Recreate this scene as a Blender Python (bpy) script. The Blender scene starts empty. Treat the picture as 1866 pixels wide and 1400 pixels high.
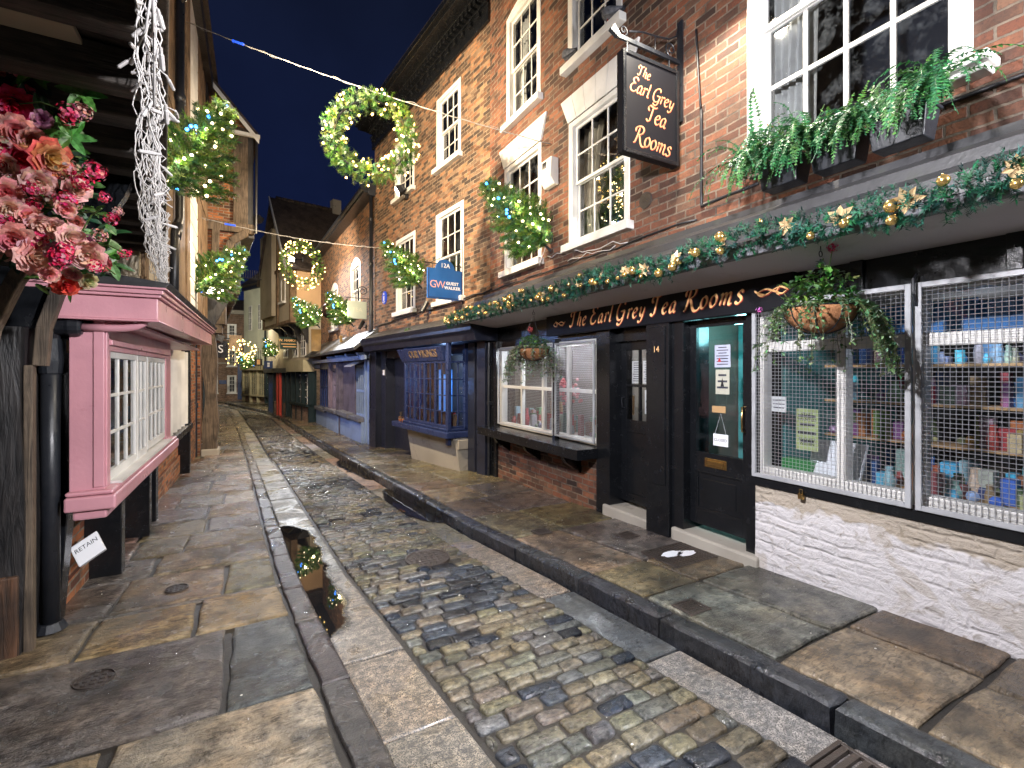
import bpy, bmesh, math, random
from mathutils import Vector, Matrix, noise
R = math.radians
rnd = random.Random(11)
SC = bpy.context.scene
COL = SC.collection

# ------------------------------------------------------------------ camera
CAMZ = 1.464
FPX = 861.0                       # focal length in photo pixels (photo is 1866 wide)
YAW = math.atan((933 - 462) / FPX)
cam = bpy.data.cameras.new("camera")
cam.sensor_width = 36; cam.lens = FPX / 1866 * 36
cam.shift_y = -(700 - 677) / 1866
cam.clip_start = 0.05; cam.clip_end = 2000
camo = bpy.data.objects.new("camera", cam); COL.objects.link(camo)
camo.location = (0, 0, CAMZ); camo.rotation_euler = (R(90), 0, -YAW)
SC.camera = camo

# ------------------------------------------------------------------ sky / exposure
w = bpy.data.worlds.new("World"); SC.world = w; w.use_nodes = True
nt = w.node_tree; bg = nt.nodes["Background"]
tc = nt.nodes.new("ShaderNodeTexCoord"); sp = nt.nodes.new("ShaderNodeSeparateXYZ"); cr = nt.nodes.new("ShaderNodeValToRGB")
nt.links.new(tc.outputs["Generated"], sp.inputs[0]); nt.links.new(sp.outputs["Z"], cr.inputs[0])
cr.color_ramp.elements[0].position = 0.0; cr.color_ramp.elements[0].color = (.0070, .0140, .062, 1)
cr.color_ramp.elements[1].position = 0.6; cr.color_ramp.elements[1].color = (.0048, .0075, .0215, 1)
cn = nt.nodes.new("ShaderNodeTexNoise"); cn.inputs["Scale"].default_value = 2.6; cn.inputs["Detail"].default_value = 5; nt.links.new(tc.outputs["Generated"], cn.inputs["Vector"])
cm = nt.nodes.new("ShaderNodeMapRange"); cm.inputs["From Min"].default_value = .35; cm.inputs["From Max"].default_value = .7; cm.inputs["To Min"].default_value = .8; cm.inputs["To Max"].default_value = 1.45; nt.links.new(cn.outputs["Fac"], cm.inputs["Value"])
cs = nt.nodes.new("ShaderNodeVectorMath"); cs.operation = 'SCALE'; nt.links.new(cr.outputs[0], cs.inputs[0]); nt.links.new(cm.outputs[0], cs.inputs["Scale"]); nt.links.new(cs.outputs[0], bg.inputs[0]); bg.inputs[1].default_value = .66
SC.view_settings.view_transform = 'Standard'; SC.view_settings.look = 'None'
SC.view_settings.exposure = 0.55; SC.view_settings.gamma = 1
try:
    SC.cycles.use_denoising = True
    SC.cycles.sample_clamp_indirect = 4.0
    SC.cycles.sample_clamp_direct = 0
    SC.cycles.max_bounces = 7; SC.cycles.diffuse_bounces = 4; SC.cycles.glossy_bounces = 3
    SC.cycles.transparent_max_bounces = 16; SC.cycles.transmission_bounces = 3
    SC.cycles.caustics_reflective = False; SC.cycles.caustics_refractive = False
    SC.cycles.blur_glossy = 0.5
except Exception:
    pass

# ------------------------------------------------------------------ survey helpers
SA, CA = math.sin(YAW), math.cos(YAW)
def ray(px, py=677):
    u = (px - 933) / FPX; v = (677 - py) / FPX
    return SA + u * CA, CA - u * SA, v
def at(px, py, X=None, Y=None, t=None):
    """world point seen at a photo pixel on the plane x=X or y=Y"""
    a, b, v = ray(px, py)
    if t is None: t = X / a if X is not None else Y / b
    return Vector((a * t, b * t, CAMZ + v * t))
def zg(Y):
    if Y < 13: return -.043 * Y
    if Y < 22: return -.559 - .018 * (Y - 13)
    return -.721
def lerp(a, b, t): return a + (b - a) * t
def pw(tab, y):
    if y <= tab[0][0]:
        a, b = tab[0], tab[1]
    elif y >= tab[-1][0]:
        a, b = tab[-2], tab[-1]
    else:
        for a, b in zip(tab, tab[1:]):
            if a[0] <= y <= b[0]: break
    return a[1] + (b[1] - a[1]) * (y - a[0]) / (b[0] - a[0])

class Fac:
    """a facade plane: origin, direction along the wall; local x along, y outwards, z up"""
    def __init__(s, ox, oy, dx, dy):
        l = math.hypot(dx, dy); s.o = (ox, oy); s.d = (dx / l, dy / l); s.n = (-dy / l, dx / l)
        s.rot = math.atan2(dy, dx)
    def sz(s, px, py, o=0.0):
        a, b, v = ray(px, py)
        ox = s.o[0] + s.n[0] * o; oy = s.o[1] + s.n[1] * o
        t = (ox * s.n[0] + oy * s.n[1]) / (a * s.n[0] + b * s.n[1])
        x, y = a * t - s.o[0], b * t - s.o[1]
        return x * s.d[0] + y * s.d[1], CAMZ + v * t
    def S(s, px, o=0.0): return s.sz(px, 677, o)[0]
    def Z(s, px, py, o=0.0): return s.sz(px, py, o)[1]
    def w(s, x, y, z=0):
        return Vector((s.o[0] + s.d[0] * x + s.n[0] * y, s.o[1] + s.d[1] * x + s.n[1] * y, z))
    def loc(s, p):
        x, y = p[0] - s.o[0], p[1] - s.o[1]
        return Vector((x * s.d[0] + y * s.d[1], x * s.n[0] + y * s.n[1], p[2]))

# ------------------------------------------------------------------ object helpers
def tag(o, label=None, cat=None, group=None, kind=None):
    if label: o["label"] = label
    if cat: o["category"] = cat
    if group: o["group"] = group
    if kind: o["kind"] = kind
    return o
def thing(name, label, cat, loc=(0, 0, 0), rz=0, group=None):
    o = bpy.data.objects.new(name, None); COL.objects.link(o)
    o.empty_display_size = .1
    o.location = loc; o.rotation_euler = (0, 0, rz)
    return tag(o, label, cat, group)
def copy_tree(o, parent=None):
    c = o.copy(); COL.objects.link(c); c.parent = parent
    for ch in list(o.children): copy_tree(ch, c)
    return c

class MB:
    def __init__(s): s.v = []; s.f = []; s.m = []; s.c = []; s.cur = None
    def add(s, vs, fs, mi=0, M=None):
        n = len(s.v)
        if M is not None: vs = [M @ Vector(p) for p in vs]
        s.v += [tuple(p) for p in vs]; s.f += [tuple(i + n for i in f) for f in fs]; s.m += [mi] * len(fs)
        s.c += [s.cur] * len(fs)
        return s
    def box(s, x0, x1, y0, y1, z0, z1, mi=0, M=None):
        if x0 > x1: x0, x1 = x1, x0
        if y0 > y1: y0, y1 = y1, y0
        if z0 > z1: z0, z1 = z1, z0
        return s.add([(x0, y0, z0), (x1, y0, z0), (x1, y1, z0), (x0, y1, z0), (x0, y0, z1), (x1, y0, z1), (x1, y1, z1), (x0, y1, z1)],
              [(0, 3, 2, 1), (4, 5, 6, 7), (0, 1, 5, 4), (1, 2, 6, 5), (2, 3, 7, 6), (3, 0, 4, 7)], mi, M)
    def hexa(s, b, t, mi=0, M=None):
        """b, t: four corners bottom / top, same order"""
        return s.add(list(b) + list(t), [(3, 2, 1, 0), (4, 5, 6, 7), (0, 1, 5, 4), (1, 2, 6, 5), (2, 3, 7, 6), (3, 0, 4, 7)], mi, M)
    def quad(s, a, b, c, d, mi=0, M=None): return s.add([a, b, c, d], [(0, 1, 2, 3)], mi, M)
    def prism(s, prof, x0, x1, axis='x', mi=0, M=None):
        """prof: closed polygon in the two other axes (y,z) / (x,z) / (x,y), ccw"""
        n = len(prof)
        def P(p, a):
            if axis == 'x': return (a, p[0], p[1])
            if axis == 'y': return (p[0], a, p[1])
            return (p[0], p[1], a)
        vs = [P(p, x0) for p in prof] + [P(p, x1) for p in prof]
        fs = [tuple(range(n))[::-1], tuple(range(n, 2 * n))] + [(i, (i + 1) % n, n + (i + 1) % n, n + i) for i in range(n)]
        return s.add(vs, fs, mi, M)
    def tube(s, pts, r, n=8, mi=0, cap=True, M=None, closed=False):
        pts = [Vector(p) for p in pts]; rs = r if isinstance(r, (list, tuple)) else [r] * len(pts)
        vs = []; fs = []; prev = None
        L = len(pts)
        for i, p in enumerate(pts):
            if closed: d = pts[(i + 1) % L] - pts[i - 1]
            else: d = pts[min(i + 1, L - 1)] - pts[max(i - 1, 0)]
            if d.length < 1e-9: d = Vector((0, 0, 1))
            d.normalize()
            if prev is None:
                a = Vector((0, 0, 1)) if abs(d.z) < .9 else Vector((1, 0, 0))
                u = d.cross(a).normalized()
            else:
                u = prev - d * prev.dot(d)
                if u.length < 1e-6: u = d.orthogonal()
                u.normalize()
            prev = u; v = d.cross(u)
            for k in range(n):
                an = 2 * math.pi * k / n
                vs.append(p + (u * math.cos(an) + v * math.sin(an)) * rs[i])
        for i in range(L if closed else L - 1):
            for k in range(n):
                j = (i + 1) % L
                fs.append((i * n + k, i * n + (k + 1) % n, j * n + (k + 1) % n, j * n + k))
        if cap and not closed:
            fs.append(tuple(range(n))[::-1]); fs.append(tuple((L - 1) * n + k for k in range(n)))
        return s.add(vs, fs, mi, M)
    def lathe(s, prof, n=16, mi=0, M=None):
        """prof: (r,z) list"""
        vs = []; fs = []
        for r, z in prof:
            for k in range(n):
                a = 2 * math.pi * k / n
                vs.append((r * math.cos(a), r * math.sin(a), z))
        for i in range(len(prof) - 1):
            for k in range(n):
                fs.append((i * n + k, i * n + (k + 1) % n, (i + 1) * n + (k + 1) % n, (i + 1) * n + k))
        return s.add(vs, fs, mi, M)
    def ball(s, c, r, n=8, mi=0, sq=(1, 1, 1)):
        prof = [(r * math.sin(math.pi * i / (n - 2) ) + 1e-5, -r * math.cos(math.pi * i / (n - 2))) for i in range(n - 1)]
        M = Matrix.Translation(c) @ Matrix.Diagonal((*sq, 1))
        return s.lathe(prof, n, mi, M)
    def build(s, name, mat, parent=None, smooth=False, bev=0, seg=2, auto=None):
        me = bpy.data.meshes.new(name); me.from_pydata(s.v, [], s.f)
        mats = mat if isinstance(mat, (list, tuple)) else [mat]
        for m in mats: me.materials.append(m)
        if len(mats) > 1: me.polygons.foreach_set("material_index", s.m)
        if smooth: me.polygons.foreach_set("use_smooth", [True] * len(me.polygons))
        me.update()
        if any(c is not None for c in s.c):
            at_ = me.attributes.new("tint", 'FLOAT_COLOR', 'FACE'); fl = []
            for c in s.c: fl += [*(c or (.5, .5, .5)), 1.0]
            at_.data.foreach_set("color", fl)
        o = bpy.data.objects.new(name, me); COL.objects.link(o)
        if parent: o.parent = parent
        if bev:
            b = o.modifiers.new("bevel", 'BEVEL'); b.width = bev; b.segments = seg; b.limit_method = 'ANGLE'; b.angle_limit = R(40)
        return o
def sub(o, lv=1):
    m = o.modifiers.new("sub", 'SUBSURF'); m.levels = lv; m.render_levels = lv; return o

# ------------------------------------------------------------------ materials
class NT:
    def __init__(s, name):
        s.m = bpy.data.materials.new(name); s.m.use_nodes = True
        s.t = s.m.node_tree; s.n = s.t.nodes; s.b = s.n["Principled BSDF"]; s.out = s.n["Material Output"]
    def new(s, k, **kw):
        n = s.n.new("ShaderNode" + k)
        for a, b in kw.items(): setattr(n, a, b)
        return n
    def l(s, a, b): s.t.links.new(a, b)
    def coord(s, scale=(1, 1, 1), kind="Object"):
        t = s.new("TexCoord"); m = s.new("Mapping"); s.l(t.outputs[kind], m.inputs[0]); m.inputs["Scale"].default_value = scale
        return m.outputs[0]
    def noise(s, vec, scale, detail=4, rough=.55, dist=0):
        n = s.new("TexNoise"); n.inputs["Scale"].default_value = scale; n.inputs["Detail"].default_value = detail
        n.inputs["Roughness"].default_value = rough; n.inputs["Distortion"].default_value = dist
        if vec is not None: s.l(vec, n.inputs["Vector"])
        return n.outputs["Fac"]
    def ramp(s, fac, *st, interp='LINEAR'):
        n = s.new("ValToRGB"); e = n.color_ramp.elements; n.color_ramp.interpolation = interp
        while len(e) < len(st): e.new(.5)
        for k, (p, c) in enumerate(st):
            e[k].position = p; e[k].color = (*c, 1) if len(c) == 3 else c
        s.l(fac, n.inputs[0]); return n.outputs[0]
    def mix(s, a, b, f, mode='MIX'):
        n = s.new("Mix", data_type='RGBA', blend_type=mode)
        for x, i in ((f, 0), (a, 6), (b, 7)):
            if isinstance(x, (float, int)): n.inputs[i].default_value = x
            elif isinstance(x, tuple): n.inputs[i].default_value = (*x, 1)
            else: s.l(x, n.inputs[i])
        return n.outputs[2]
    def math(s, op, a, b=0.0, clamp=False):
        n = s.new("Math", operation=op, use_clamp=clamp)
        for x, i in ((a, 0), (b, 1)):
            if isinstance(x, (float, int)): n.inputs[i].default_value = x
            else: s.l(x, n.inputs[i])
        return n.outputs[0]
    def bump(s, h, strength=.5, dist=.01, prev=None):
        n = s.new("Bump"); n.inputs["Strength"].default_value = strength; n.inputs["Distance"].default_value = dist
        s.l(h, n.inputs["Height"])
        if prev is not None: s.l(prev, n.inputs["Normal"])
        s.l(n.outputs[0], s.b.inputs["Normal"]); return n.outputs[0]
    def set(s, col=None, rough=None, metal=None, spec=None):
        for x, k in ((col, "Base Color"), (rough, "Roughness"), (metal, "Metallic"), (spec, "Specular IOR Level")):
            if x is None: continue
            if isinstance(x, (float, int)): s.b.inputs[k].default_value = x
            elif isinstance(x, tuple): s.b.inputs[k].default_value = (*x, 1)
            else: s.l(x, s.b.inputs[k])
        return s

def paint(name, c, rough=.35, wear=.12, bump=.15, scale=9, dirt=(.05, .045, .04)):
    t = NT(name); v = t.coord()
    n1 = t.noise(v, scale, 5, .6); n2 = t.noise(v, scale * .25, 3)
    dark = tuple(x * .72 for x in c)
    col = t.mix(dark, c, t.ramp(n2, (.3, (0, 0, 0)), (.65, (1, 1, 1))))
    col = t.mix(col, dirt, t.math('MULTIPLY', t.ramp(n1, (.58, (0, 0, 0)), (.75, (1, 1, 1))), wear))
    t.set(col, t.ramp(n1, (.3, (rough * .75,) * 3), (.7, (min(1, rough * 1.35),) * 3)))
    t.bump(t.noise(v, scale * 6, 4, .6), bump, .004); return t.m
def tinted(name, rough=.5, spec=.4, var=.25, ns=40, trans=0.0, metal=0.0):
    """leaves, petals, goods: colour comes with each face"""
    t = NT(name); g = t.new("Attribute"); g.attribute_name = "tint"
    col = t.mix(g.outputs["Color"], t.mix(g.outputs["Color"], (1 - var * 1.6,) * 3, 1.0, 'MULTIPLY'), t.ramp(t.noise(t.coord(), ns, 3), (.4, (0, 0, 0)), (.65, (1, 1, 1))))
    t.set(col, rough, metal, spec=spec)
    if trans:
        tl = t.new("BsdfTranslucent"); t.l(col, tl.inputs[0]); mx = t.new("MixShader"); mx.inputs[0].default_value = trans
        t.l(t.b.outputs[0], mx.inputs[1]); t.l(tl.outputs[0], mx.inputs[2]); t.l(mx.outputs[0], t.out.inputs[0])
    return t.m
def plain(name, c, rough=.5, metal=0.0, emit=None, es=0.0):
    t = NT(name); t.set(c, rough, metal)
    if emit:
        t.b.inputs["Emission Color"].default_value = (*emit, 1); t.b.inputs["Emission Strength"].default_value = es
        if hasattr(t.m, "cycles"): t.m.cycles.emission_sampling = 'NONE'
    return t.m
def brick(name, cols, mortar=(.22, .18, .14), bw=.225, bh=.075, ms=.0085, bump=1.0, stain=.75, rough=.8, wob=.012):
    t = NT(name); tcn = t.new("TexCoord")
    sp = t.new("SeparateXYZ"); t.l(tcn.outputs["Object"], sp.inputs[0])
    sn = t.new("SeparateXYZ"); t.l(tcn.outputs["Normal"], sn.inputs[0])
    f = t.math('GREATER_THAN', t.math('ABSOLUTE', sn.outputs[0]), .6)
    x = t.math('ADD', t.math('MULTIPLY', sp.outputs[0], t.math('SUBTRACT', 1.0, f)), t.math('MULTIPLY', sp.outputs[1], f))
    cb = t.new("CombineXYZ"); t.l(x, cb.inputs[0]); t.l(sp.outputs[2], cb.inputs[1])
    nz = t.new("TexNoise"); nz.inputs["Scale"].default_value = 3.2; nz.inputs["Detail"].default_value = 2; t.l(tcn.outputs["Object"], nz.inputs["Vector"])
    off = t.new("VectorMath", operation='SCALE'); off.inputs["Scale"].default_value = wob * 2
    sb = t.new("VectorMath", operation='SUBTRACT'); sb.inputs[1].default_value = (.5, .5, .5); t.l(nz.outputs["Color"], sb.inputs[0]); t.l(sb.outputs[0], off.inputs[0])
    ad = t.new("VectorMath", operation='ADD'); t.l(cb.outputs[0], ad.inputs[0]); t.l(off.outputs[0], ad.inputs[1])
    nz2 = t.new("TexNoise"); nz2.inputs["Scale"].default_value = 45; nz2.inputs["Detail"].default_value = 2; t.l(tcn.outputs["Object"], nz2.inputs["Vector"])
    off2 = t.new("VectorMath", operation='SCALE'); off2.inputs["Scale"].default_value = .008; t.l(nz2.outputs["Color"], off2.inputs[0])
    ad2 = t.new("VectorMath", operation='ADD'); t.l(ad.outputs[0], ad2.inputs[0]); t.l(off2.outputs[0], ad2.inputs[1])
    bt = t.new("TexBrick"); bt.inputs["Color1"].default_value = (0, 0, 0, 1); bt.inputs["Color2"].default_value = (1, 1, 1, 1); bt.inputs["Mortar"].default_value = (.5, .5, .5, 1)
    bt.inputs["Scale"].default_value = 1; bt.inputs["Brick Width"].default_value = bw; bt.inputs["Row Height"].default_value = bh
    bt.inputs["Mortar Size"].default_value = ms; bt.inputs["Mortar Smooth"].default_value = .25; bt.inputs["Bias"].default_value = 0
    t.l(ad2.outputs[0], bt.inputs["Vector"])
    k = len(cols); st = [((i + .5) / k, c) for i, c in enumerate(cols)]
    big = t.noise(tcn.outputs["Object"], .9, 3, .6)
    per = t.math('ADD', bt.outputs["Color"], t.math('MULTIPLY', t.math('SUBTRACT', big, .5), stain), True)
    col = t.ramp(per, *st)
    fine = t.noise(tcn.outputs["Object"], 60, 4, .7)
    col = t.mix(col, (.02, .017, .014), t.math('MULTIPLY', t.ramp(fine, (.5, (0, 0, 0)), (.72, (1, 1, 1))), .55))
    col = t.mix(col, t.mix(col, (1.7, 1.55, 1.4), 1.0, 'MULTIPLY'), t.math('MULTIPLY', t.ramp(t.noise(tcn.outputs["Object"], 16, 4, .7), (.52, (0, 0, 0)), (.7, (1, 1, 1))), .7))
    col = t.mix(col, (.035, .024, .018), t.math('MULTIPLY', t.ramp(t.noise(tcn.outputs["Object"], 2.3, 6, .7), (.46, (0, 0, 0)), (.70, (1, 1, 1))), .78))
    mid = t.noise(tcn.outputs["Object"], 7, 4, .6)
    mcol = t.mix(tuple(c * .35 for c in mortar), mortar, t.ramp(mid, (.35, (0, 0, 0)), (.6, (1, 1, 1))))
    col = t.mix(col, mcol, bt.outputs["Fac"])
    t.set(col, rough)
    h = t.math('ADD', t.math('MULTIPLY', t.math('SUBTRACT', 1.0, bt.outputs["Fac"]), 1.0), t.math('MULTIPLY', fine, .45))
    h = t.math('ADD', h, t.math('MULTIPLY', bt.outputs["Color"], .25))
    t.bump(h, bump, .009); return t.m
def island(name, rough=.35, rr=.15, noise_s=14, bump=.4, bd=.004, speck=None, stain=.35, stain_c=(.03, .028, .025), wet=0.5):
    """stone: one tint per slab / sett (Random Per Island), wet patches in the gloss"""
    t = NT(name); v = t.coord(); g = t.new("Attribute"); g.attribute_name = "tint"; col = g.outputs["Color"]
    n1 = t.noise(v, noise_s, 6, .65); n2 = t.noise(v, 1.3, 4, .6, .4)
    sm = t.new("Mapping"); tcc = t.new("TexCoord"); t.l(tcc.outputs["Object"], sm.inputs[0]); sm.inputs["Scale"].default_value = (14, 50, 20); sm.inputs["Rotation"].default_value = (0, 0, .5)
    grain = t.noise(sm.outputs[0], 1, 4, .6, 1.2)
    col = t.mix(t.mix(col, (.55, .56, .58), 1.0, 'MULTIPLY'), t.mix(col, (1.8, 1.72, 1.6), 1.0, 'MULTIPLY'), t.ramp(n1, (.36, (0, 0, 0)), (.66, (1, 1, 1))))
    col = t.mix(col, t.mix(col, (.5, .5, .5), 1.0, 'MULTIPLY'), t.ramp(grain, (.48, (0, 0, 0)), (.64, (1, 1, 1))))
    col = t.mix(col, t.mix(col, (1.12, 1.0, .85), 1.0, 'MULTIPLY'), t.ramp(t.noise(v, 3.1, 4, .6), (.45, (0, 0, 0)), (.7, (1, 1, 1))))
    pit = t.noise(v, 75, 3, .75); col = t.mix(col, (.012, .011, .010), t.math('MULTIPLY', t.ramp(pit, (.60, (0, 0, 0)), (.72, (1, 1, 1))), .7))
    col = t.mix(col, stain_c, t.math('MULTIPLY', t.ramp(n2, (.5, (0, 0, 0)), (.66, (1, 1, 1))), stain))
    if speck:
        s_ = t.noise(v, 160, 2, .7); col = t.mix(col, speck, t.ramp(s_, (.48, (0, 0, 0)), (.56, (1, 1, 1))))
    r_ = t.ramp(t.noise(v, 2.1, 5, .65, .5), (.40, (rr,) * 3), (.40 + .25 * wet, (rough,) * 3))
    t.set(col, r_, spec=.5)
    t.bump(t.math('ADD', t.math('ADD', n1, t.math('MULTIPLY', grain, .6)), t.math('MULTIPLY', t.noise(v, 90, 3, .7), .5)), bump, bd); return t.m
def wood(name, c, c2, rough=.5, scale=(30, 30, 2), bump=.8):
    t = NT(name); v = t.coord(scale)
    n = t.noise(v, 1, 6, .65, 1.5); n2 = t.noise(t.coord(), 3, 3)
    col = t.mix(c, c2, t.ramp(n, (.35, (0, 0, 0)), (.65, (1, 1, 1))))
    col = t.mix(col, tuple(x * .45 for x in c), t.ramp(n2, (.45, (0, 0, 0)), (.75, (1, 1, 1))))
    t.set(col, rough); t.bump(n, bump, .012); return t.m
def glass(name, tint=(.9, .95, 1), refl=.1, dirt=.03):
    t = NT(name); t.n.remove(t.b)
    tr = t.new("BsdfTransparent"); tr.inputs[0].default_value = (*tint, 1)
    gl = t.new("BsdfGlossy"); gl.inputs["Roughness"].default_value = .03; gl.inputs["Color"].default_value = (1, 1, 1, 1)
    fr = t.new("Fresnel"); fr.inputs[0].default_value = 1.5
    v = t.coord(); bn = t.new("Bump"); bn.inputs["Strength"].default_value = .06; bn.inputs["Distance"].default_value = .02
    t.l(t.noise(v, 3, 2), bn.inputs["Height"]); t.l(bn.outputs[0], gl.inputs["Normal"]); 
    f = t.math('ADD', fr.outputs[0], refl, True)
    mx = t.new("MixShader"); t.l(f, mx.inputs[0]); t.l(tr.outputs[0], mx.inputs[1]); t.l(gl.outputs[0], mx.inputs[2])
    df = t.new("BsdfDiffuse"); df.inputs[0].default_value = (.5, .55, .6, 1)
    m2 = t.new("MixShader"); t.l(t.math('MULTIPLY', t.ramp(t.noise(v, 9, 5, .7), (.5, (0, 0, 0)), (.8, (1, 1, 1))), dirt * 4), m2.inputs[0])
    t.l(mx.outputs[0], m2.inputs[1]); t.l(df.outputs[0], m2.inputs[2]); t.l(m2.outputs[0], t.out.inputs[0]); return t.m

M = {}
M['brick_eg'] = brick("brick_red", [(.035, .017, .011), (.085, .033, .019), (.155, .052, .027), (.20, .072, .036), (.235, .095, .048), (.13, .05, .028), (.05, .023, .016), (.17, .085, .05)], (.20, .155, .115))
M['brick_12'] = brick("brick_mottled", [(.035, .022, .016), (.07, .04, .025), (.15, .07, .035), (.27, .12, .055), (.33, .17, .085), (.22, .14, .085), (.06, .035, .022)], (.25, .19, .13), bh=.072)
M['brick_b3'] = brick("brick_orange", [(.07, .035, .02), (.14, .06, .03), (.23, .095, .042), (.30, .14, .06), (.22, .11, .055), (.05, .03, .02)], (.22, .16, .11), bh=.07)
M['brick_left'] = brick("brick_bright", [(.10, .03, .015), (.33, .10, .035), (.42, .15, .05), (.36, .13, .05), (.16, .07, .03)], (.30, .25, .19), bh=.07)
M['brick_far'] = brick("brick_far", [(.16, .09, .06), (.25, .14, .09), (.30, .19, .13), (.22, .14, .11)], (.34, .29, .23))
M['white'] = paint("white_paint", (.74, .73, .70), .38, .12)
M['cream'] = paint("cream_paint", (.62, .56, .42), .45, .12)
M['black'] = paint("black_gloss", (.0075, .0085, .0105), .22, .2, .25, 12, (.02, .02, .022))
M['blue_black'] = paint("blue_black_gloss", (.016, .019, .034), .35, .15, .2, 10, (.03, .03, .04))
M['blue_lit_paint'] = paint("blue_lit_paint", (.022, .036, .11), .3, .25, .35, 14)  # black shop paint with the blue lamp light put into its colour
M['iron'] = paint("cast_iron", (.015, .017, .022), .35, .3, .3, 20)
M['pink'] = paint("pink_paint", (.60, .29, .335), .34, .35, .35, 6, (.42, .16, .20))
M['plaster_tan'] = paint("tan_plaster", (.66, .43, .24), .8, .2, .3, 4)
M['plaster_cream'] = paint("cream_plaster", (.50, .43, .32), .8, .25, .3, 4)
M['plaster_pale'] = paint("pale_plaster", (.60, .62, .50), .8, .25, .3, 4)
M['soffit'] = paint("grey_soffit", (.62, .59, .63), .6, .25, .2, 4)
M['lead'] = paint("lead_sheet", (.042, .042, .045), .45, .5, .5, 8, (.05, .06, .03))
M['cement'] = paint("cement", (.38, .35, .30), .85, .5, .7, 5)
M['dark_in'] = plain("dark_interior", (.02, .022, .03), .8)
M['grey_wood'] = wood("grey_painted_wood", (.07, .075, .09), (.16, .16, .17), .5)
M['oak'] = wood("weathered_oak", (.045, .032, .022), (.17, .125, .085), .75)
M['oak_dark'] = wood("tarred_oak", (.008, .008, .009), (.034, .030, .029), .45, (16, 16, 2.2), 1.0)
M['oak_brown'] = wood("brown_oak", (.10, .06, .03), (.26, .17, .10), .8)
M['joist'] = wood("blackened_joist", (.022, .019, .017), (.10, .082, .068), .7, (3, 30, 30))
M['glass'] = glass("window_glass")
M['glass_clear'] = glass("shop_glass", (.96, .98, 1), .02, .01)
M['tile'] = wood("roof_tile", (.030, .022, .018), (.075, .055, .045), .8, (20, 8, 8), 1.0)
M['galv'] = paint("galvanised_steel", (.36, .37, .39), .35, .35, .2, 20); 
M['gold'] = plain("gold_bauble", (.80, .55, .20), .22, .9)
M['goldleaf'] = plain("gold_leaf", (.95, .56, .24), .5, .0)
M['sign_black'] = NT("satin_black").set((.006, .006, .008), .55, spec=.18).m
M['copper'] = plain("copper_lettering", (.55, .25, .11), .6)
M['sign_red'] = plain("red_shade_paint", (.35, .04, .02), .5)
M['brass'] = plain("brass", (.75, .52, .22), .25, 1.0)
M['ribbon'] = plain("gold_ribbon", (.55, .40, .22), .4, .3)
M['steel'] = plain("steel_wire", (.55, .55, .58), .35, .8)
M['cable_w'] = plain("white_cable", (.52, .50, .49), .5)
M['wire'] = plain("grey_wire", (.26, .25, .24), .5)
M['cable_b'] = plain("black_cable", (.015, .015, .017), .5)
M['paper'] = plain("paper", (.75, .76, .80), .7)
M['blue_plastic'] = plain("blue_plastic", (.01, .06, .55), .3)

# ------------------------------------------------------------------ lettering
def text_mb(s, size, extr=.002, shear=0.0, space=1.0, offset=0.0):
    cu = bpy.data.curves.new("t", 'FONT'); cu.body = s; cu.size = size; cu.extrude = extr; cu.shear = shear
    cu.space_character = space; cu.align_x = 'CENTER'; cu.align_y = 'CENTER'; cu.offset = offset; cu.resolution_u = 3
    o = bpy.data.objects.new("t", cu); COL.objects.link(o)
    dg = bpy.context.evaluated_depsgraph_get(); me = bpy.data.meshes.new_from_object(o.evaluated_get(dg))
    mb = MB(); mb.add([v.co.copy() for v in me.vertices], [tuple(p.vertices) for p in me.polygons])
    bpy.data.objects.remove(o); bpy.data.meshes.remove(me); bpy.data.curves.remove(cu); return mb
def put_text(s, size, Mx, mat, parent, name="lettering", **k):
    t = text_mb(s, size, **k); m = MB(); m.add(t.v, t.f, 0, Mx); return m.build(name, mat, parent)
def face_M(p, right, up):
    """matrix putting text (x right, y up) on a face at p"""
    r = Vector(right).normalized(); u = Vector(up).normalized(); n = r.cross(u)
    return Matrix(((r.x, u.x, n.x, p[0]), (r.y, u.y, n.y, p[1]), (r.z, u.z, n.z, p[2]), (0, 0, 0, 1)))
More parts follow.
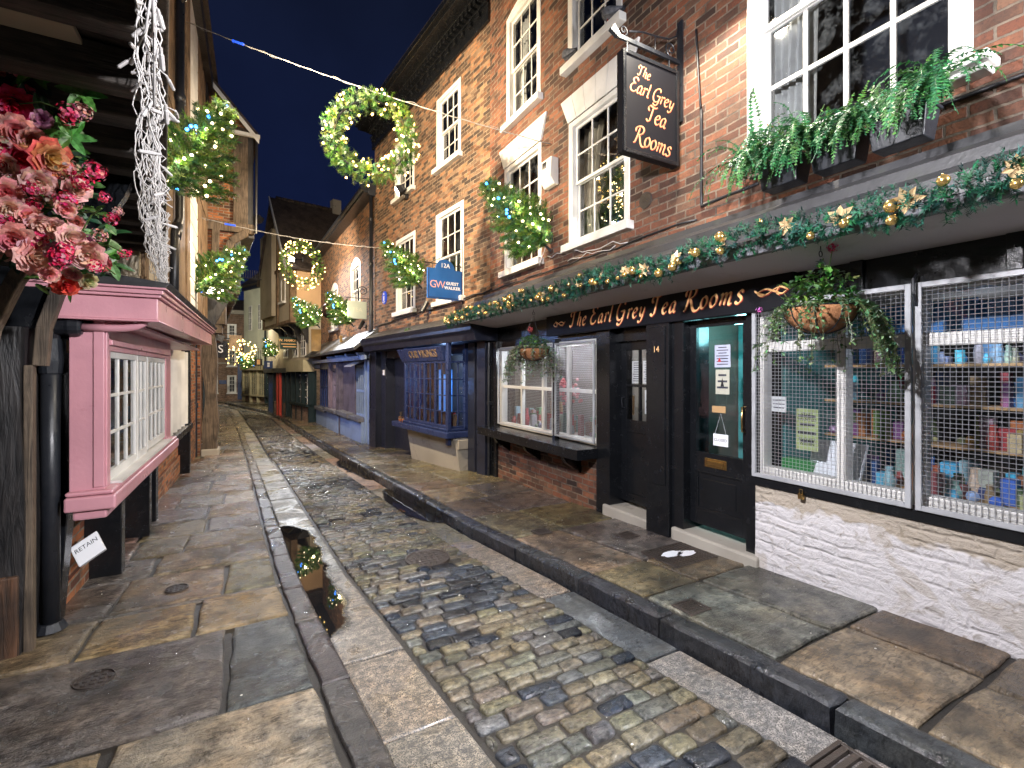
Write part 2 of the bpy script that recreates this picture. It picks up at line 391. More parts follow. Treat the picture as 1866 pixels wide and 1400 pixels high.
# broad-nib alphabet for the tea room boards: each glyph = advance, strokes (control points, Catmull-Rom)
GL = {
 'T': (.62, [[(.02,.78),(.10,.93),(.22,.92),(.40,.88),(.56,.92),(.64,1.0)], [(.36,.88),(.33,.6),(.30,.3),(.26,.08),(.16,-.02),(.06,.03),(.04,.10)], [(.10,.92),(.02,.80),(.05,.66),(.14,.64)]]),
 'h': (.50, [[(.20,.98),(.17,.7),(.12,.35),(.08,.02)], [(.12,.36),(.22,.52),(.34,.56),(.38,.44),(.35,.22),(.34,.06),(.40,.0),(.48,.06)]]),
 'e': (.43, [[(.08,.26),(.22,.32),(.34,.42),(.30,.55),(.18,.54),(.07,.38),(.05,.2),(.12,.03),(.24,.0),(.38,.12)]]),
 'E': (.60, [[(.54,.82),(.50,.95),(.36,1.0),(.20,.92),(.16,.76),(.26,.62),(.40,.58)], [(.36,.58),(.16,.50),(.04,.30),(.08,.08),(.24,-.02),(.42,.03),(.54,.18)]]),
 'a': (.50, [[(.38,.50),(.28,.56),(.14,.48),(.06,.28),(.06,.08),(.14,.0),(.26,.08),(.36,.28)], [(.40,.54),(.36,.3),(.34,.08),(.40,.0),(.49,.06)]]),
 'r': (.38, [[(.04,.48),(.12,.54),(.14,.45),(.10,.2),(.07,.0)], [(.12,.34),(.20,.50),(.30,.57),(.37,.50)]]),
 'l': (.26, [[(.20,1.0),(.17,.7),(.12,.3),(.10,.08),(.15,.0),(.24,.05)]]),
 'G': (.72, [[(.60,.78),(.58,.93),(.44,1.0),(.22,.88),(.07,.58),(.06,.25),(.18,.02),(.38,.0),(.54,.14)], [(.34,.44),(.48,.46),(.62,.44),(.58,.2),(.52,-.08),(.38,-.26),(.2,-.24),(.16,-.14)]]),
 'y': (.48, [[(.04,.48),(.12,.54),(.14,.42),(.12,.2),(.18,.06),(.28,.10),(.38,.3)], [(.44,.54),(.40,.3),(.34,.0),(.24,-.24),(.10,-.30),(.02,-.20)]]),
 'R': (.78, [[(.30,.92),(.26,.6),(.20,.25),(.14,.02),(.04,-.03)], [(.06,.62),(.06,.82),(.22,.97),(.46,1.0),(.60,.86),(.54,.64),(.36,.52),(.26,.50)], [(.34,.50),(.44,.3),(.54,.06),(.68,-.08),(.86,-.05),(.96,.08)]]),
 'o': (.46, [[(.24,.56),(.10,.46),(.05,.22),(.12,.02),(.26,.02),(.38,.20),(.38,.42),(.26,.56),(.20,.52)]]),
 'm': (.72, [[(.04,.48),(.12,.54),(.14,.42),(.10,.2),(.07,.0)], [(.11,.32),(.22,.50),(.33,.54),(.35,.40),(.32,.2),(.30,.0)], [(.34,.32),(.44,.50),(.56,.54),(.58,.40),(.55,.18),(.56,.02),(.64,.0),(.71,.06)]]),
 's': (.40, [[(.36,.46),(.26,.57),(.14,.50),(.14,.38),(.28,.26),(.32,.12),(.22,.0),(.10,.0),(.03,.10)]]),
 ' ': (.30, []),
}
def cr_pts(p, n=9):
    p = [Vector((*q, 0)) for q in p]; P = [p[0] * 2 - p[1]] + p + [p[-1] * 2 - p[-2]]; out = []
    for i in range(1, len(P) - 2):
        for k in range(n):
            t = k / n; a, b, c, d = P[i - 1], P[i], P[i + 1], P[i + 2]
            out.append(.5 * ((2 * b) + (c - a) * t + (2 * a - 5 * b + 4 * c - d) * t * t + (3 * b - a - 3 * c + d) * t ** 3))
    out.append(P[-2]); return out
def nib(mb, pts, wn, Mx, z=0.0, ang=R(38), thin=.28):
    q = cr_pts(pts); nv = Vector((math.cos(ang), math.sin(ang), 0)); L = len(q); vs = []
    for i, p in enumerate(q):
        d = (q[min(i + 1, L - 1)] - q[max(i - 1, 0)]); d.normalize()
        nn = Vector((-d.y, d.x, 0)); wd = wn * (thin + (1 - thin) * abs(nn.dot(nv)))
        e = min(1, (i + .6) / 4, (L - i - .4) / 4); wd *= (.35 + .65 * e)
        vs += [p + nn * wd / 2 + Vector((0, 0, z)), p - nn * wd / 2 + Vector((0, 0, z))]
    mb.add(vs, [(2 * i, 2 * i + 1, 2 * i + 3, 2 * i + 2) for i in range(L - 1)], 0, Mx)
def script_line(mb, s, size, Mx, z=0, wn=.13, slant=.18, off=(0, 0), track=1.0, center=True, caps=1.0):
    wtot = sum(GL[c][0] * (caps if c.isupper() else 1) for c in s) * track; x = -wtot / 2 if center else 0
    S = Matrix(((size, size * slant, 0, 0), (0, size, 0, 0), (0, 0, 1, 0), (0, 0, 0, 1)))
    for c in s:
        adv, st = GL[c]; k = caps if c.isupper() else 1
        for q in st:
            nib(mb, [((x + a * k + off[0]), b * k + off[1]) for a, b in q], wn * k, Mx @ S, z)
        x += adv * k * track
    return wtot * size
# ================================================================== GROUND
M['flag'] = island("york_stone_flags", .34, .06, 9, 1.0, .012, stain=.75, wet=.75)
M['sett'] = island("wet_setts", .30, .05, 26, .9, .008, stain=.35, wet=.9)
M['granite'] = island("granite_gutter", .6, .16, 25, .3, .003, speck=(.05, .05, .05), stain=.25, wet=.7)
M['kerbstone'] = island("dark_kerbstone", .34, .08, 16, .9, .008, stain=.3, wet=.5)
M['grit'] = paint("wet_grit", (.030, .027, .023), .4, .6, 1.0, 45)
t = NT("puddle_water"); at0 = t.new("Attribute"); at0.attribute_name = "rim"
f_ = t.math('ADD', at0.outputs["Fac"], t.math('MULTIPLY', t.math('SUBTRACT', t.noise(t.coord(), 22, 5, .7), .5), .9)); t.set((.008, .008, .009), t.ramp(f_, (.45, (.3, .3, .3)), (.8, (.015, .015, .015))))
tr_ = t.new("BsdfTransparent"); mx_ = t.new("MixShader"); t.l(t.ramp(f_, (.22, (0, 0, 0)), (.55, (1, 1, 1))), mx_.inputs[0]); t.l(tr_.outputs[0], mx_.inputs[1]); t.l(t.b.outputs[0], mx_.inputs[2]); t.l(mx_.outputs[0], t.out.inputs[0]); M['puddle'] = t.m
M['rust'] = paint("rusty_iron", (.045, .035, .03), .45, .5, .8, 30, (.10, .05, .03))

KL = [(-1, .60), (1.0, .545), (2.0, .48), (3.0, .405), (4.15, .315), (6.66, .22), (11.9, .03), (19, -.30), (26, -.75), (31, -1.1), (36, -2.3), (40, -3.8)]
KR = [(-1, 2.38), (.91, 2.32), (2.66, 2.23), (4.74, 2.05), (6.65, 1.98), (12.8, 1.77), (18.7, 1.45), (25, 1.15), (29, .62), (33, -.35), (37.6, -1.45), (41, -2.9)]
kl = lambda y: pw(KL, y); krr = lambda y: pw(KR, y)

def slab(mb, c, z, gap=.008, h=.05, inset=.012, jit=.008, tilt=.005, col=None, r=None):
    """c: 4 xy corners ccw; z function of y or number"""
    r = r or rnd; cx = sum(p[0] for p in c) / 4; cy = sum(p[1] for p in c) / 4
    mb.cur = col
    dz = r.uniform(-tilt, tilt); rings = []
    pts = []
    for i in range(4):
        a, b = c[i], c[(i + 1) % 4]
        n = max(2, int(math.hypot(a[0] - b[0], a[1] - b[1]) / .14))
        for k in range(n):
            t = k / n; pts.append((lerp(a[0], b[0], t) + r.uniform(-jit, jit), lerp(a[1], b[1], t) + r.uniform(-jit, jit), k == 0))
    def ring(g, zz, cut=.0):
        out = []
        for x, y, corner in pts:
            dx, dy = cx - x, cy - y; l = math.hypot(dx, dy); sx = max(abs(dx) - g, 0) / max(abs(dx), 1e-6); sy = max(abs(dy) - g, 0) / max(abs(dy), 1e-6)
            q = (cut if corner else 0)
            X = cx - dx * sx * (1 - q); Y = cy - dy * sy * (1 - q)
            zb = z(X, Y) if callable(z) else z
            out.append((X, Y, zb + dz + zz))
        return out
    n = len(pts)
    R_ = [ring(gap, -h), ring(gap, -inset * .9, .01), ring(gap + inset * .5, -inset * .25, .015), ring(gap + inset * 1.4, 0, .02)]
    vs = sum(R_, []); fs = []
    for j in range(3):
        for i in range(n): fs.append((j * n + i, j * n + (i + 1) % n, (j + 1) * n + (i + 1) % n, (j + 1) * n + i))
    fs.append(tuple(3 * n + i for i in range(n)))
    mb.add(vs, fs); mb.cur = None

# one sheet to the horizon under everything
m = MB(); Y = [-600, -60, -12, 0, 13, 22, 60, 600]
for i in range(len(Y) - 1):
    m.quad((-600, Y[i], zg(Y[i]) - .22), (600, Y[i], zg(Y[i]) - .22), (600, Y[i + 1], zg(Y[i + 1]) - .22), (-600, Y[i + 1], zg(Y[i + 1]) - .22))
tag(m.build("ground", M['grit']), kind='structure')
# grit bedding between the stones
LW = -2.0
road_z_ = lambda x, y: zg(y) + lerp(-.045, -.12, (x - kl(y)) / (krr(y) - kl(y))) + .05 * max(0, 1 - ((x - (kl(y) + krr(y)) / 2) / ((krr(y) - kl(y)) / 2)) ** 2) - .012
def strip(name, f0, f1, dz0, dz1, mat, y0=-3, y1=41, st=.5, n=1):
    m = MB(); ys = []; y = y0
    while y < y1: ys.append(y); y += st
    vs = []; fs = []
    for y in ys:
        for k in range(n + 1):
            t = k / n; vs.append((lerp(f0(y), f1(y), t), y, zg(y) + lerp(dz0, dz1, t)))
    for i in range(len(ys) - 1):
        for k in range(n): a = i * (n + 1) + k; fs.append((a, a + 1, a + n + 2, a + n + 1))
    m.add(vs, fs); return tag(m.build(name, mat), kind='structure')
strip("pavement_bed", lambda y: -7, lambda y: kl(y) - .12, -.022, -.022, M['grit'])
strip("pavement_bed", lambda y: krr(y) + .14, lambda y: krr(y) + 5, -.022, -.022, M['grit'])
strip("road_bed", lambda y: kl(y), lambda y: krr(y), -.085, -.155, M['grit'])
m_ = MB(); ys_ = [-2 + .25 * k for k in range(160)]; nn_ = 10
m_.add([(x_, y_, road_z_(x_, y_) - .019) for y_ in ys_ for x_ in [lerp(kl(y_) + .345, krr(y_) - .31, k / nn_) for k in range(nn_ + 1)]], [(i * (nn_ + 1) + k, i * (nn_ + 1) + k + 1, (i + 1) * (nn_ + 1) + k + 1, (i + 1) * (nn_ + 1) + k) for i in range(159) for k in range(nn_)])
tag(m_.build("road_bed", M['grit'], smooth=True), kind='structure')
road_z = lambda x, y: zg(y) + lerp(-.045, -.12, (x - kl(y)) / (krr(y) - kl(y))) + .05 * max(0, 1 - ((x - (kl(y) + krr(y)) / 2) / ((krr(y) - kl(y)) / 2)) ** 2) - .012
pave_z = lambda x, y: zg(y) + .006 * noise.noise((x * 1.5, y * 1.5, 0))

BEIGE, TAN, OLIVE, GREY, BLUE, BROWN = (.26, .225, .185), (.175, .143, .10), (.125, .11, .07), (.105, .10, .096), (.08, .09, .105), (.10, .078, .058)
def vary(c, a=.18):
    k = rnd.uniform(1 - a, 1 + a); return tuple(x * k * rnd.uniform(.94, 1.06) for x in c)
def gpt(px, py, dz=0):
    a, b, v = ray(px, py)
    y = 3.0
    for _ in range(12):
        t = (CAMZ - zg(y) - dz) / -v; y = b * t
    return a * t, y
# ---- left pavement: surveyed joints close by, then regular courses
jy = [gpt(*p)[1] for p in ((565, 1249), (532, 1116), (513, 1060), (498, 1013), (488, 983), (482, 955), (474, 932), (469, 911), (461, 892), (458, 870))]
rows = [(-1.2, -.2, [0], [GREY]), (-.2, .75, [-.3], [TAN, GREY]), (.75, jy[0], [gpt(190, 1390)[0]], [TAN, BEIGE]),
        (jy[0], jy[1], [gpt(418, 1180)[0]], [GREY, BLUE]), (jy[1], jy[2] - .06, [gpt(168, 1150)[0], gpt(362, 1110)[0]], [TAN, (.20, .155, .09), (.20, .15, .085)]),
        (jy[2], jy[3], [gpt(228, 1070)[0], gpt(413, 1035)[0]], [GREY, TAN, OLIVE]), (jy[3], jy[4], [gpt(290, 1020)[0]], [(.12, .11, .11), TAN]),
        (jy[4], jy[5], [gpt(262, 985)[0], gpt(346, 975)[0]], [(.13, .11, .115), OLIVE, OLIVE]), (jy[5], jy[6], [gpt(278, 950)[0], gpt(382, 945)[0]], [(.2, .14, .14), OLIVE, GREY]),
        (jy[6], jy[7], [-.5], [GREY, TAN]), (jy[7], jy[8], [gpt(330, 912)[0], gpt(410, 905)[0]], [BROWN, GREY, BEIGE]), (jy[8], jy[9], [-.6, 0], [GREY, BROWN, GREY])]
y = jy[9]
while y < 38:
    d = rnd.uniform(.42, .75); n = rnd.choice([1, 2, 2])
    xs = sorted(rnd.uniform(-1.1, kl(y) - .45) for _ in range(n)); rows.append((y, y + d, xs, [rnd.choice([GREY, BROWN, OLIVE, BLUE, (.2, .17, .15)]) for _ in range(n + 1)])); y += d
m = MB()
for y0, y1, xs, cs in rows:
    lo = -1.75 if y0 < 34 else -4.4
    ed = [lo] + list(xs) + [None]
    for i in range(len(ed) - 1):
        a = ed[i]; b = ed[i + 1]
        if b is not None and b - a < .1: continue
        xb0 = kl(y0) - .155 if b is None else b; xb1 = kl(y1) - .155 if b is None else b + rnd.uniform(-.02, .02)
        slab(m, [(a, y0), (xb0, y0), (xb1, y1), (a, y1)], pave_z, gap=.011, col=vary(cs[min(i, len(cs) - 1)], .10), inset=.014, jit=.007)
m.cur = GREY
slab(m, [(-1.6, jy[2] - .06), (kl(jy[2]) - .01, jy[2] - .06), (kl(jy[2]) - .01, jy[2]), (-1.6, jy[2])], lambda x, y: pave_z(x, y) - .006, gap=.004, col=(.13, .12, .11), jit=.002)
tag(m.build("pavement", M['flag']), kind='structure')
# ---- right pavement
m = MB()
gy = lambda px, py: gpt(px, py)[1]
rr = [-1.2, .2, gy(1700, 1310), gy(1435, 1190), gy(1210, 1075), gy(1130, 1030), gy(1010, 965)]
y = rr[-1]
while y < 39: y += rnd.uniform(.55, .95); rr.append(y)
cols = [[TAN, TAN], [TAN, BROWN], [TAN, BROWN], [(.12, .135, .13), (.11, .11, .10)], [OLIVE, BROWN], [TAN, GREY]]
for i in range(len(rr) - 1):
    y0, y1 = rr[i], rr[i + 1]; c = cols[i] if i < len(cols) else [rnd.choice([TAN, OLIVE, OLIVE, BROWN]), rnd.choice([BROWN, GREY, OLIVE])]
    a = lambda q: krr(q) + .155
    mid = rnd.uniform(.52, .75); far = 1.75
    slab(m, [(a(y0), y0), (a(y0) + mid, y0), (a(y1) + mid, y1), (a(y1), y1)], pave_z, gap=.011, col=vary(c[0]), inset=.014)
    slab(m, [(a(y0) + mid, y0), (a(y0) + far, y0), (a(y1) + far, y1), (a(y1) + mid, y1)], pave_z, gap=.011, col=vary(c[1]), inset=.014)
    if y0 > 25: slab(m, [(a(y0) + far, y0), (a(y0) + 3.6, y0), (a(y1) + 3.6, y1), (a(y1) + far, y1)], pave_z, gap=.01, col=vary(GREY))
tag(m.build("pavement", M['flag']), kind='structure')
# ---- kerbs
m = MB(); y = -2.2
while y < 38:
    d = rnd.uniform(.55, 1.0); g = .004
    slab(m, [(kl(y) - .145, y), (kl(y), y), (kl(y + d), y + d), (kl(y + d) - .145, y + d)], lambda x, q: zg(q) + .004, gap=g, h=.10, col=vary((.045, .040, .042), .3), jit=.007)
    y += d
tag(m.build("kerb", M['kerbstone']), kind='structure')
m = MB(); y = -2.2
while y < 38:
    d = rnd.uniform(.75, 1.25)
    slab(m, [(krr(y), y), (krr(y) + .15, y), (krr(y + d) + .15, y + d), (krr(y + d), y + d)], lambda x, q: zg(q) + .006, gap=.004, h=.20, col=vary((.022, .026, .034), .25), jit=.007, inset=.026)
    y += d
tag(m.build("kerb", M['kerbstone']), kind='structure')
# ---- granite gutters
GC = [(.235, .235, .23), (.27, .27, .265), (.195, .195, .19), (.21, .185, .16)]
GWL = lambda y: .36 if y < 12 else .33
m = MB(); ys = [-2.2, -1.2, -.2, .75, gy(580, 1400) if False else 1.45, 2.05, 2.75, 3.55]
y = ys[-1]
while y < 38: y += rnd.uniform(.6, .95); ys.append(y)
for y0, y1 in zip(ys, ys[1:]):
    slab(m, [(kl(y0) + .005, y0), (kl(y0) + GWL(y0), y0), (kl(y1) + GWL(y1), y1), (kl(y1) + .005, y1)], lambda x, q: zg(q) - .045, gap=.006, col=vary(rnd.choice(GC), .12), jit=.003)
tag(m.build("gutter", M['granite']), kind='structure')
m = MB(); y = -2.2
cuts = [-2.2, -.9, gy(1500, 1340), gy(1180, 1165), gy(1010, 1055), 4.6, 5.7]
y = cuts[-1]
while y < 38: y += rnd.uniform(.8, 1.3); cuts.append(y)
for i, (y0, y1) in enumerate(zip(cuts, cuts[1:])):
    c = GC[2] if i < 3 else rnd.choice([(.24, .22, .18), (.30, .22, .16), (.26, .25, .22)])
    if i == 3: c = (.07, .08, .10)
    slab(m, [(krr(y0) - .32, y0), (krr(y0) - .002, y0), (krr(y1) - .002, y1), (krr(y1) - .32, y1)], lambda x, q: zg(q) - .125, gap=.006, col=vary(c, .1), jit=.003)
tag(m.build("gutter", M['granite']), kind='structure')
# ---- setts
m = MB(); m2 = MB(); y = -1.2; row = 0
MANX, MANY = gpt(779, 1020, -.07)
SCOL = [(.092, .084, .062), (.078, .076, .062), (.112, .102, .075), (.066, .067, .062), (.086, .078, .060), (.075, .080, .080)]
DCOL = [(.012, .017, .028), (.007, .009, .014), (.028, .036, .05)]
while y < 38:
    rh = .105 if y < 1.6 else .096
    rh *= rnd.uniform(.92, 1.1)
    x0 = kl(y) + GWL(y) + .012; x1 = krr(y) - .33
    x = x0 + rnd.uniform(-.10, .0); 
    while x < x1 - .03:
        wd = rnd.uniform(.12, .25); xa, xb = max(x, x0), min(x + wd, x1)
        if x1 - xb < .06: xb = x1
        x = xb
        if xb - xa < .05: continue
        cx, cy = (xa + xb) / 2, y + rh / 2 + (xa - x0) * .06
        if math.hypot(cx - MANX, cy - MANY) < .23: continue
        clus = noise.noise((cx * .9, cy * .8, 3.3))
        col = rnd.choice(DCOL) if rnd.random() < (.14 + (.45 if clus > .22 else 0)) else vary(rnd.choice(SCOL), .2)
        far = y > 11; t = (m2 if far else m); t.cur = col
        ax, ay = (xb - xa) / 2 - .0068, rh / 2 - .0068
        z0 = road_z(cx, cy) + rnd.uniform(-.006, .007); tx = rnd.uniform(-.04, .04); ty = rnd.uniform(-.05, .05)
        prof = ((0, -.03), (0, -.015), (.0035, -.007), (.011, -.0025), (.028, .0015)) if not far else ((0, -.03), (.004, -.006), (.012, 0))
        cr_ = [rnd.uniform(.008, .022) for _ in range(4)]; jt = [(rnd.uniform(-.006, .006), rnd.uniform(-.005, .005)) for _ in range(4)]
        base = []
        for ci, (sx_, sy_) in enumerate(((1, 1), (-1, 1), (-1, -1), (1, -1))):
            for q in ((.5,) if far else (0.0, .5, 1.0)):
                an = (ci + q) * math.pi / 2; base.append((sx_ * (ax - cr_[ci]) + cr_[ci] * math.cos(an) + jt[ci][0], sy_ * (ay - cr_[ci]) + cr_[ci] * math.sin(an) + jt[ci][1]))
            nx, ny = ((0, ay), (-ax, 0), (0, -ay), (ax, 0))[ci]; base.append((nx + (0 if nx else rnd.uniform(-.02, .02)), ny * (1 - rnd.uniform(0, .05)) if ny else 0) if nx == 0 else (nx * (1 - rnd.uniform(0, .03)), 0))
        n = len(base); vs = []
        for ins, dz in prof:
            for bx_, by_ in base:
                l_ = max(abs(bx_), abs(by_)); dx = bx_ - math.copysign(min(ins, abs(bx_)), bx_) * (abs(bx_) > .25 * ax); dy = by_ - math.copysign(min(ins, abs(by_)), by_) * (abs(by_) > .25 * ay)
                vs.append((cx + dx, cy + dy, z0 + dz + dx * tx + dy * ty - .043 * dy))
        L = len(prof); fs = [(j * n + k, j * n + (k + 1) % n, (j + 1) * n + (k + 1) % n, (j + 1) * n + k) for j in range(L - 1) for k in range(n)]
        fs.append(tuple((L - 1) * n + k for k in range(n))); t.add(vs, fs)
    y += rh; row += 1
m.v, m.f, m.m, m.c = m.v + m2.v, m.f + [tuple(i + len(m.v) for i in f) for f in m2.f], m.m + m2.m, m.c + m2.c
tag(m.build("road", M['sett'], smooth=True), kind='structure')
# ---- puddles in the gutters
def puddle(name, cx0, y0, y1, wd, dz, side, seed):
    r = random.Random(seed); m = MB(); n = 90; a = []; b = []; c = []
    for i in range(n + 1):
        t = i / n; y = lerp(y0, y1, t); e = math.sin(math.pi * min(1, max(0, t))) ** .45
        w_ = wd * e * (1 + .18 * math.sin(t * 7 + seed))
        base = cx0(y); w_ = max(0, w_ + .05 * noise.noise((y * 4, seed, 0)) + .012 * noise.noise((y * 23, seed, 2)))
        q_ = max(0, w_ - .07); a.append((base, y, zg(y) + dz)); b.append((base + side * q_, y, zg(y) + dz)); c.append((base + side * (w_ + .03), y, zg(y) + dz))
    k = n + 1; m.add(a + b + c, [(o_ + i, o_ + i + 1, o_ + k + i + 1, o_ + k + i)[::(1 if side < 0 else -1)] for i in range(n) for o_ in (0, k)])
    o = tag(m.build(name, M['puddle']), kind='structure'); rm = o.data.attributes.new("rim", 'FLOAT', 'POINT')
    rm.data.foreach_set("value", [1.0 * min(1, e_ * 8, (n - e_) * .16 + 0) for e_ in range(k)] + [1.0 * min(1, e_ * .16, (n - e_) * .16) for e_ in range(k)] + [0.0] * k); return o
puddle("water", lambda y: kl(y) + .012, 3.05, 6.1, .31, -.040, 1, 2)
puddle("water", lambda y: krr(y) - .004, 5.3, 7.8, .33, -.120, -1, 5)
puddle("water", lambda y: krr(y) - .004, 8.6, 11.8, .22, -.120, -1, 9)

# ---- iron covers
def round_cover(name, x, y, z, r, label, grid=.045):
    t = thing(name, label, "drain cover", (x, y, z))
    m = MB(); m.lathe([(r, -.03), (r, .004), (r * .93, .004), (r * .92, -.003), (0.001, -.003)], 32); m.build("frame", M['rust'], t)
    m = MB(); k = int(r / grid) + 1
    for i in range(-k, k + 1):
        for j in range(-k, k + 1):
            if math.hypot(i * grid, j * grid) < r * .86: m.box(i * grid - grid * .33, i * grid + grid * .33, j * grid - grid * .33, j * grid + grid * .33, -.003, .003)
    m.build("plate", M['rust'], t, bev=.002, seg=1); return t
round_cover("manhole_cover", MANX, MANY, road_z(MANX, MANY) + .002, .2, "round cast iron cover among the cobbles", .05)
x, y = gpt(322, 1074); round_cover("stopcock_cover", x, y, zg(y) + .008, .075, "small round rusty cover beside the narrow drain channel", .03)
x, y = gpt(172, 1240); round_cover("stopcock_cover", x, y, zg(y) + .008, .085, "small rusty cover sunk in the big grey flagstone", .035)
def square_cover(name, x, y, sx, sy, label, dz=.007, bars=6, rot=0, slots=False):
    t = thing(name, label, "drain cover", (x, y, zg(y) + dz), rot)
    m = MB(); a, b = sx / 2, sy / 2; f = .018
    m.box(-a, a, -b, -b + f, -.03, .004).box(-a, a, b - f, b, -.03, .004).box(-a, -a + f, -b + f, b - f, -.03, .004).box(a - f, a, -b + f, b - f, -.03, .004)
    m.build("frame", M['rust'], t, bev=.002, seg=1)
    m = MB(); m.box(-a + f, a - f, -b + f, b - f, -.05, -.03 if slots else -.006)
    if slots:
        for i in range(bars): yy = -b + f + (i + .5) * (sy - 2 * f) / bars; m.box(-a + f, a - f, yy - (sy / bars) * .25, yy + (sy / bars) * .25, -.03, .002)
    else:
        for i in range(bars):
            for j in range(bars): xx = -a + f + (i + .5) * (sx - 2 * f) / bars; yy = -b + f + (j + .5) * (sy - 2 * f) / bars; q = (sx - 2 * f) / bars * .36; m.box(xx - q, xx + q, yy - q, yy + q, -.006, .001)
    m.build("grating", M['rust'], t); return t
x, y = gpt(1545, 1385, -.12); square_cover("gully_grate", krr(.9) - .27, y - .1, .40, .34, "iron gully grate with parallel bars at the kerb foot", -.112, 7, 0, True)
x, y = gpt(1260, 1108); square_cover("water_cover", x, y, .19, .17, "small square waffle cover beside the black kerb")
x, y = gpt(987, 970); square_cover("water_cover", x, y, .17, .15, "dark square cover in the flags before the brick stall riser")
x, y = gpt(1143, 977); square_cover("water_cover", x, y, .19, .17, "dark square cover in the flags before the narrow black door")
x, y = gpt(1237, 1012); ck = square_cover("cellar_cover", x, y, .50, .40, "square mesh cellar cover with a patch of white litter under it", .008, 12)
m = MB()
for cx, cy, rx, ry in ((-.05, .03, .11, .055), (.07, -.02, .10, .05)):
    m.add([(cx + rx * math.cos(k * .3) * (1 + .15 * math.sin(k * 2.1)), cy + ry * math.sin(k * .3), .004) for k in range(21)], [tuple(range(21))])
m.build("litter", M['paper'], ck)
# ---- small litter on the wet stones
M['litter'] = plain("litter", (.6, .58, .52), .8)
m = MB()
for _ in range(110):
    yy = rnd.uniform(.9, 9); 
    if rnd.random() < .5: xx = rnd.uniform(kl(yy) + .4, krr(yy) - .3); zz = road_z(xx, yy) + .004
    elif rnd.random() < .5: xx = rnd.uniform(-1.2, kl(yy) - .2); zz = zg(yy) + .008
    else: xx = rnd.uniform(krr(yy) + .15, 3.3); zz = zg(yy) + .008
    s_ = rnd.uniform(.002, .007); a = rnd.uniform(0, 6)
    m.add([(xx + s_ * math.cos(a + k * 1.26) * rnd.uniform(.6, 1.5), yy + s_ * math.sin(a + k * 1.26), zz) for k in range(5)] + [(xx, yy, zz + s_ * .7)], [(0, 1, 5), (1, 2, 5), (2, 3, 5), (3, 4, 5), (4, 0, 5)])
tag(m.build("scattered_litter", M['litter']), "tiny pale scraps scattered over the wet stones", "litter", kind='stuff')
# ================================================================== BUILDING KIT
M['curtain'] = paint("curtain_cloth", (.50, .48, .44), .8, .1, .2, 30)
M['curtain_pat'] = paint("patterned_curtain", (.45, .42, .36), .8, .6, .2, 40, (.12, .12, .13))
def wall_holes(m, s0, s1, z0, z1, holes, o=0.0, dep=.12, mi=0, top=None):
    """front skin with rectangular openings and their reveals; holes = (sa,sb,za,zb)"""
    S_ = sorted({s0, s1, *[h[0] for h in holes], *[h[1] for h in holes]}); Z_ = sorted({z0, z1, *[h[2] for h in holes], *[h[3] for h in holes]})
    S_ = [a for a in S_ if s0 <= a <= s1]; Z_ = [a for a in Z_ if z0 <= a <= z1]
    for a, b in zip(S_, S_[1:]):
        for c, d in zip(Z_, Z_[1:]):
            x, z = (a + b) / 2, (c + d) / 2
            if any(h[0] < x < h[1] and h[2] < z < h[3] for h in holes): continue
            m.quad((b, o, c), (a, o, c), (a, o, d), (b, o, d), mi)
    for a, b, c, d in holes:
        m.quad((a, o, c), (a, o - dep, c), (a, o - dep, d), (a, o, d), mi); m.quad((b, o, c), (b, o, d), (b, o - dep, d), (b, o - dep, c), mi)
        m.quad((a, o, d), (a, o - dep, d), (b, o - dep, d), (b, o, d), mi); m.quad((a, o, c), (b, o, c), (b, o - dep, c), (a, o - dep, c), mi)
def shell(m, s0, s1, z0, z1, dep, o=0.0, mi=0, top=True):
    """back, ends and top behind a front skin at o"""
    m.quad((s0, o, z0), (s0, o - dep, z0), (s0, o - dep, z1), (s0, o, z1), mi); m.quad((s1, o, z0), (s1, o, z1), (s1, o - dep, z1), (s1, o - dep, z0), mi)
    m.quad((s0, o - dep, z0), (s1, o - dep, z0), (s1, o - dep, z1), (s0, o - dep, z1), mi)
    if top: m.quad((s0, o, z1), (s0, o - dep, z1), (s1, o - dep, z1), (s1, o, z1), mi)
def room(m, s0, s1, z0, z1, o0, o1):
    m.quad((s0, o1, z0), (s0, o1, z1), (s1, o1, z1), (s1, o1, z0)); m.quad((s0, o0, z0), (s0, o0, z1), (s0, o1, z1), (s0, o1, z0))
    m.quad((s1, o0, z0), (s1, o1, z0), (s1, o1, z1), (s1, o0, z1)); m.quad((s0, o0, z0), (s0, o1, z0), (s1, o1, z0), (s1, o0, z0)); m.quad((s0, o0, z1), (s1, o0, z1), (s1, o1, z1), (s0, o1, z1))
def drape(m, s0, s1, z0, z1, o, folds=5, amp=.03, tie=None):
    n = folds * 6; vs = []; fs = []; rows = 8
    for j in range(rows + 1):
        tz = j / rows; z = lerp(z0, z1, tz); pull = 1.0
        for i in range(n + 1):
            t = i / n; s_ = lerp(s0, s1, t * (tie(tz) if tie else 1)); vs.append((s_, o + amp * math.sin(t * folds * 2 * math.pi + .6 * math.sin(tz * 3)), z))
    for j in range(rows):
        for i in range(n): a = j * (n + 1) + i; fs.append((a, a + 1, a + n + 2, a + n + 1))
    m.add(vs, fs)
def grid_bars(m, s0, s1, z0, z1, cols, rows, o0, o1, mw=.020):
    for i in range(1, cols): x = lerp(s0, s1, i / cols); m.box(x - mw / 2, x + mw / 2, o0, o1, z0, z1)
    for j in range(1, rows): z = lerp(z0, z1, j / rows); m.box(s0, s1, o0 + .001, o1 - .001, z - mw / 2, z + mw / 2)
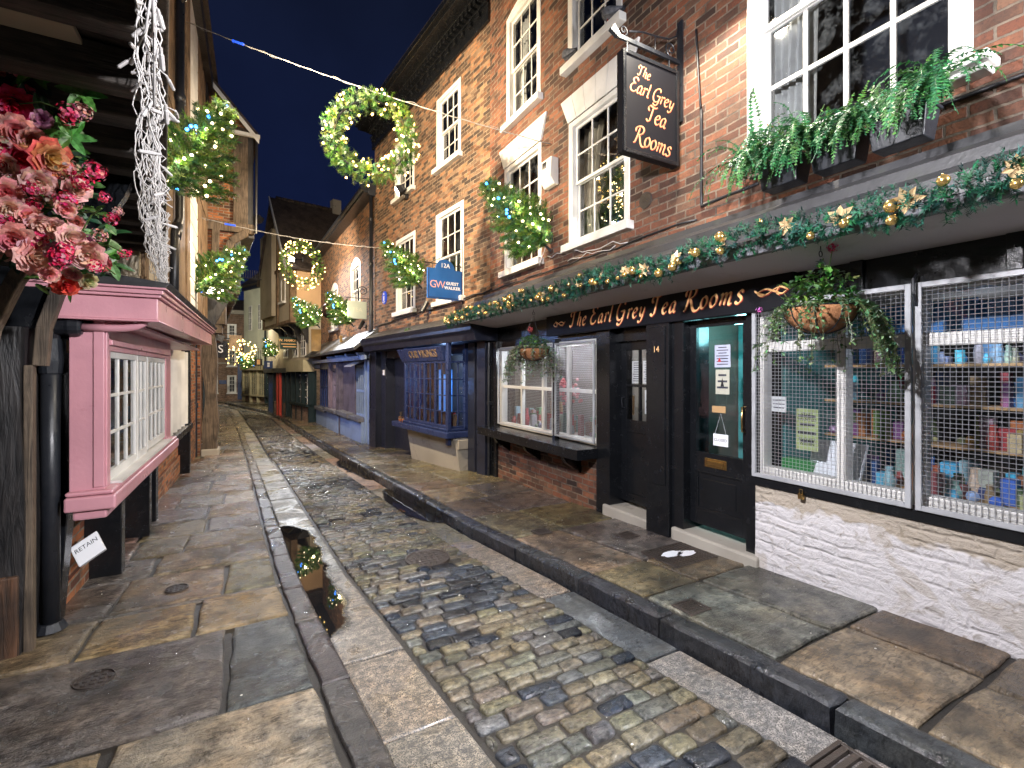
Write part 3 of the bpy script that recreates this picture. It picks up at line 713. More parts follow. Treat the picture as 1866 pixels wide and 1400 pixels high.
def sash(B, s0, s1, z0, z1, cols=3, rt=2, rb=2, fw=.085, proud=.012, mat='white', sill=.10, curtain=None, lintel=None, arch=0, back=.5, split=.5, mw=.022, inside=None):
    if s0 > s1: s0, s1 = s1, s0
    m = MB(); o = proud
    m.box(s0, s0 + fw, -.11, o, z0, z1).box(s1 - fw, s1, -.11, o, z0, z1).box(s0 + fw, s1 - fw, -.11, o - .002, z1 - fw * .8, z1).box(s0 + fw, s1 - fw, -.11, o - .002, z0, z0 + .045)
    # staff bead
    a, b, c, d = s0 + fw, s1 - fw, z0 + .045, z1 - fw * .8
    zm = lerp(c, d, split); st = .042
    for (za, zb, oa, rows) in ((zm - .018, d, -.035, rt), (c, zm + .018, -.07, rb)):
        m.box(a, a + st, oa - .03, oa, za, zb).box(b - st, b, oa - .03, oa, za, zb).box(a + st, b - st, oa - .03, oa - .001, za, za + .04).box(a + st, b - st, oa - .03, oa - .001, zb - .04, zb)
        grid_bars(m, a + st, b - st, za + .04, zb - .04, cols, rows, oa - .026, oa - .004, mw)
    W = m.build("window", M[mat], B, bev=.004, seg=1)
    m = MB(); m.quad((b, -.05, zm), (a, -.05, zm), (a, -.05, d), (b, -.05, d)); m.quad((b, -.085, c), (a, -.085, c), (a, -.085, zm), (b, -.085, zm)); m.build("pane", M['glass'], W)
    if sill:
        m = MB(); m.box(s0 - .06, s1 + .06, -.1, .10, z0 - sill, z0 - .003); m.build("sill", M[mat], W, bev=.008)
    if lintel:
        m = MB(); h = lintel; k = .16
        n = 6
        for i in range(n):
            t0, t1 = i / n, (i + 1) / n; g = .003
            bx0, bx1 = lerp(s0, s1, t0) + g, lerp(s0, s1, t1) - g; tx0, tx1 = lerp(s0 - k, s1 + k, t0) + g, lerp(s0 - k, s1 + k, t1) - g
            m.hexa([(bx0, -.05, z1 + .003), (bx1, -.05, z1 + .003), (bx1, .03, z1 + .003), (bx0, .03, z1 + .003)], [(tx0, -.05, z1 + h), (tx1, -.05, z1 + h), (tx1, .03, z1 + h), (tx0, .03, z1 + h)])
        m.box(s0 + .002, s1 - .002, -.04, .022, z1 + .003, z1 + .03)
        m.build("lintel", M[mat], W, bev=.003, seg=1)
    if arch:
        m = MB(); n = 10; top = []
        for i in range(n + 1): t = i / n; top.append((lerp(s1, s0, t), z1 + .002 + arch * math.sin(math.pi * t)))
        m.prism([(s0, z1 + .001), (s1, z1 + .001)] + top[1:-1], -.1, .014, 'y'); m.build("arch_head", M[mat], W)
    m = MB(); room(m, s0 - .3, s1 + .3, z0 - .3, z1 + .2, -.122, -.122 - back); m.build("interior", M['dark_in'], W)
    if curtain:
        m = MB(); wd = (b - a)
        sides = {'both': ((a, a + wd * .26), (b, b - wd * .26)), 'far': ((b, b - wd * .42),), 'near': ((a, a + wd * .3),)}[curtain]
        for x0, x1 in sides: drape(m, x0, x1, c, d, -.19, 4, .025, lambda tz: .55 + .45 * abs(tz - .35) * 1.5)
        m.build("curtain", M['curtain'], W, smooth=True)
    if inside: inside(W, a, b, c, d)
    return W, (s0, s1, z0, z1)
def rowlock(m, s0, s1, z1, h=.22, o=.004):
    n = int((s1 - s0 + .1) / .078)
    for i in range(n):
        t0, t1 = i / n, (i + 1) / n; g = .005; k = .07
        m.hexa([(lerp(s0, s1, t0) + g, -.03, z1 + .01), (lerp(s0, s1, t1) - g, -.03, z1 + .01), (lerp(s0, s1, t1) - g, o, z1 + .01), (lerp(s0, s1, t0) + g, o, z1 + .01)],
               [(lerp(s0 - k, s1 + k, t0) + g, -.03, z1 + h), (lerp(s0 - k, s1 + k, t1) - g, -.03, z1 + h), (lerp(s0 - k, s1 + k, t1) - g, o, z1 + h), (lerp(s0 - k, s1 + k, t0) + g, o, z1 + h)])
def door_panel(m, s0, s1, z0, z1, o, rec=.012, w_=.09):
    m.box(s0, s1, o - .02, o - rec, z0, z1); b = .02
    m.box(s0, s1, o - rec, o - rec + .012, z0, z0 + b).box(s0, s1, o - rec, o - rec + .012, z1 - b, z1).box(s0, s0 + b, o - rec, o - rec + .011, z0 + b, z1 - b).box(s1 - b, s1, o - rec, o - rec + .011, z0 + b, z1 - b)
    q = .07; m.box(s0 + q, s1 - q, o - rec, o - rec + .007, z0 + q, z1 - q)
def mesh_grille(name, B, s0, s1, z0, z1, o, step, wr, bar=.035, parts=1):
    W = MB(); W.box(s0, s0 + bar, o - .012, o + .012, z0, z1).box(s1 - bar, s1, o - .012, o + .012, z0, z1).box(s0 + bar, s1 - bar, o - .011, o + .011, z0, z0 + bar).box(s0 + bar, s1 - bar, o - .011, o + .011, z1 - bar, z1)
    g = W.build(name, M['galv'], B, bev=.003, seg=1)
    m = MB(); n = int((s1 - s0) / step); k = int((z1 - z0) / step)
    for i in range(1, n):
        x = lerp(s0, s1, i / n); m.tube([(x, o + (.0012 if (j + i) % 2 else -.0012), lerp(z0 + .01, z1 - .01, j / k)) for j in range(0, k + 1)], wr, 4, cap=False)
    for j in range(1, k):
        z = lerp(z0, z1, j / k); m.tube([(s0 + .01, o + .002, z), (s1 - .01, o + .002, z)], wr, 4, cap=False)
    m.build("wire_mesh", M['steel'], g); return g

# ================================================================== TEA ROOMS (right, x = 3.6)
EG = Fac(3.6, 0, 0, 1)
B = thing("tea_room_building", "tall red brick house with white sash windows over the black tea room shopfront", "building", (3.6, 0, 0), EG.rot)
HT = 10.2
egw = [(1.10, 2.49, 3.20, 5.35), (3.90, 5.03, 3.10, 4.67), (5.70, 6.82, 3.08, 4.75), (4.02, 5.05, 5.42, 7.1), (5.72, 6.75, 5.42, 7.12), (1.2, 2.4, 6.1, 7.8), (-2.2, -.9, 3.2, 5.35)]
m = MB(); wall_holes(m, -3.2, 7.37, 2.30, HT, [(a + .0, b, c, d) for a, b, c, d in egw]); shell(m, -3.2, 7.37, -.6, HT, 5)
for a, b, c, d in egw[3:5]: rowlock(m, a, b, d)
m.build("wall", M['brick_eg'], B)
def xmas_inside(W, a, b, c, d):
    m = MB(); rr_ = random.Random(4)
    for k in range(520):
        h = rr_.random(); z = lerp(c + .02, c + .62, h); r_ = .25 * (1 - h) + .02; an = rr_.uniform(0, 6.28); x = a + .36 + r_ * math.cos(an) * rr_.random() ** .4; y = -.30 + r_ * .5 * math.sin(an)
        m.cur = (.03, .10, .04); m.add([(x, y, z), (x + rr_.uniform(-.05, .05), y + rr_.uniform(-.02, .03), z - .03), (x + rr_.uniform(-.05, .05), y + .02, z - .01)], [(0, 1, 2)])
    m.build("window_tree", M['leafm'], W)
    m = MB()
    for k in range(34):
        h = rr_.random(); z = lerp(c + .05, c + .6, h); r_ = .24 * (1 - h) + .02; x = a + .36 + r_ * rr_.uniform(-1, 1); m.ball((x, -.16, z), .006, 6)
    m.build("fairy_light", M['bulb_dim'], W)
def star_inside(x, z, s_):
    def f(W, a, b, c, d):
        m = MB(); pts = []
        for k in range(10): r_ = s_ * (1 if k % 2 == 0 else .42); an = math.pi / 2 + k * math.pi / 5; pts.append((x + r_ * math.cos(an), z + r_ * math.sin(an)))
        for k in range(10):
            p, q = pts[k], pts[(k + 1) % 10]; m.tube([(p[0], -.15, p[1]), (q[0], -.15, q[1])], .009, 5); q = pts[(k + 3) % 10]; m.tube([(p[0], -.15, p[1]), (q[0], -.15, q[1])], .005, 4)
        m.tube([(x, -.15, z + s_), (x, -.15, d)], .002, 4); m.build("star", M['wicker'], W)
    return f
M['leafm'] = tinted("artificial_fir", .6, .3, .3, 30, .15); M['wicker'] = plain("wicker", (.42, .26, .12), .7)
M['bulb_dim'] = plain("small_bulb_far", (1, .8, .4), .4, 0, (1, .75, .35), 5)
def two(f, g): return lambda *a: (f(*a), g(*a))
# the big tripartite window
def big_win(B):
    s0, s1, z0, z1 = egw[0]; m = MB(); fw = .10
    m.box(s0, s0 + fw, -.11, .03, z0, z1).box(s1 - fw, s1, -.11, .03, z0, z1).box(s0 + fw, s1 - fw, -.11, .028, z0, z0 + .05).box(s0 + fw, s1 - fw, -.11, .028, z1 - .08, z1)
    for x in (s0 + .018, s0 + .06, s1 - .03, s1 - .072): m.box(x, x + .012, .03, .04, z0, z1)
    a, b, c, d = s0 + fw, s1 - fw, z0 + .05, z1 - .08; zm = c + .98
    for za, zb, oa, rows in ((zm - .02, d, -.03, 2), (c, zm + .02, -.065, 2)):
        m.box(a, a + .035, oa - .03, oa, za, zb).box(b - .035, b, oa - .03, oa, za, zb).box(a + .035, b - .035, oa - .03, oa - .001, za, za + .045).box(a + .035, b - .035, oa - .03, oa - .001, zb - .045, zb)
        grid_bars(m, a + .035, b - .035, za + .045, zb - .045, 4, rows, oa - .028, oa - .002, .034)
    W = m.build("window", M['white'], B, bev=.004, seg=2)
    m = MB(); m.quad((b, -.045, zm), (a, -.045, zm), (a, -.045, d), (b, -.045, d)); m.quad((b, -.08, c), (a, -.08, c), (a, -.08, zm), (b, -.08, zm)); m.build("pane", M['glass'], W)
    m = MB(); m.box(s0 - .11, s1 + .07, -.1, .17, z0 - .055, z0 - .003); m.box(s0 - .09, s1 + .05, -.1, .12, z0 - .085, z0 - .055); m.build("sill", M['white'], W, bev=.01)
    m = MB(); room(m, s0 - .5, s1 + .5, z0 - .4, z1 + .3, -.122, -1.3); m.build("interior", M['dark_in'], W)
    m = MB(); drape(m, b, b - .30, c, d, -.20, 4, .03, lambda t: .7 + .3 * t); m.build("curtain", M['curtain'], W, smooth=True)
    m = MB(); drape(m, b - .24, b - .38, c, d, -.17, 1, .02, lambda t: .7 + .35 * t); m.build("curtain", M['curtain_pat'], W, smooth=True)
big_win(B)
sash(B, *egw[1][:4], 3, 2, 2, .085, lintel=.34, curtain='far', inside=two(xmas_inside, star_inside(4.22, 4.18, .11)))
sash(B, *egw[2][:4], 3, 2, 2, .085, lintel=.34, curtain='both')
sash(B, *egw[3][:4], 3, 2, 2, .10, curtain='near', inside=star_inside(4.5, 6.1, .12))
sash(B, *egw[4][:4], 3, 2, 2, .10, curtain='far', arch=.10)
sash(B, *egw[5][:4], 3, 2, 2, .10); sash(B, *egw[6][:4], 4, 2, 2, .10)
# projecting lead canopy over the shop
ZC = lambda s_: 2.38
m = MB()
m.prism([(0, 2.80), (0, 2.36), (.30, 2.36), (.30, 2.62)], -3.0, 7.32, 'x')                                    # core
steps = [(.0, 2.80), (.16, 2.75), (.17, 2.70), (.34, 2.615), (.345, 2.55), (.52, 2.46), (.525, 2.40), (.66, 2.35), (.66, 2.31), (.0, 2.30)]
m.v = []; m.f = []; m.m = []; m.c = []
m.prism([(p[0], p[1]) for p in steps][::-1], -3.0, 7.30, 'x')
m.build("canopy", M['lead'], B)
m = MB(); m.box(-3.0, 7.28, .595, .655, 2.248, 2.309)
m.build("canopy_trim", M['grey_wood'], B, bev=.006)
m = MB(); m.prism([(.59, 2.295), (.59, 2.255), (.13, 2.20), (-.05, 2.20), (-.05, 2.295)][::-1], -3.0, 7.25, 'x'); m.build("soffit", M['soffit'], B)
# black timber front: posts, beams
SZ0 = -.6
def gz(s_): return zg(s_)
m = MB()
m.box(-3.0, 7.30, -.30, -.02, 1.97, 2.22)                      # head beam
m.box(-3.0, 2.12, -.02, .055, 2.0, 2.30)                     # blank fascia on the right
m.box(.88, .95, .055, .075, 2.0, 2.30); m.box(1.62, 1.70, .055, .085, 1.98, 2.32)
for a, b, o1 in ((2.40, 2.50, .03), (3.12, 3.26, .06), (4.18, 4.42, .05), (7.02, 7.30, .06)):
    m.box(a, b, -.30, o1, gz(a) - .2, 1.97)
m.box(3.26, 3.56, -.16, .10, gz(3.4) - .2, 1.97); m.box(3.30, 3.52, .10, .112, .35, 1.9)       # the pilaster with the number
m.box(4.42, 7.02, -.2, .0, 1.86, 1.97)
m.box(5.28, 5.36, -.02, .05, .5, 1.9)
m.build("shopfront_timber", M['black'], B, bev=.006)
# sign board and lettering
m = MB(); m.box(2.06, 5.40, .06, .115, 1.935, 2.225)
m.box(2.04, 5.42, .055, .125, 2.222, 2.245)
sb = m.build("fascia_board", M['sign_black'], B, bev=.004)
Mx = face_M((3.66, .1165, 2.025), (-1, 0, 0), (0, 0, 1))
for nm, mt, off, z, wn in (("lettering_shade", 'sign_red', (.035, -.035), 0, .15), ("lettering", 'goldleaf', (0, 0), .0015, .13)):
    t = MB(); script_line(t, "The Earl Grey Tea Rooms", .175, Mx, z, wn, .24, off, 1.22, caps=1.12)
    t.build(nm, M[mt], sb)
    for sx, cx in ((1, -1.43), (-1, 1.43)):
        t = MB()
        for st in ([(0, .35), (.3, .52), (.62, .40), (.9, .22), (1.25, .35), (1.4, .5)], [(0, .33), (.25, .18), (.55, .34), (.9, .50), (1.25, .36), (1.1, .18), (.8, .28)], [(.3, .62), (.45, .3), (.35, .12)]):
            nib(t, [(a * 1.0 * sx - .7 * sx + off[0], b * .9 + off[1]) for a, b in st], .085, Mx @ Matrix.Translation((cx, 0, z)) @ Matrix.Diagonal((.19, .17, 1, 1)), 0)
        t.build('flourish', M[mt], sb)
put_text("14", .085, face_M((3.41, .1145, 1.68), (-1, 0, 0), (0, 0, 1)), M['goldleaf'], B, extr=.0015)
# ---- door 2 (glazed, with letter plate)
a, b, z0 = 2.50, 3.12, gz(2.8) + .17
m = MB(); o = -.03
m.box(a, a + .07, o - .045, o, z0, 1.94).box(b - .07, b, o - .045, o, z0, 1.94).box(a + .07, b - .07, o - .045, o, 1.87, 1.94).box(a + .07, b - .07, o - .045, o, .55, .72).box(a + .07, b - .07, o - .045, o, z0, z0 + .14)
door_panel(m, a + .07, b - .07, z0 + .14, .55, o)
D = m.build("door", M['black'], B, bev=.004)
m = MB(); m.quad((b - .07, o - .02, .72), (a + .07, o - .02, .72), (a + .07, o - .02, 1.87), (b - .07, o - .02, 1.87)); m.build("pane", M['glass_clear'], D)
m = MB(); m.box(2.72, 2.95, o, o + .008, .595, .675); m.box(2.745, 2.925, o + .008, o + .014, .612, .658); m.build("letter_plate", M['brass'], D, bev=.003)
m = MB(); m.tube([(2.535, o + .005, .95), (2.535, o + .055, .96), (2.535, o + .06, 1.06), (2.535, o + .055, 1.16), (2.535, o + .005, 1.17)], .009, 8); m.build("handle", M['brass'], D, smooth=True)
# notices inside the glass
def notice(par, s0, s1, z0, z1, o, col, lines, tilt=0, red=None):
    m = MB(); m.cur = col; m.box(s0, s1, o - .003, o, z0, z1)
    m.cur = (.05, .05, .07); n = lines
    for i in range(n):
        z = lerp(z1, z0, (i + .9) / (n + 1)); w_ = rnd.uniform(.5, .85) * (s1 - s0) / 2; c = (s0 + s1) / 2; h = (z1 - z0) / (n + 1) * .16; m.box(c - w_, c + w_, o, o + .0008, z - h, z + h)
    if red:
        m.cur = (.6, .04, .05); z = z0 + .05
        m.add([(s1 - .03, o + .001, z), (s1 - .07, o + .001, z), (s1 - .05, o + .001, z + .04)], [(0, 1, 2)])
    m.cur = None; return m.build("notice", M['tinted_sheet'], par)
M['tinted_sheet'] = tinted("printed_sheet", .7, .3, .05, 20); M['goods'] = tinted("shop_goods", .4, .5, .15, 50)
notice(D, 2.71, 2.87, 1.50, 1.70, o - .03, (.55, .56, .68), 7, red=True); notice(D, 2.72, 2.86, 1.26, 1.48, o - .03, (.60, .56, .44), 3)
m = MB(); m.cur = (.02, .02, .02); c = 2.79; m.add([(c - .018, o - .028, 1.33), (c + .018, o - .028, 1.33), (c, o - .028, 1.41)], [(0, 2, 1)]); m.build("notice_mark", M['tinted_sheet'], D)
m = MB(); m.box(2.74, 2.88, o - .012, o - .004, 1.095, 1.155); hs = m.build("wooden_sign", M['wicker'], D, bev=.003)
m = MB(); m.box(2.715, 2.865, o - .012, o - .004, .80, .905); m.tube([(2.735, o - .008, .905), (2.79, o - .008, 1.09), (2.85, o - .008, .905)], .0015, 4)
cs = m.build("closed_sign", M['paper'], D, bev=.003)
put_text("CLOSED", .036, face_M((2.79, o - .0035, .852), (-1, 0, 0), (0, .0, 1)), M['dark_in'], cs, extr=.0005)
# ---- door 1 (four panes)
a, b, z0 = 3.60, 4.18, gz(3.9) + .16; o = -.12
m = MB()
m.box(a - .04, a + .09, o - .045, o, z0, 1.80).box(b - .09, b, o - .045, o, z0, 1.80).box(a + .09, b - .09, o - .045, o, 1.70, 1.80).box(a + .09, b - .09, o - .045, o, .78, .92).box(a + .09, b - .09, o - .045, o, z0, z0 + .1)
m.box(a + .09, b - .09, o - .04, o - .012, z0 + .1, .78); m.box((a + b) / 2 - .012, (a + b) / 2 + .012, o - .04, o - .002, .92, 1.70).box(a + .09, b - .09, o - .04, o - .003, 1.29, 1.32)
m.box(a - .04, b, -.2, -.06, 1.80, 1.97)
D1 = m.build("door", M['black'], B, bev=.004)
m = MB(); m.quad((b - .09, o - .02, .92), (a + .09, o - .02, .92), (a + .09, o - .02, 1.70), (b - .09, o - .02, 1.70)); m.build("pane", M['glass_clear'], D1)
notice(D1, 3.70, 3.86, 1.33, 1.58, o - .028, (.6, .6, .6), 9); notice(D1, 3.90, 4.03, 1.33, 1.58, o - .03, (.6, .6, .6), 9)
n2 = notice(D1, 3.71, 3.83, 1.0, 1.26, o - .028, (.66, .66, .66), 3)
m = MB(); m.cur = (.10, .30, .10); m.box(3.735, 3.80, o - .027, o - .025, 1.085, 1.10); m.add([(3.735, o - .026, 1.065), (3.735, o - .026, 1.12), (3.71, o - .026, 1.092)], [(0, 1, 2)]); m.cur = (.6, .05, .05)
m.tube([(3.77 + .028 * math.cos(k * .63), o - .026, 1.20 + .028 * math.sin(k * .63)) for k in range(10)], .003, 4, closed=True); m.build("notice_mark", M['tinted_sheet'], D1)
m = MB(); m.tube([(4.12, o, 1.05), (4.12, o + .04, 1.06), (4.12, o + .04, 1.16), (4.12, o, 1.17)], .007, 6); m.build("handle", M['iron'], D1)
# steps
m = MB(); m.box(2.36, 3.24, -.3, .10, gz(2.8) - .2, gz(2.8) + .10).box(3.58, 4.28, -.3, .08, gz(3.9) - .2, gz(3.9) + .11); m.build("doorstep", M['cement'], B, bev=.02)
# ---- left display window with mesh and stall-board
m = MB(); F_ = .06
m.box(4.44, 4.50, -.12, -.01, .57, 1.86).box(6.95, 7.02, -.12, -.01, .57, 1.86).box(4.50, 6.95, -.12, -.012, .57, .63).box(4.50, 6.95, -.12, -.012, 1.80, 1.86)
grid_bars(m, 4.50, 6.95, .63, 1.80, 4, 2, -.09, -.03, .045)
W = m.build("window", M['white'], B, bev=.004)
m = MB(); m.quad((6.95, -.06, .63), (4.50, -.06, .63), (4.50, -.06, 1.80), (6.95, -.06, 1.80)); m.build("pane", M['glass_clear'], W)
mesh_grille("window_grille", B, 4.46, 5.30, .60, 1.84, .045, .022, .0012, .022); mesh_grille("window_grille", B, 5.34, 6.98, .60, 1.84, .045, .022, .0012, .022)
m = MB(); m.box(4.38, 7.12, -.05, .36, .44, .56).box(4.40, 7.10, .33, .352, .435, .44)
for x in (4.75, 5.7, 6.6): m.prism([(.0, .44), (.30, .44), (.24, .34), (.08, .24), (.0, .18)], x, x + .07, 'x')
m.build("stall_board", M['black'], B, bev=.012)
m = MB(); wall_holes(m, 4.42, 7.02, gz(6) - .35, .46, [], o=.02); m.build("stall_riser", M['brick_eg'], B)
m = MB(); m.tube([(7.22, .10, -.4), (7.22, .10, 1.95)], .022, 8); m.box(7.18, 7.26, .05, .12, .9, .95); m.build("downpipe", M['iron'], B, smooth=False)
# ---- right display window: white frame, two galvanised grilles, black rail
m = MB(); z0, z1 = .63, 2.0
m.box(2.37, 2.41, -.12, -.01, z0, z1).box(-2.6, 2.37, -.12, -.012, z1 - .05, z1).box(-2.6, 2.37, -.12, -.012, z0, z0 + .07).box(-2.6, 2.37, -.11, -.02, 1.62, 1.70)
for x in (1.80, 1.36, .86, .36, -.3, -1.0, -1.8): m.box(x - .03, x + .03, -.11, -.014, z0, z1)
W = m.build("window", M['white'], B, bev=.004)
m = MB(); m.quad((2.37, -.06, z0), (-2.6, -.06, z0), (-2.6, -.06, z1), (2.37, -.06, z1)); m.build("pane", M['glass_clear'], W)
g1 = mesh_grille("window_grille", B, 1.36, 2.41, .625, 2.0, .075, .0265, .0018, .032)
g2 = mesh_grille("window_grille", B, .10, 1.34, .625, 2.0, .075, .0265, .0018, .032); mesh_grille("window_grille", B, -1.3, .08, .625, 2.0, .075, .0265, .0018, .032)
m = MB(); m.box(-3.0, 2.41, -.05, .06, .55, .62); m.build("sill_rail", M['black'], B, bev=.006)
m = MB(); m.tube([(1.33, .09, 1.86), (1.33, .13, 1.93), (1.33, .13, 2.02), (1.33, .09, 2.05)], .007, 6); m.build("hook", M['iron'], B)
pl = MB(); pl.box(2.0, 2.035, .075, .10, .53, .57); pl.tube([(2.008, .088, .57), (2.008, .088, .60), (2.027, .088, .60), (2.027, .088, .57)], .004, 6); pl.build("padlock", M['brass'], g1, bev=.002)
# rendered white wall below
M['limewash'] = NT("rough_limewash")
t = M['limewash']; v = t.coord(); bigv = t.noise(v, 2.2, 4, .6, .8); fine = t.noise(v, 28, 5, .7)
mp = t.coord((6, 6, 12)); cr_ = t.noise(mp, 1, 4, .6, 2.5)
msk = t.ramp(bigv, (.60, (0, 0, 0)), (.64, (1, 1, 1)))
sx = t.new("SeparateXYZ"); tcx = t.new("TexCoord"); t.l(tcx.outputs["Object"], sx.inputs[0])
hi = t.ramp(t.math('ADD', sx.outputs[2], t.math('MULTIPLY', t.noise(v, 3.5, 3), .35)), (.60, (0, 0, 0)), (.62, (1, 1, 1)))
col = t.mix((.56, .54, .55), (.38, .33, .27), t.math('ADD', t.math('MULTIPLY', msk, .5), hi, True))
col = t.mix(col, (.20, .16, .10), t.math('MULTIPLY', t.ramp(cr_, (.56, (0, 0, 0)), (.68, (1, 1, 1))), .55)); t.set(col, .75)
br = t.new("TexBrick"); cbx = t.new("CombineXYZ"); t.l(sx.outputs[0], cbx.inputs[0]); t.l(sx.outputs[2], cbx.inputs[1]); nzx = t.new("TexNoise"); nzx.inputs["Scale"].default_value = 3.0; nzx.inputs["Detail"].default_value = 3; t.l(v, nzx.inputs["Vector"]); scx = t.new("VectorMath", operation='SCALE'); scx.inputs["Scale"].default_value = .11; t.l(nzx.outputs["Color"], scx.inputs[0]); adx = t.new("VectorMath", operation='ADD'); t.l(cbx.outputs[0], adx.inputs[0]); t.l(scx.outputs[0], adx.inputs[1]); t.l(adx.outputs[0], br.inputs["Vector"]); br.inputs["Scale"].default_value = 1; br.inputs["Brick Width"].default_value = .23; br.inputs["Row Height"].default_value = .08; br.inputs["Mortar Smooth"].default_value = 1; br.inputs["Mortar Size"].default_value = .02
t.bump(t.math('ADD', t.math('ADD', t.math('MULTIPLY', cr_, .55), t.math('MULTIPLY', fine, .5)), t.math('ADD', t.math('MULTIPLY', t.math('MULTIPLY', br.outputs["Fac"], t.ramp(bigv, (.42, (1, 1, 1)), (.6, (.15, .15, .15)))), -.40), t.math('MULTIPLY', t.noise(v, 7, 4, .6, 1), .9))), 1.0, .024); M['limewash'] = t.m
m = MB(); ns = 60
vs = []; fs = []
for i in range(ns + 1):
    for j in range(11):
        s_ = lerp(-3, 2.40, i / ns); z = lerp(zg(s_) - .15, .55, j / 10); vs.append((s_, .045 + .012 * noise.noise((s_ * 4, z * 5, 1)) + .02 * (1 - j / 10), z))
for i in range(ns):
    for j in range(10): a_ = i * 11 + j; fs.append((a_, a_ + 1, a_ + 12, a_ + 11))
m.add(vs, fs); m.quad((2.40, .05, -.5), (2.40, -.2, -.5), (2.40, -.2, .55), (2.40, .05, .55)); m.build("rendered_wall", M['limewash'], B, smooth=True)
# ---- the lit shop interior
m = MB(); room(m, -3.0, 3.28, -.05, 1.99, -.315, -2.4)
M['shop_wall'] = paint("shop_wall", (.10, .085, .07), .7, .2, .2, 4); M['shop_teal'] = paint("teal_wall", (.05, .24, .24), .6, .1, .2, 4)
IN = m.build("interior", M['shop_wall'], B)
m = MB(); room(m, 3.3, 7.28, .0, 1.96, -.315, -1.5); m.build("interior", M['shop_wall'], B)
m = MB(); m.box(2.42, 3.25, -.95, -.92, 0, 1.95).box(2.40, 2.43, -2.3, -.35, 0, 1.95); m.build("partition", M['shop_teal'], B)
def goods(s0, s1, o0, o1, z, n, hs, cols, seed, name="goods"):
    r = random.Random(seed); m = MB()
    for _ in range(n):
        m.cur = tuple(c * r.uniform(.6, 1.2) for c in r.choice(cols)); x = r.uniform(s0, s1); y = r.uniform(o0, o1); w_ = r.uniform(.03, .10); h = r.uniform(*hs); d_ = r.uniform(.02, .05)
        k = r.random()
        if k < .5: m.box(x - w_ / 2, x + w_ / 2, y - d_, y + d_, z, z + h, 0)
        elif k < .8: m.lathe([(w_ * .4, z), (w_ * .5, z + h * .4), (w_ * .3, z + h * .8), (w_ * .34, z + h)], 10, 0, Matrix.Translation((x, y, 0)))
        else: m.ball((x, y, z + w_ * .45), w_ * .45, 8)
    m.cur = None; return m.build(name, M['goods'], B)
BL = [(.05, .25, .55), (.10, .45, .65), (.30, .50, .60), (.02, .08, .25), (.45, .45, .5)]; WM = [(.45, .18, .06), (.35, .30, .12), (.5, .45, .35), (.40, .06, .06), (.12, .22, .10), (.3, .12, .3)]
m = MB()
for z in (.62, .92, 1.22, 1.52): m.box(-2.9, 2.35, -1.15, -.85, z - .02, z)
m.box(-2.9, 2.35, -.8, -.32, .60, .63); m.build("shelf", M['wicker'], B)
goods(-1.5, 2.3, -.75, -.36, .63, 190, (.05, .20), BL + WM + [(.5, .5, .55)], 1)
for k, z in enumerate((.62, .92, 1.22, 1.52)): goods(-2.6, 2.3, -1.1, -.86, z, 150, (.06, .24), (BL, WM, BL + WM, BL)[k], 10 + k)
m = MB()
for x, z0_, z1_, y in ((1.15, 1.72, 1.92, -.5), (1.6, 1.74, 1.95, -.55), (.6, 1.70, 1.95, -.6)): m.box(x - .35, x + .3, y - .02, y, z0_, z1_)
m.build("hanging_cloth", plain("blue_cloth", (.03, .16, .42), .7), B)
m = MB()
for k in range(14):
    z = .55 + k * .10; m.tube([(2.53, -.45, z), (2.75, -.45, z)], .004, 5)
for x in (2.53, 2.64, 2.75): m.tube([(x, -.45, .4), (x, -.45, 1.9)], .005, 5)
m.build("card_rack", M['white'], B)
r = random.Random(5); m = MB()
for k in range(13):
    for q in range(2):
        m.cur = r.choice(BL + [(.5, .5, .55), (.5, .1, .1)]); x = 2.54 + q * .11; z = .57 + k * .10; m.hexa([(x, -.44, z), (x + .09, -.44, z), (x + .09, -.435, z), (x, -.435, z)], [(x, -.42, z + .08), (x + .09, -.42, z + .08), (x + .09, -.415, z + .08), (x, -.415, z + .08)])
m.build("postcards", M['goods'], B)
notice(B, 2.24, 2.36, 1.14, 1.26, -.10, (.72, .72, .72), 3); ns_ = notice(B, 2.0, 2.16, .86, 1.18, -.10, (.42, .50, .24), 4)
m = MB(); m.hexa([(1.78, -.25, .68), (2.15, -.25, .68), (2.15, -.22, .68), (1.78, -.22, .68)], [(1.80, -.40, .92), (2.17, -.40, .92), (2.17, -.37, .92), (1.80, -.37, .92)]); m.build("book", M['paper'], B)
m = MB(); m.box(2.1, 2.34, -.30, -.2, .64, .76); m.build("box", plain("green_box", (.03, .22, .06), .5), B)
for tx, z, sz_ in (("STAFF", 1.135, .032), ("WANTED", 1.095, .032), ("ENQUIRE", .945, .03), ("WITHIN", .91, .03)):
    put_text(tx, sz_, face_M((2.08, -.0985, z), (-1, 0, 0), (0, 0, 1)), M['dark_in'], ns_, extr=.0005)
# left window display
m = MB(); m.box(4.46, 6.98, -.75, -.13, .55, .60); m.build("shelf", M['white'], B)
goods(4.55, 6.9, -.65, -.18, .60, 100, (.05, .30), [(.55, .55, .58), (.5, .5, .5), (.35, .45, .5), (.45, .06, .06), (.35, .22, .10), (.1, .25, .15)], 31)
m = MB(); m.box(5.9, 6.2, -.5, -.48, .62, 1.0); m.box(4.6, 5.3, -.72, -.70, .9, 1.15); m.build("picture_frame", M['wicker'], B)
m = MB(); r = random.Random(8)
for k in range(60):
    m.cur = (.45, .05, .06); m.ball((5.6 + r.uniform(-.2, .35), -.4 + r.uniform(-.1, .1), 1.15 + r.uniform(-.15, .2)), .025, 6)
m.build("red_flowers", M['goods'], B)
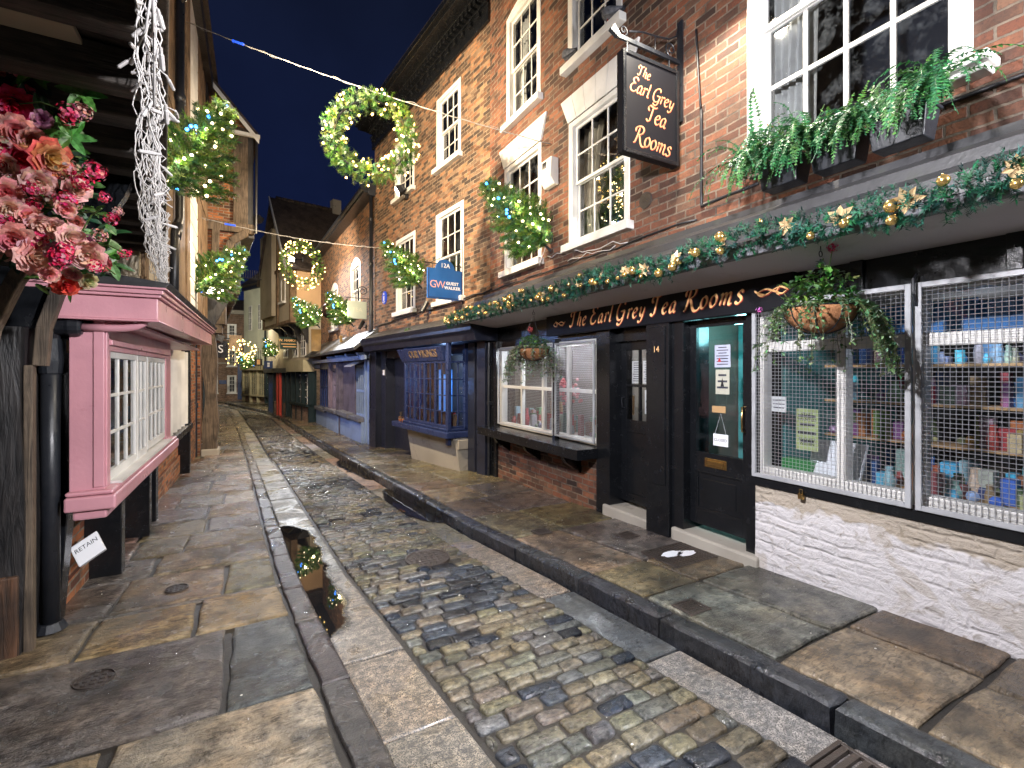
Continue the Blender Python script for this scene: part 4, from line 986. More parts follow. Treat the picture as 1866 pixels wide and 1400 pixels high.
# fixings on the wall
m = MB(); m.tube([(3.66, .0, 3.25), (3.66, .018, 3.25)], .085, 16); m.box(3.63, 3.69, .018, .024, 3.24, 3.27); m.build("iron_vent", M['rust'], B)
def wavy(p0, p1, n, amp, r):
    out = []
    for i in range(n + 1):
        t = i / n; q = Vector(p0).lerp(Vector(p1), t); q.z += r.uniform(-amp, amp); q.y += r.uniform(0, amp * .4); out.append(q)
    return out
r = random.Random(2); m = MB()
m.tube(wavy((2.95, .02, 3.85), (2.95, .02, 3.0), 10, .004, r) + wavy((2.95, .02, 2.97), (2.4, .02, 2.99), 4, .01, r), .013, 6)
m.tube(wavy((7.3, .02, 2.84), (3.0, .02, 2.86), 20, .02, r), .010, 6); m.tube(wavy((2.45, .02, 3.04), (-2, .02, 3.02), 20, .012, r), .012, 6)
m.tube(wavy((3.0, .03, 4.6), (2.95, .03, 3.85), 8, .01, r), .008, 6)
m.build("wall_cable", M['cable_b'], B, smooth=True)
m = MB(); m.tube(wavy((5.5, .03, 3.05), (3.9, .03, 2.88), 14, .03, r), .006, 5); m.tube(wavy((5.45, .03, 3.35), (5.6, .10, 2.95), 6, .02, r), .006, 5); m.tube(wavy((5.0, .05, 2.9), (4.1, .03, 2.86), 9, .03, r), .005, 5)
m.build("wall_cable", M['cable_w'], B, smooth=True)
# gutter + roof edge out of frame
m = MB(); m.box(-3.2, 7.3, .0, .28, HT, HT + .25); m.build("cornice", M['black'], B)
m = MB(); m.prism([(.3, HT + .252), (-5, HT + .252), (-2.4, HT + 3.0)], -3.2, 7.37, 'x'); m.build("roof", M['tile'], B)
# alarm box
t = thing("alarm_box", "white slatted alarm box fixed between two first floor windows of the tea rooms", "alarm box", EG.w(5.40, 0, 3.98), EG.rot)
m = MB(); m.prism([(0, 0), (0, .36), (.12, .36), (.14, .10), (.07, 0)][::-1], -.13, .13, 'x'); c = m.build("casing", M['white'], t, bev=.01)
m = MB()
for k in range(5): m.box(-.02, .08, .125, .1345, .24 + k * .018, .247 + k * .018)
m.build("vent_slots", M['dark_in'], t)
# ================================================================== No 12A: mottled brick house, blue-lit shop
A2 = Fac(3.6, 7.37, -.119, 1)
B = thing("georgian_brick_house", "mottled brick house with a black dentil cornice above the blue lit shop window", "building", (3.6, 7.37, 0), A2.rot)
aw = [(1.03, 2.05, 5.66, 7.1), (3.19, 4.35, 5.70, 7.05), (.92, 2.08, 2.90, 4.72), (3.13, 4.28, 2.90, 4.68)]
m = MB(); wall_holes(m, .0, 5.82, 2.2, 7.9, aw); shell(m, 0, 5.82, -.9, 7.9, 5)
for a, b, c, d in aw: rowlock(m, a, b, d)
m.build("wall", M['brick_12'], B)
sash(B, *aw[0], 3, 2, 2, .10); sash(B, *aw[1], 3, 2, 2, .10); sash(B, *aw[2], 3, 2, 2, .11, curtain='near'); sash(B, *aw[3], 3, 2, 2, .11, curtain='both')
m = MB(); z = 7.55
m.box(-.02, 5.9, .002, .06, z - .02, z + .30); m.box(-.02, 5.92, .06, .10, z + .28, z + .33)
n = 40
for k in range(n):
    x = lerp(.02, 5.8, (k + .5) / n); m.box(x - .042, x + .042, .06, .19, z + .33, z + .44)
    if k % 2: m.box(x - .05, x + .05, .06, .12, z + .14, z + .24)
m.box(-.02, 5.95, .0, .20, z + .44, z + .50).box(-.02, 6.05, .0, .40, z + .50, z + .58).box(-.02, 6.1, .0, .46, z + .58, z + .70)
m.build("cornice", M['black'], B, bev=.008)
m = MB(); m.prism([(.46, z + .702), (-5, z + .702), (-2.3, z + 3.2)], 0, 5.9, 'x'); m.build("roof", M['tile'], B)
m = MB(); m.prism([(.0, 2.52), (.0, 2.45), (.50, 2.27), (.53, 2.29)][::-1], -.25, 5.35, 'x'); m.build("canopy", M['lead'], B)
m = MB(); m.prism([(.0, 2.44), (.0, 1.98), (.45, 1.98), (.48, 2.10), (.54, 2.14), (.54, 2.20), (.57, 2.265), (.5, 2.265)][::-1], -.25, 5.35, 'x'); m.build("shop_fascia", M['blue_black'], B, bev=.006)
m = MB(); gb = zg(10) - .25
m.box(-.05, 5.82, -.5, -.45, gb, 2.2)
m.box(5.40, 5.80, -.3, .12, gb, 1.98).box(5.36, 5.84, .121, .15, gb, .45).box(5.1, 5.4, -.3, -.02, gb, 1.98).box(4.95, 5.02, -.3, .02, gb, 1.98)
m.box(3.3, 4.95, -.45, -.22, gb, 1.98); m.box(-.05, .22, -.3, .14, gb, 1.98).box(.36, .60, -.3, .10, gb, 1.98); m.box(0.2, 5.4, -.3, -.01, 1.80, 1.98)
m.build("shopfront_timber", M['blue_black'], B, bev=.006)
m = MB(); m.box(.22, .36, -.12, -.08, gb, 1.75); d_ = m.build("door", M['cream'], B); m = MB(); m.ball((.27, -.06, .75), .03, 8); m.build("knob", M['brass'], d_, smooth=True)
# blue-lit bay: four lights to the front, canted end, on a heavy sill
fo = .42
bw = MB(); a, b, c, d = .72, 2.75, .42, 1.62
bw.box(a, a + .10, fo - .05, fo + .02, c - .30, 1.98)      # corner post runs down in front
for k in range(1, 5): x = lerp(a + .1, b, k / 4); bw.box(x - .04, x + .03, fo - .06, fo, c, d)
bw.box(a + .1, b, fo - .06, fo - .003, d, d + .04).box(a + .1, b, fo - .06, fo - .003, c, c + .05)
for k in range(4):
    xa, xb = lerp(a + .1, b, k / 4), lerp(a + .1, b, (k + 1) / 4); bw.box((xa + xb) / 2 - .012, (xa + xb) / 2 + .012, fo - .04, fo - .015, c + .05, d)
for q in (1, 2, 3): z = lerp(c, d, q / 4); bw.box(a + .1, b, fo - .035, fo - .018, z - .010, z + .010)
# side light toward the camera
bw.box(a + .02, a + .07, .02, fo - .05, c, c + .04).box(a + .02, a + .07, .02, fo - .05, d, d + .04).box(a + .03, a + .06, .20, .225, c, d).box(a - .02, a + .07, .0, .10, c, 1.98)
for q in (1, 2, 3): z = lerp(c, d, q / 4); bw.box(a + .035, a + .055, .1, fo - .05, z - .01, z + .01)
bw.box(b, b + .05, .0, fo, c, 1.98)
W = bw.build("bay_window", M['blue_lit_paint'], B, bev=.006)
m = MB(); m.quad((b, fo - .03, c), (a + .1, fo - .03, c), (a + .1, fo - .03, d), (b, fo - .03, d)); m.quad((a + .045, .1, c), (a + .045, fo - .05, c), (a + .045, fo - .05, d), (a + .045, .1, d)); m.build("pane", M['glass'], W)
m = MB(); m.box(a - .12, b + .45, .0, fo + .12, .26, .37).box(a, b + .1, .02, fo + .03, .372, .418); m.build("sill", M['blue_lit_paint'], W, bev=.015)
m = MB(); m.hexa([(a + .16, fo - .06, 1.665), (b + .1, fo - .06, 1.665), (b + .1, fo + .02, 1.665), (a + .16, fo + .02, 1.665)], [(a + .16, fo + .0, 1.93), (b + .2, fo + .0, 1.93), (b + .2, fo + .10, 1.93), (a + .16, fo + .10, 1.93)]); bd = m.build("shop_board", M['blue_lit_paint'], B, bev=.008)
put_text("OUR VIKINGS", .21, face_M((1.72, fo + .066, 1.80), (-1, 0, 0), (0, .30, .95)), M['oak_brown'], bd, extr=.006)
m = MB(); m.prism([(.0, .25), (.35, .25), (.20, gb), (.0, gb)][::-1], a - .1, b + .05, 'x'); m.box(a - .14, a + .25, .10, .30, .05, .22); m.build("stall_riser", M['cement'], B, bev=.01)
m = MB(); m.box(1.0, 2.7, -.42, .25, .40, .43)
m.build("shelf", M['blue_lit_paint'], B)
m = MB(); room(m, .7, 3.2, .3, 1.9, -.02, -.43); m.build("interior", M['shop_wall'], B)
M['blue_goods'] = plain("lit_poster", (.10, .28, .55), .5, 0, (.1, .32, .9), .55)
goods_ = MB(); r = random.Random(3)
for k in range(4): goods_.box(1.75 + k * .22, 1.90 + k * .22, -.2, -.19, .5, 1.5 - .1 * (k % 2))
goods_.build("display_panel", M['blue_goods'], B)
gd = MB()
for k in range(30): gd.cur = r.choice([(.4, .05, .04), (.4, .35, .3), (.1, .1, .12), (.35, .2, .1)]); x = r.uniform(.85, 2.6); h = r.uniform(.08, .25); gd.box(x, x + .08, .05, .15, .43, .43 + h)
gd.build("goods", M['goods'], B)
m = MB(); m.box(5.12, 5.24, -.018, -.01, 1.36, 1.50); m.build("notice", M['paper'], B)
t = thing("plant_pot", "small pots of twigs left on the end of the blue lit window sill", "plant pot", A2.w(2.98, .42, .372), A2.rot)
m = MB(); m.lathe([(.035, 0), (.05, .10), (.055, .10), (.05, .09), (.001, .085)], 12); m.lathe([(.03, 0), (.04, .085), (.045, .085), (.001, .08)], 12, 0, Matrix.Translation((-.18, 0, 0))); m.build("pot", M['brick_left'], t)
m = MB(); r = random.Random(9)
for k in range(9): m.tube([(0, 0, .08), (r.uniform(-.04, .04), r.uniform(-.04, .04), .20)], .004, 4)
m.build("twigs", M['oak'], t)
# sagging stucco band and cable above the canopy
r = random.Random(3); m = MB(); m.tube(wavy((5.7, .03, 2.68), (-.1, .03, 2.86), 20, .02, r), .013, 6); m.build("wall_cable", M['cable_b'], B)
t = thing("blue_plaque", "round blue plaque on the brick beside the black downpipe", "plaque", A2.w(5.05, .0, 3.38), A2.rot)
m = MB(); m.lathe([(.001, 0), (.15, 0), (.15, .02), (.14, .03), (.001, .03)], 24, 0, Matrix.Rotation(R(-90), 4, 'X') @ Matrix.Diagonal((1.0, 1.15, 1, 1))); m.build("disc", M['blue_plastic'], t)
m = MB(); m.box(-.03, .03, .03, .034, -.08, .04).box(-.03, .03, .03, .034, .07, .12); m.box(-.09, .09, .03, .034, -.12, -.105); m.build("emblem", M['paper'], t)
t = thing("downpipe", "black cast iron downpipe between the mottled brick house and the arched window house", "downpipe", A2.w(5.86, .09, 0), A2.rot)
m = MB(); m.tube([(0, .0, -.5), (0, 0, 6.3)], .05, 10); m.build("pipe", M['iron'], t, smooth=True)
m = MB()
for z in (0.1, 1.9, 3.0, 4.4, 5.6): m.tube([(0, 0, z - .04), (0, 0, z + .04)], .062, 10)
m.build("collar", M['iron'], t); m = MB(); m.hexa([(-.08, -.08, 6.25), (.08, -.08, 6.25), (.08, .08, 6.25), (-.08, .08, 6.25)], [(-.17, -.1, 6.55), (.17, -.1, 6.55), (.17, .16, 6.55), (-.17, .16, 6.55)]); m.build("hopper", M['iron'], t)

# ================================================================== arched-window house
B3 = Fac(2.91, 13.1, -.045, 1)
B = thing("arched_window_house", "low orange brick house with white arched sash windows and a row of timber shopfronts", "building", (2.91, 13.1, 0), B3.rot)
bw3 = [(1.62, 2.86, 3.25, 4.80), (4.95, 6.25, 3.05, 4.55)]
m = MB(); wall_holes(m, .02, 8.55, 2.1, 6.4, bw3); shell(m, .02, 8.55, -1, 6.4, 5); m.build("wall", M['brick_b3'], B)
for q in bw3: sash(B, *q, 3, 2, 2, .09, arch=.22)
m = MB(); m.prism([(.0, 6.28), (.0, 6.40), (.30, 6.42), (.30, 6.30)], .0, 8.5, 'x'); m.tube([(.0, .32, 6.42), (8.4, .32, 6.42)], .07, 8); m.build("gutter", M['iron'], B)
m = MB(); m.prism([(.28, 6.46), (-5, 6.46), (-2.4, 8.2)], .02, 8.5, 'x'); m.build("roof", M['tile'], B)
m = MB(); m.prism([(.0, 2.62), (.0, 2.5), (.62, 2.02), (.64, 2.10)][::-1], -.3, 8.6, 'x'); m.build("canopy", M['lead'], B)
m = MB(); gb = -1.1
M['pale_blue'] = paint("pale_blue_paint", (.22, .30, .46), .4, .2, .3, 10); M['purple_wood'] = wood("plum_boards", (.06, .05, .07), (.13, .11, .14), .5)
m.box(-.3, 8.4, .30, .36, 1.78, 1.90); 
for k in range(30): x = .3 + k * .10; m.box(x, x + .05, .36, .385, 1.80, 1.89)
for k in range(4): x = .3 + k * 1.5; m.prism([(.0, 2.02), (.40, 1.98), (.36, 1.92), (.0, 1.80)][::-1], x, x + .22, 'x')
m.box(0.15, .55, -.1, .08, gb, 1.78).box(.60, .68, .0, .12, gb, 1.78)
m.build("shop_beam", M['pale_blue'], B, bev=.006)
m = MB(); m.box(-.02, 8.5, -.35, -.3, gb, 2.1); m.box(1.9, 3.6, -.3, .10, .0, 1.78).box(3.62, 3.75, -.3, .22, gb, 1.80); m.build("shopfront_timber", M['purple_wood'], B, bev=.006)
m = MB(); m.box(.7, 3.6, .0, .20, gb, .02); m.box(3.8, 5.8, .0, .25, gb, .02); m.box(5.9, 8.5, 0, .2, gb, -.1); m.build("stall_riser", M['pale_blue'], B, bev=.01)
m = MB(); m.box(.7, 2.0, .0, .28, .02, .14).box(2.0, 3.65, .0, .34, .03, .17).box(3.7, 6.0, .0, .36, .02, .12).box(6.1, 8.4, 0, .3, -.1, .02); m.build("stall_board", M['grey_wood'], B, bev=.01)
m = MB(); a, b = .75, 1.9
for k in range(6): x = lerp(a, b, k / 5); m.box(x - .02, x + .02, .02, .06, .14, 1.65)
m.box(a, b, .02, .055, .85, .92).box(a, b, .02, .055, .14, .2).box(a, b, .02, .055, 1.6, 1.66); W = m.build("window", M['pale_blue'], B); m = MB(); m.quad((b, .03, .14), (a, .03, .14), (a, .03, 1.65), (b, .03, 1.65)); m.build("pane", M['glass'], W)
M['pink_glow'] = plain("lit_pink_display", (.6, .3, .3), .6, 0, (1.0, .40, .30), .9); M['lit_white'] = plain("lit_curtain", (.6, .5, .6), .6, 0, (1.0, .72, .9), 1.0)
m = MB(); a, b = 3.85, 4.9
for k in range(5): x = lerp(a, b, k / 4); m.box(x - .02, x + .02, .10, .14, .12, 1.45)
m.box(a, b, .10, .135, .95, .99).box(a, b, .10, .135, 1.42, 1.48); m.box(a, a + .06, -.3, .28, .12, 1.78).box(b + .35, b + .43, -.3, .28, .12, 1.78).box(b, b + .05, -.3, .2, .12, 1.78).box(a, b + .4, .0, .2, 1.48, 1.78); W = m.build("window", M['purple_wood'], B)
m = MB(); 
for k in range(9): x = lerp(a + .06, b, k / 9); m.box(x, x + .07, -.02, .0, .15, 1.42)
m.build("lit_display", M['lit_white'], W); m = MB(); m.box(b + .07, b + .33, .02, .04, .15, 1.6); m.build("lit_panel", M['pink_glow'], W)
put_text("YE SHOP", .16, face_M(((a + b) / 2, .205, 1.62), (-1, 0, 0), (0, 0, 1)), M['goldleaf'], W, extr=.004)
m = MB(); a, b = 6.2, 8.3
for k in range(6): x = lerp(a, b, k / 5); m.box(x - .03, x + .03, .02, .07, .02, 1.6)
m.box(a, b, .02, .06, .8, .86).box(a, b, .02, .08, 1.55, 1.78); m.build("window", M['blue_lit_paint'], B)
m = MB(); m.prism([(-.02, 1.78), (.42, 1.6), (.42, 1.63), (-.02, 1.84)][::-1], 1.0, 1.9, 'x'); m.build("awning", M['galv'], B)
# ================================================================== jettied plaster house
J = Fac(1.36, 21.6, -.19, 1)
B = thing("jettied_plaster_house", "cream and tan plastered house with a steep dark tiled gable jutting over the street", "building", (1.36, 21.6, 0), J.rot)
W_ = 5.0
m = MB(); m.prism([(0, 3.6), (0, 5.95), (-5, 5.95), (-5, 4.15), (-.5, 4.15)][::-1], .0, .02, 'x'); m.build("side_wall", M['plaster_tan'], B)
m = MB(); m.box(.025, W_, -5, -.03, 4.1, 5.94); m.prism([(.025, 5.94), (W_, 5.94), (W_ / 2, 9.1)], -.3, -.06, 'y'); m.prism([(-.03, 3.55), (-.03, 4.1), (-.75, 4.1)][::-1], .025, W_, 'x'); m.build("wall", M['plaster_cream'], B)
m = MB(); m.box(-.03, .20, -.22, .03, 3.5, 6.1).box(2.1, 2.3, -.2, .04, 3.5, 8.6).box(W_ - .2, W_, -.2, .04, 3.5, 6.1).box(.2, 2.1, -.2, .02, 5.9, 6.05).box(2.3, W_ - .2, -.2, .02, 5.9, 6.05).box(.2, W_ - .2, -.2, .025, 3.5, 3.64)
m.build("timber_frame", M['oak_brown'], B, bev=.01)
m = MB(); m.box(2.7, W_, -.3, .14, 4.0, 8.0); m.build("bay_front", M['plaster_cream'], B)
zr = 9.35; hw = W_ / 2; ez = 5.75
m = MB(); m.add([(-.3, .25, ez), (-.3, -6, ez), (hw, -6, zr), (hw, .25, zr), (-.3, .25, ez - .08), (-.3, -6, ez - .08), (hw, -6, zr - .1), (hw, .25, zr - .1)], [(0, 1, 2, 3), (7, 6, 5, 4), (0, 3, 7, 4), (1, 0, 4, 5)])
m.add([(W_ + .3, .25, ez), (W_ + .3, -6, ez), (hw, -6, zr), (hw, .25, zr), (W_ + .3, .25, ez - .08), (W_ + .3, -6, ez - .08), (hw, -6, zr - .1), (hw, .25, zr - .1)], [(3, 2, 1, 0), (4, 5, 6, 7), (0, 4, 7, 3)])
for k in range(24): y = -.0 - k * .26; m.tube([(hw, y, zr + .02), (hw, y - .22, zr + .02)], .09, 8)
rf = m.build("roof", M['tile'], B); m = MB(); m.box(hw - .2, hw + .2, -2.9, -2.5, zr - .2, zr + .5); m.build("chimney", M['cement'], rf)
m = MB(); m.prism([(0, 0), (.12, 0), (.12, .1), (0, .1)], 0, 1, 'x'); m.v = []; m.f = []; m.m = []; m.c = []
m.hexa([(-.3, .26, ez - .16), (hw, .26, zr - .16), (hw, .26, zr + .04), (-.3, .26, ez + .04)], [(-.3, .31, ez - .16), (hw, .31, zr - .16), (hw, .31, zr + .04), (-.3, .31, ez + .04)]); m.build("bargeboard", M['white'], B)
sash(B, .95, 1.65, 4.5, 5.5, 3, 1, 2, .06, proud=.0, mat='white')
# first floor under the jetty
m = MB(); m.box(.1, W_ + 2.4, -4, -.75, 1.75, 4.05); m.box(.05, W_ + 2.4, -4, -.70, 1.6, 1.78); m.build("wall", M['plaster_cream'], B)
for a in (.5, 1.7, 3.4):
    m = MB(); m.box(a, a + .8, -.749, -.72, 2.1, 3.5); grid_bars(m, a + .08, a + .72, 2.18, 3.42, 3, 4, -.72, -.70, .03); W = m.build("window", M['white'], B)
    m = MB(); m.quad((a + .72, -.715, 2.18), (a + .08, -.715, 2.18), (a + .08, -.715, 3.42), (a + .72, -.715, 3.42)); m.build("pane", M['dark_in'], W)
for x in (.15, 1.25, 2.6, 4.0):
    m = MB(); m.prism([(-.75, 3.55), (-.15, 3.55), (-.45, 3.3), (-.68, 2.7), (-.75, 2.7)][::-1], x, x + .14, 'x'); m.build("bracket", M['oak_dark'], B, bev=.01)
# ground floor shops below
M['red_paint'] = paint("red_door_paint", (.55, .06, .04), .4, .1, .2, 8); M['yellow_paint'] = paint("straw_paint", (.40, .35, .22), .45, .15, .2, 8); M['navy'] = paint("navy_paint", (.02, .05, .16), .4); M['green'] = paint("dark_green_paint", (.010, .022, .025), .4)
m = MB(); m.box(-.1, 2.6, -.9, -.45, 1.45, 1.95); m.build("shop_fascia", M['yellow_paint'], B); m = MB(); m.box(2.6, 7.4, -.9, -.5, 1.4, 1.62); m.build("canopy", M['lead'], B)
m = MB(); m.box(-.1, 7.4, -1.0, -.95, -1.2, 1.5)
for x in (0, 1.0, 1.9, 2.7, 3.6, 4.3, 5.2, 6.1, 7.2): m.box(x, x + .12, -.95, -.70, -1.2, 1.45)
m.box(0, 2.7, -.95, -.60, -.05, .05); m.build("shopfront_timber", M['green'], B)
m = MB(); m.box(.1, 2.6, -.95, -.72, -1.2, -.05).box(3.7, 7.2, -.95, -.74, -1.2, -.1); m.build("stall_riser", M['brick_far'], B)
for a, b in ((.15, .98), (1.15, 1.88), (3.72, 4.28), (5.35, 6.05)):
    m = MB(); m.box(a, b, -.90, -.86, .0, 1.3); W = m.build("pane", M['glass'], B); W.name = "window"; m = MB(); grid_bars(m, a, b, .0, 1.3, 3, 4, -.87, -.84, .035); m.box(a, b, -.87, -.83, 1.26, 1.32); m.build("glazing_bar", M['white'], W)
m = MB(); m.box(4.45, 4.75, -.9, -.6, -.9, 1.4).box(5.0, 5.18, -.9, -.62, -.9, 1.4); m.build("shutter_post", M['red_paint'], B)
m = MB(); m.box(4.75, 5.0, -.9, -.8, -.5, 1.3); m.build("door", M['white'], B)
m = MB(); m.box(6.2, 7.1, -.95, -.7, -.9, 1.3); m.build("door", M['navy'], B)

# ================================================================== pale houses round the bend
def simple_house(name, label, p0, p1, top, mat, shopmat, wins, roofmat='tile', shop=1.9, jet=0.0, over=.3, bay=False):
    F = Fac(*p0, p1[0] - p0[0], p1[1] - p0[1]); L = math.hypot(p1[0] - p0[0], p1[1] - p0[1])
    B = thing(name, label, "building", (*p0, 0), F.rot)
    m = MB(); m.box(0, L, -5, jet, shop, top); m.build("wall", M[mat], B)
    m = MB(); m.box(0, L, -5, -.05, -1.2, shop - .001); m.build("ground_wall", M['brick_far'], B)
    m = MB(); m.prism([(jet + over, top), (jet + over, top + .12), (-2.3, top + 2.4), (-5, top)][::-1], -.05, L + .05, 'x'); m.build("roof", M[roofmat], B)
    m = MB(); m.box(-.02, L + .02, jet + .001, jet + .12, top - .25, top - .003); m.tube([(0, jet + .36, top + .08), (L, jet + .36, top + .08)], .06, 6); m.build("eaves", M['iron'], B)
    for a, b, c, d in wins:
        m = MB(); m.box(a, b, jet + .001, jet + .03, c, d); grid_bars(m, a + .06, b - .06, c + .06, d - .06, 3, 4, jet + .03, jet + .05, .03); W = m.build("window", M['white'], B)
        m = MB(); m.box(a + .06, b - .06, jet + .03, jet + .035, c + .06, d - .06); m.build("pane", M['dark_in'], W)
    m = MB(); n = max(2, int(L / 1.0)); m.box(0, L, -.05, .30, shop - .35, shop - .05)
    for k in range(n + 1): x = lerp(0, L - .12, k / n); m.box(x, x + .12, -.05, .15, -1.0, shop - .35)
    m.box(0, L, -.05, .2, -.30, -.20); m.build("shopfront", M[shopmat], B)
    for k in range(n):
        a = lerp(0, L - .12, k / n) + .16; b = lerp(0, L - .12, (k + 1) / n) - .04
        m = MB(); m.box(a, b, -.04, .02, -.2, shop - .4); W = m.build("window", M['glass'], B); m = MB(); grid_bars(m, a, b, -.2, shop - .4, 3, 4, .02, .05, .035); m.build("glazing_bar", M['white' if shopmat != 'yellow_paint' else 'yellow_paint'], W)
    return B, F
Bq, F5 = simple_house("white_shop_house", "pale plastered house with a black shopfront behind the jutting gable", (1.62, 32.6), (.85, 36.6), 8.0, 'plaster_pale', 'green', [(1.4, 2.1, 4.6, 6.4)])
Bq, F6 = simple_house("white_shop_house", "farthest pale plastered house at the bend with a straw coloured bay shopfront", (.83, 36.7), (-.62, 40.0), 7.6, 'plaster_pale', 'yellow_paint', [(.8, 1.3, 4.4, 6.2), (2.3, 2.8, 4.4, 6.2)])
t = thing("downpipe", "thin black downpipe between the two far pale houses", "downpipe", (.80, 36.55, 0), 0)
m = MB(); m.tube([(-.1, 0, -.7), (-.1, 0, 8)], .06, 8); m.build("pipe", M['iron'], t)
# closing brick house, faces the camera
FF = Fac(1.0, 43.0, -1, 0)
B = thing("far_brick_house", "brick house with white sash windows closing the view at the street end", "building", (1.0, 43.0, 0), FF.rot)
def fw(l, r, t, b):
    s0, z1 = FF.sz(r, t); s1, z0 = FF.sz(l, b); return (min(s0, s1), max(s0, s1), z0, z1)
fwn = [fw(414, 431, 684, 716), fw(414, 431, 637, 667), fw(414, 431, 591, 617), fw(385, 397, 684, 716), fw(360, 378, 637, 667)]
m = MB(); wall_holes(m, -1, 9, -1, 6.2, fwn); shell(m, -1, 9, -1, 6.2, 5); m.build("wall", M['brick_far'], B)
for q in fwn: sash(B, *q, 3, 2, 2, .12, proud=.03)
m = MB(); m.box(-1, 9, .0, .25, 5.95, 6.25); m.box(-1, 9, 0, .06, 2.05, 2.15); m.build("cornice", M['cement'], B)
m = MB(); m.prism([(.3, 6.252), (-5, 6.252), (-2.4, 7.4)], -1, 9, 'x'); m.build("roof", M['tile'], B)
s0, z0 = FF.sz(413, 700); s1, z1 = FF.sz(399, 693); m = MB(); m.box(min(s0, s1), max(s0, s1), .0, .04, min(z0, z1), max(z0, z1)); m.build("name_plate", M['navy'], B)
m = MB(); s0, _ = FF.sz(441, 700); m.box(s0 - .3, s0 + .3, 0, .06, -.75, 2.4); m.build("door", M['navy'], B)
# ================================================================== LEFT SIDE (built in world metres)
def bw_(m, name, mat, B, **k):
    l = B.location; m.v = [(x - l.x, y - l.y, z - l.z) for x, y, z in m.v]; return m.build(name, mat, B, **k)
# ---- L1: old timber building with the joisted jetty beside the camera
B = thing("timber_jetty_building", "old dark timber building whose joisted jetty hangs over the near left pavement", "building", (-1.3, 3.9, 0))
EDG = lambda y: -.135 * y - .02
def bent(m, pts, w_, y0=None, d_=.10):
    """curved sawn timber through world points, w_ wide, d_ deep along Y"""
    for (a, b) in zip(pts, pts[1:]):
        a, b = Vector(a), Vector(b); dv = (b - a).normalized(); sd = Vector((dv.z, 0, -dv.x)).normalized() * w_ / 2; dp = Vector((0, d_ / 2, 0)); e = dv * .004
        A = [a - sd - dp - e, a + sd - dp - e, a + sd + dp - e, a - sd + dp - e]; Bq = [b - sd - dp + e, b + sd - dp + e, b + sd + dp + e, b - sd + dp + e]
        m.hexa(A, Bq)
m = MB(); n = 24
for i in range(n):      # slightly crooked corner post
    za, zb = lerp(-.35, 1.72, i / n), lerp(-.35, 1.72, (i + 1) / n); f = lambda z: -1.165 + .012 * math.sin(z * 3) + .02 * max(0, z - 1.2)
    m.hexa([(-1.95, 3.72, za), (f(za), 3.72, za), (f(za), 4.02, za), (-1.95, 4.02, za)], [(-1.95, 3.72, zb), (f(zb), 3.72, zb), (f(zb), 4.02, zb), (-1.95, 4.02, zb)])
bw_(m, "corner_post", M['oak_dark'], B)
m = MB(); m.box(-1.95, -1.175, 3.70, 4.03, -.3, .30); bw_(m, "post_base", wood("rotten_oak", (.03, .02, .014), (.13, .06, .03), .6), B, bev=.012)
m = MB(); m.box(-1.165, -1.125, 3.74, 3.80, -.3, 1.50); bw_(m, "post_strip", M['oak'], B, bev=.005)
m = MB(); bent(m, [(-1.10, 3.78, 1.50), (-1.085, 3.78, 1.72), (-1.03, 3.78, 1.92), (-.95, 3.78, 2.12), (-.92, 3.78, 2.2)], .062, d_=.07); bw_(m, "brace", M['oak'], B, bev=.006)
m = MB(); bent(m, [(-1.16, 3.15, 1.1), (-1.12, 3.12, 1.40), (-1.06, 3.06, 1.66), (-.96, 3.0, 1.88), (-.88, 2.95, 2.0)], .055, d_=.07); bw_(m, "brace", M['oak'], B, bev=.006)
m = MB(); m.prism([(-1.95, 1.72), (-1.12, 1.72), (-1.04, 1.95), (-.92, 2.2), (-.72, 2.58), (-.66, 2.76), (-1.95, 2.76)], 3.82, 3.90, 'y'); m.box(-1.95, -1.25, 2.0, 3.70, -.3, 2.74); bw_(m, "boarding", M['black'], B)
# upper storey front: its lower edge is the jetty line
m = MB(); y0, y1 = -1.5, 5.9
m.add([(EDG(y0), y0, 2.80), (EDG(y1), y1, 2.80), (EDG(y1), y1, 9), (EDG(y0), y0, 9), (-3.5, y0, 2.95), (-3.5, y1, 2.95), (-3.5, y1, 9), (-3.5, y0, 9)], [(0, 1, 2, 3), (1, 5, 6, 2), (4, 0, 3, 7), (5, 4, 7, 6), (3, 2, 6, 7), (0, 4, 5, 1)])
bw_(m, "upper_wall", M['joist'], B)
m = MB(); m.hexa([(EDG(5.2) - .02, 5.2, 2.82), (EDG(5.2) + .012, 5.2, 2.82), (EDG(5.92) + .012, 5.93, 2.82), (EDG(5.92) - .02, 5.93, 2.82)], [(EDG(5.2) - .02, 5.2, 9), (EDG(5.2) + .012, 5.2, 9), (EDG(5.92) + .012, 5.93, 9), (EDG(5.92) - .02, 5.93, 9)]); bw_(m, "corner_board", M['white'], B)
m = MB(); y = -.9; k = 0; ps = []
while y < 5.9:
    wv = .13 + .03 * math.sin(k * 2.1); zb = 2.66 + .015 * math.sin(k * 3.3); e = EDG(y) + .02
    m.hexa([(-1.9, y - .0, zb), (e - .05, y, zb), (e - .05, y + wv, zb), (-1.9, y + wv, zb)], [(-1.9, y, 2.80), (e, y, 2.80), (e, y + wv, 2.80), (-1.9, y + wv, 2.80)])
    ps.append((y + wv, e)); y += .375; k += 1
bw_(m, "joist", M['joist'], B, bev=.012)
m = MB(); yy = -.9
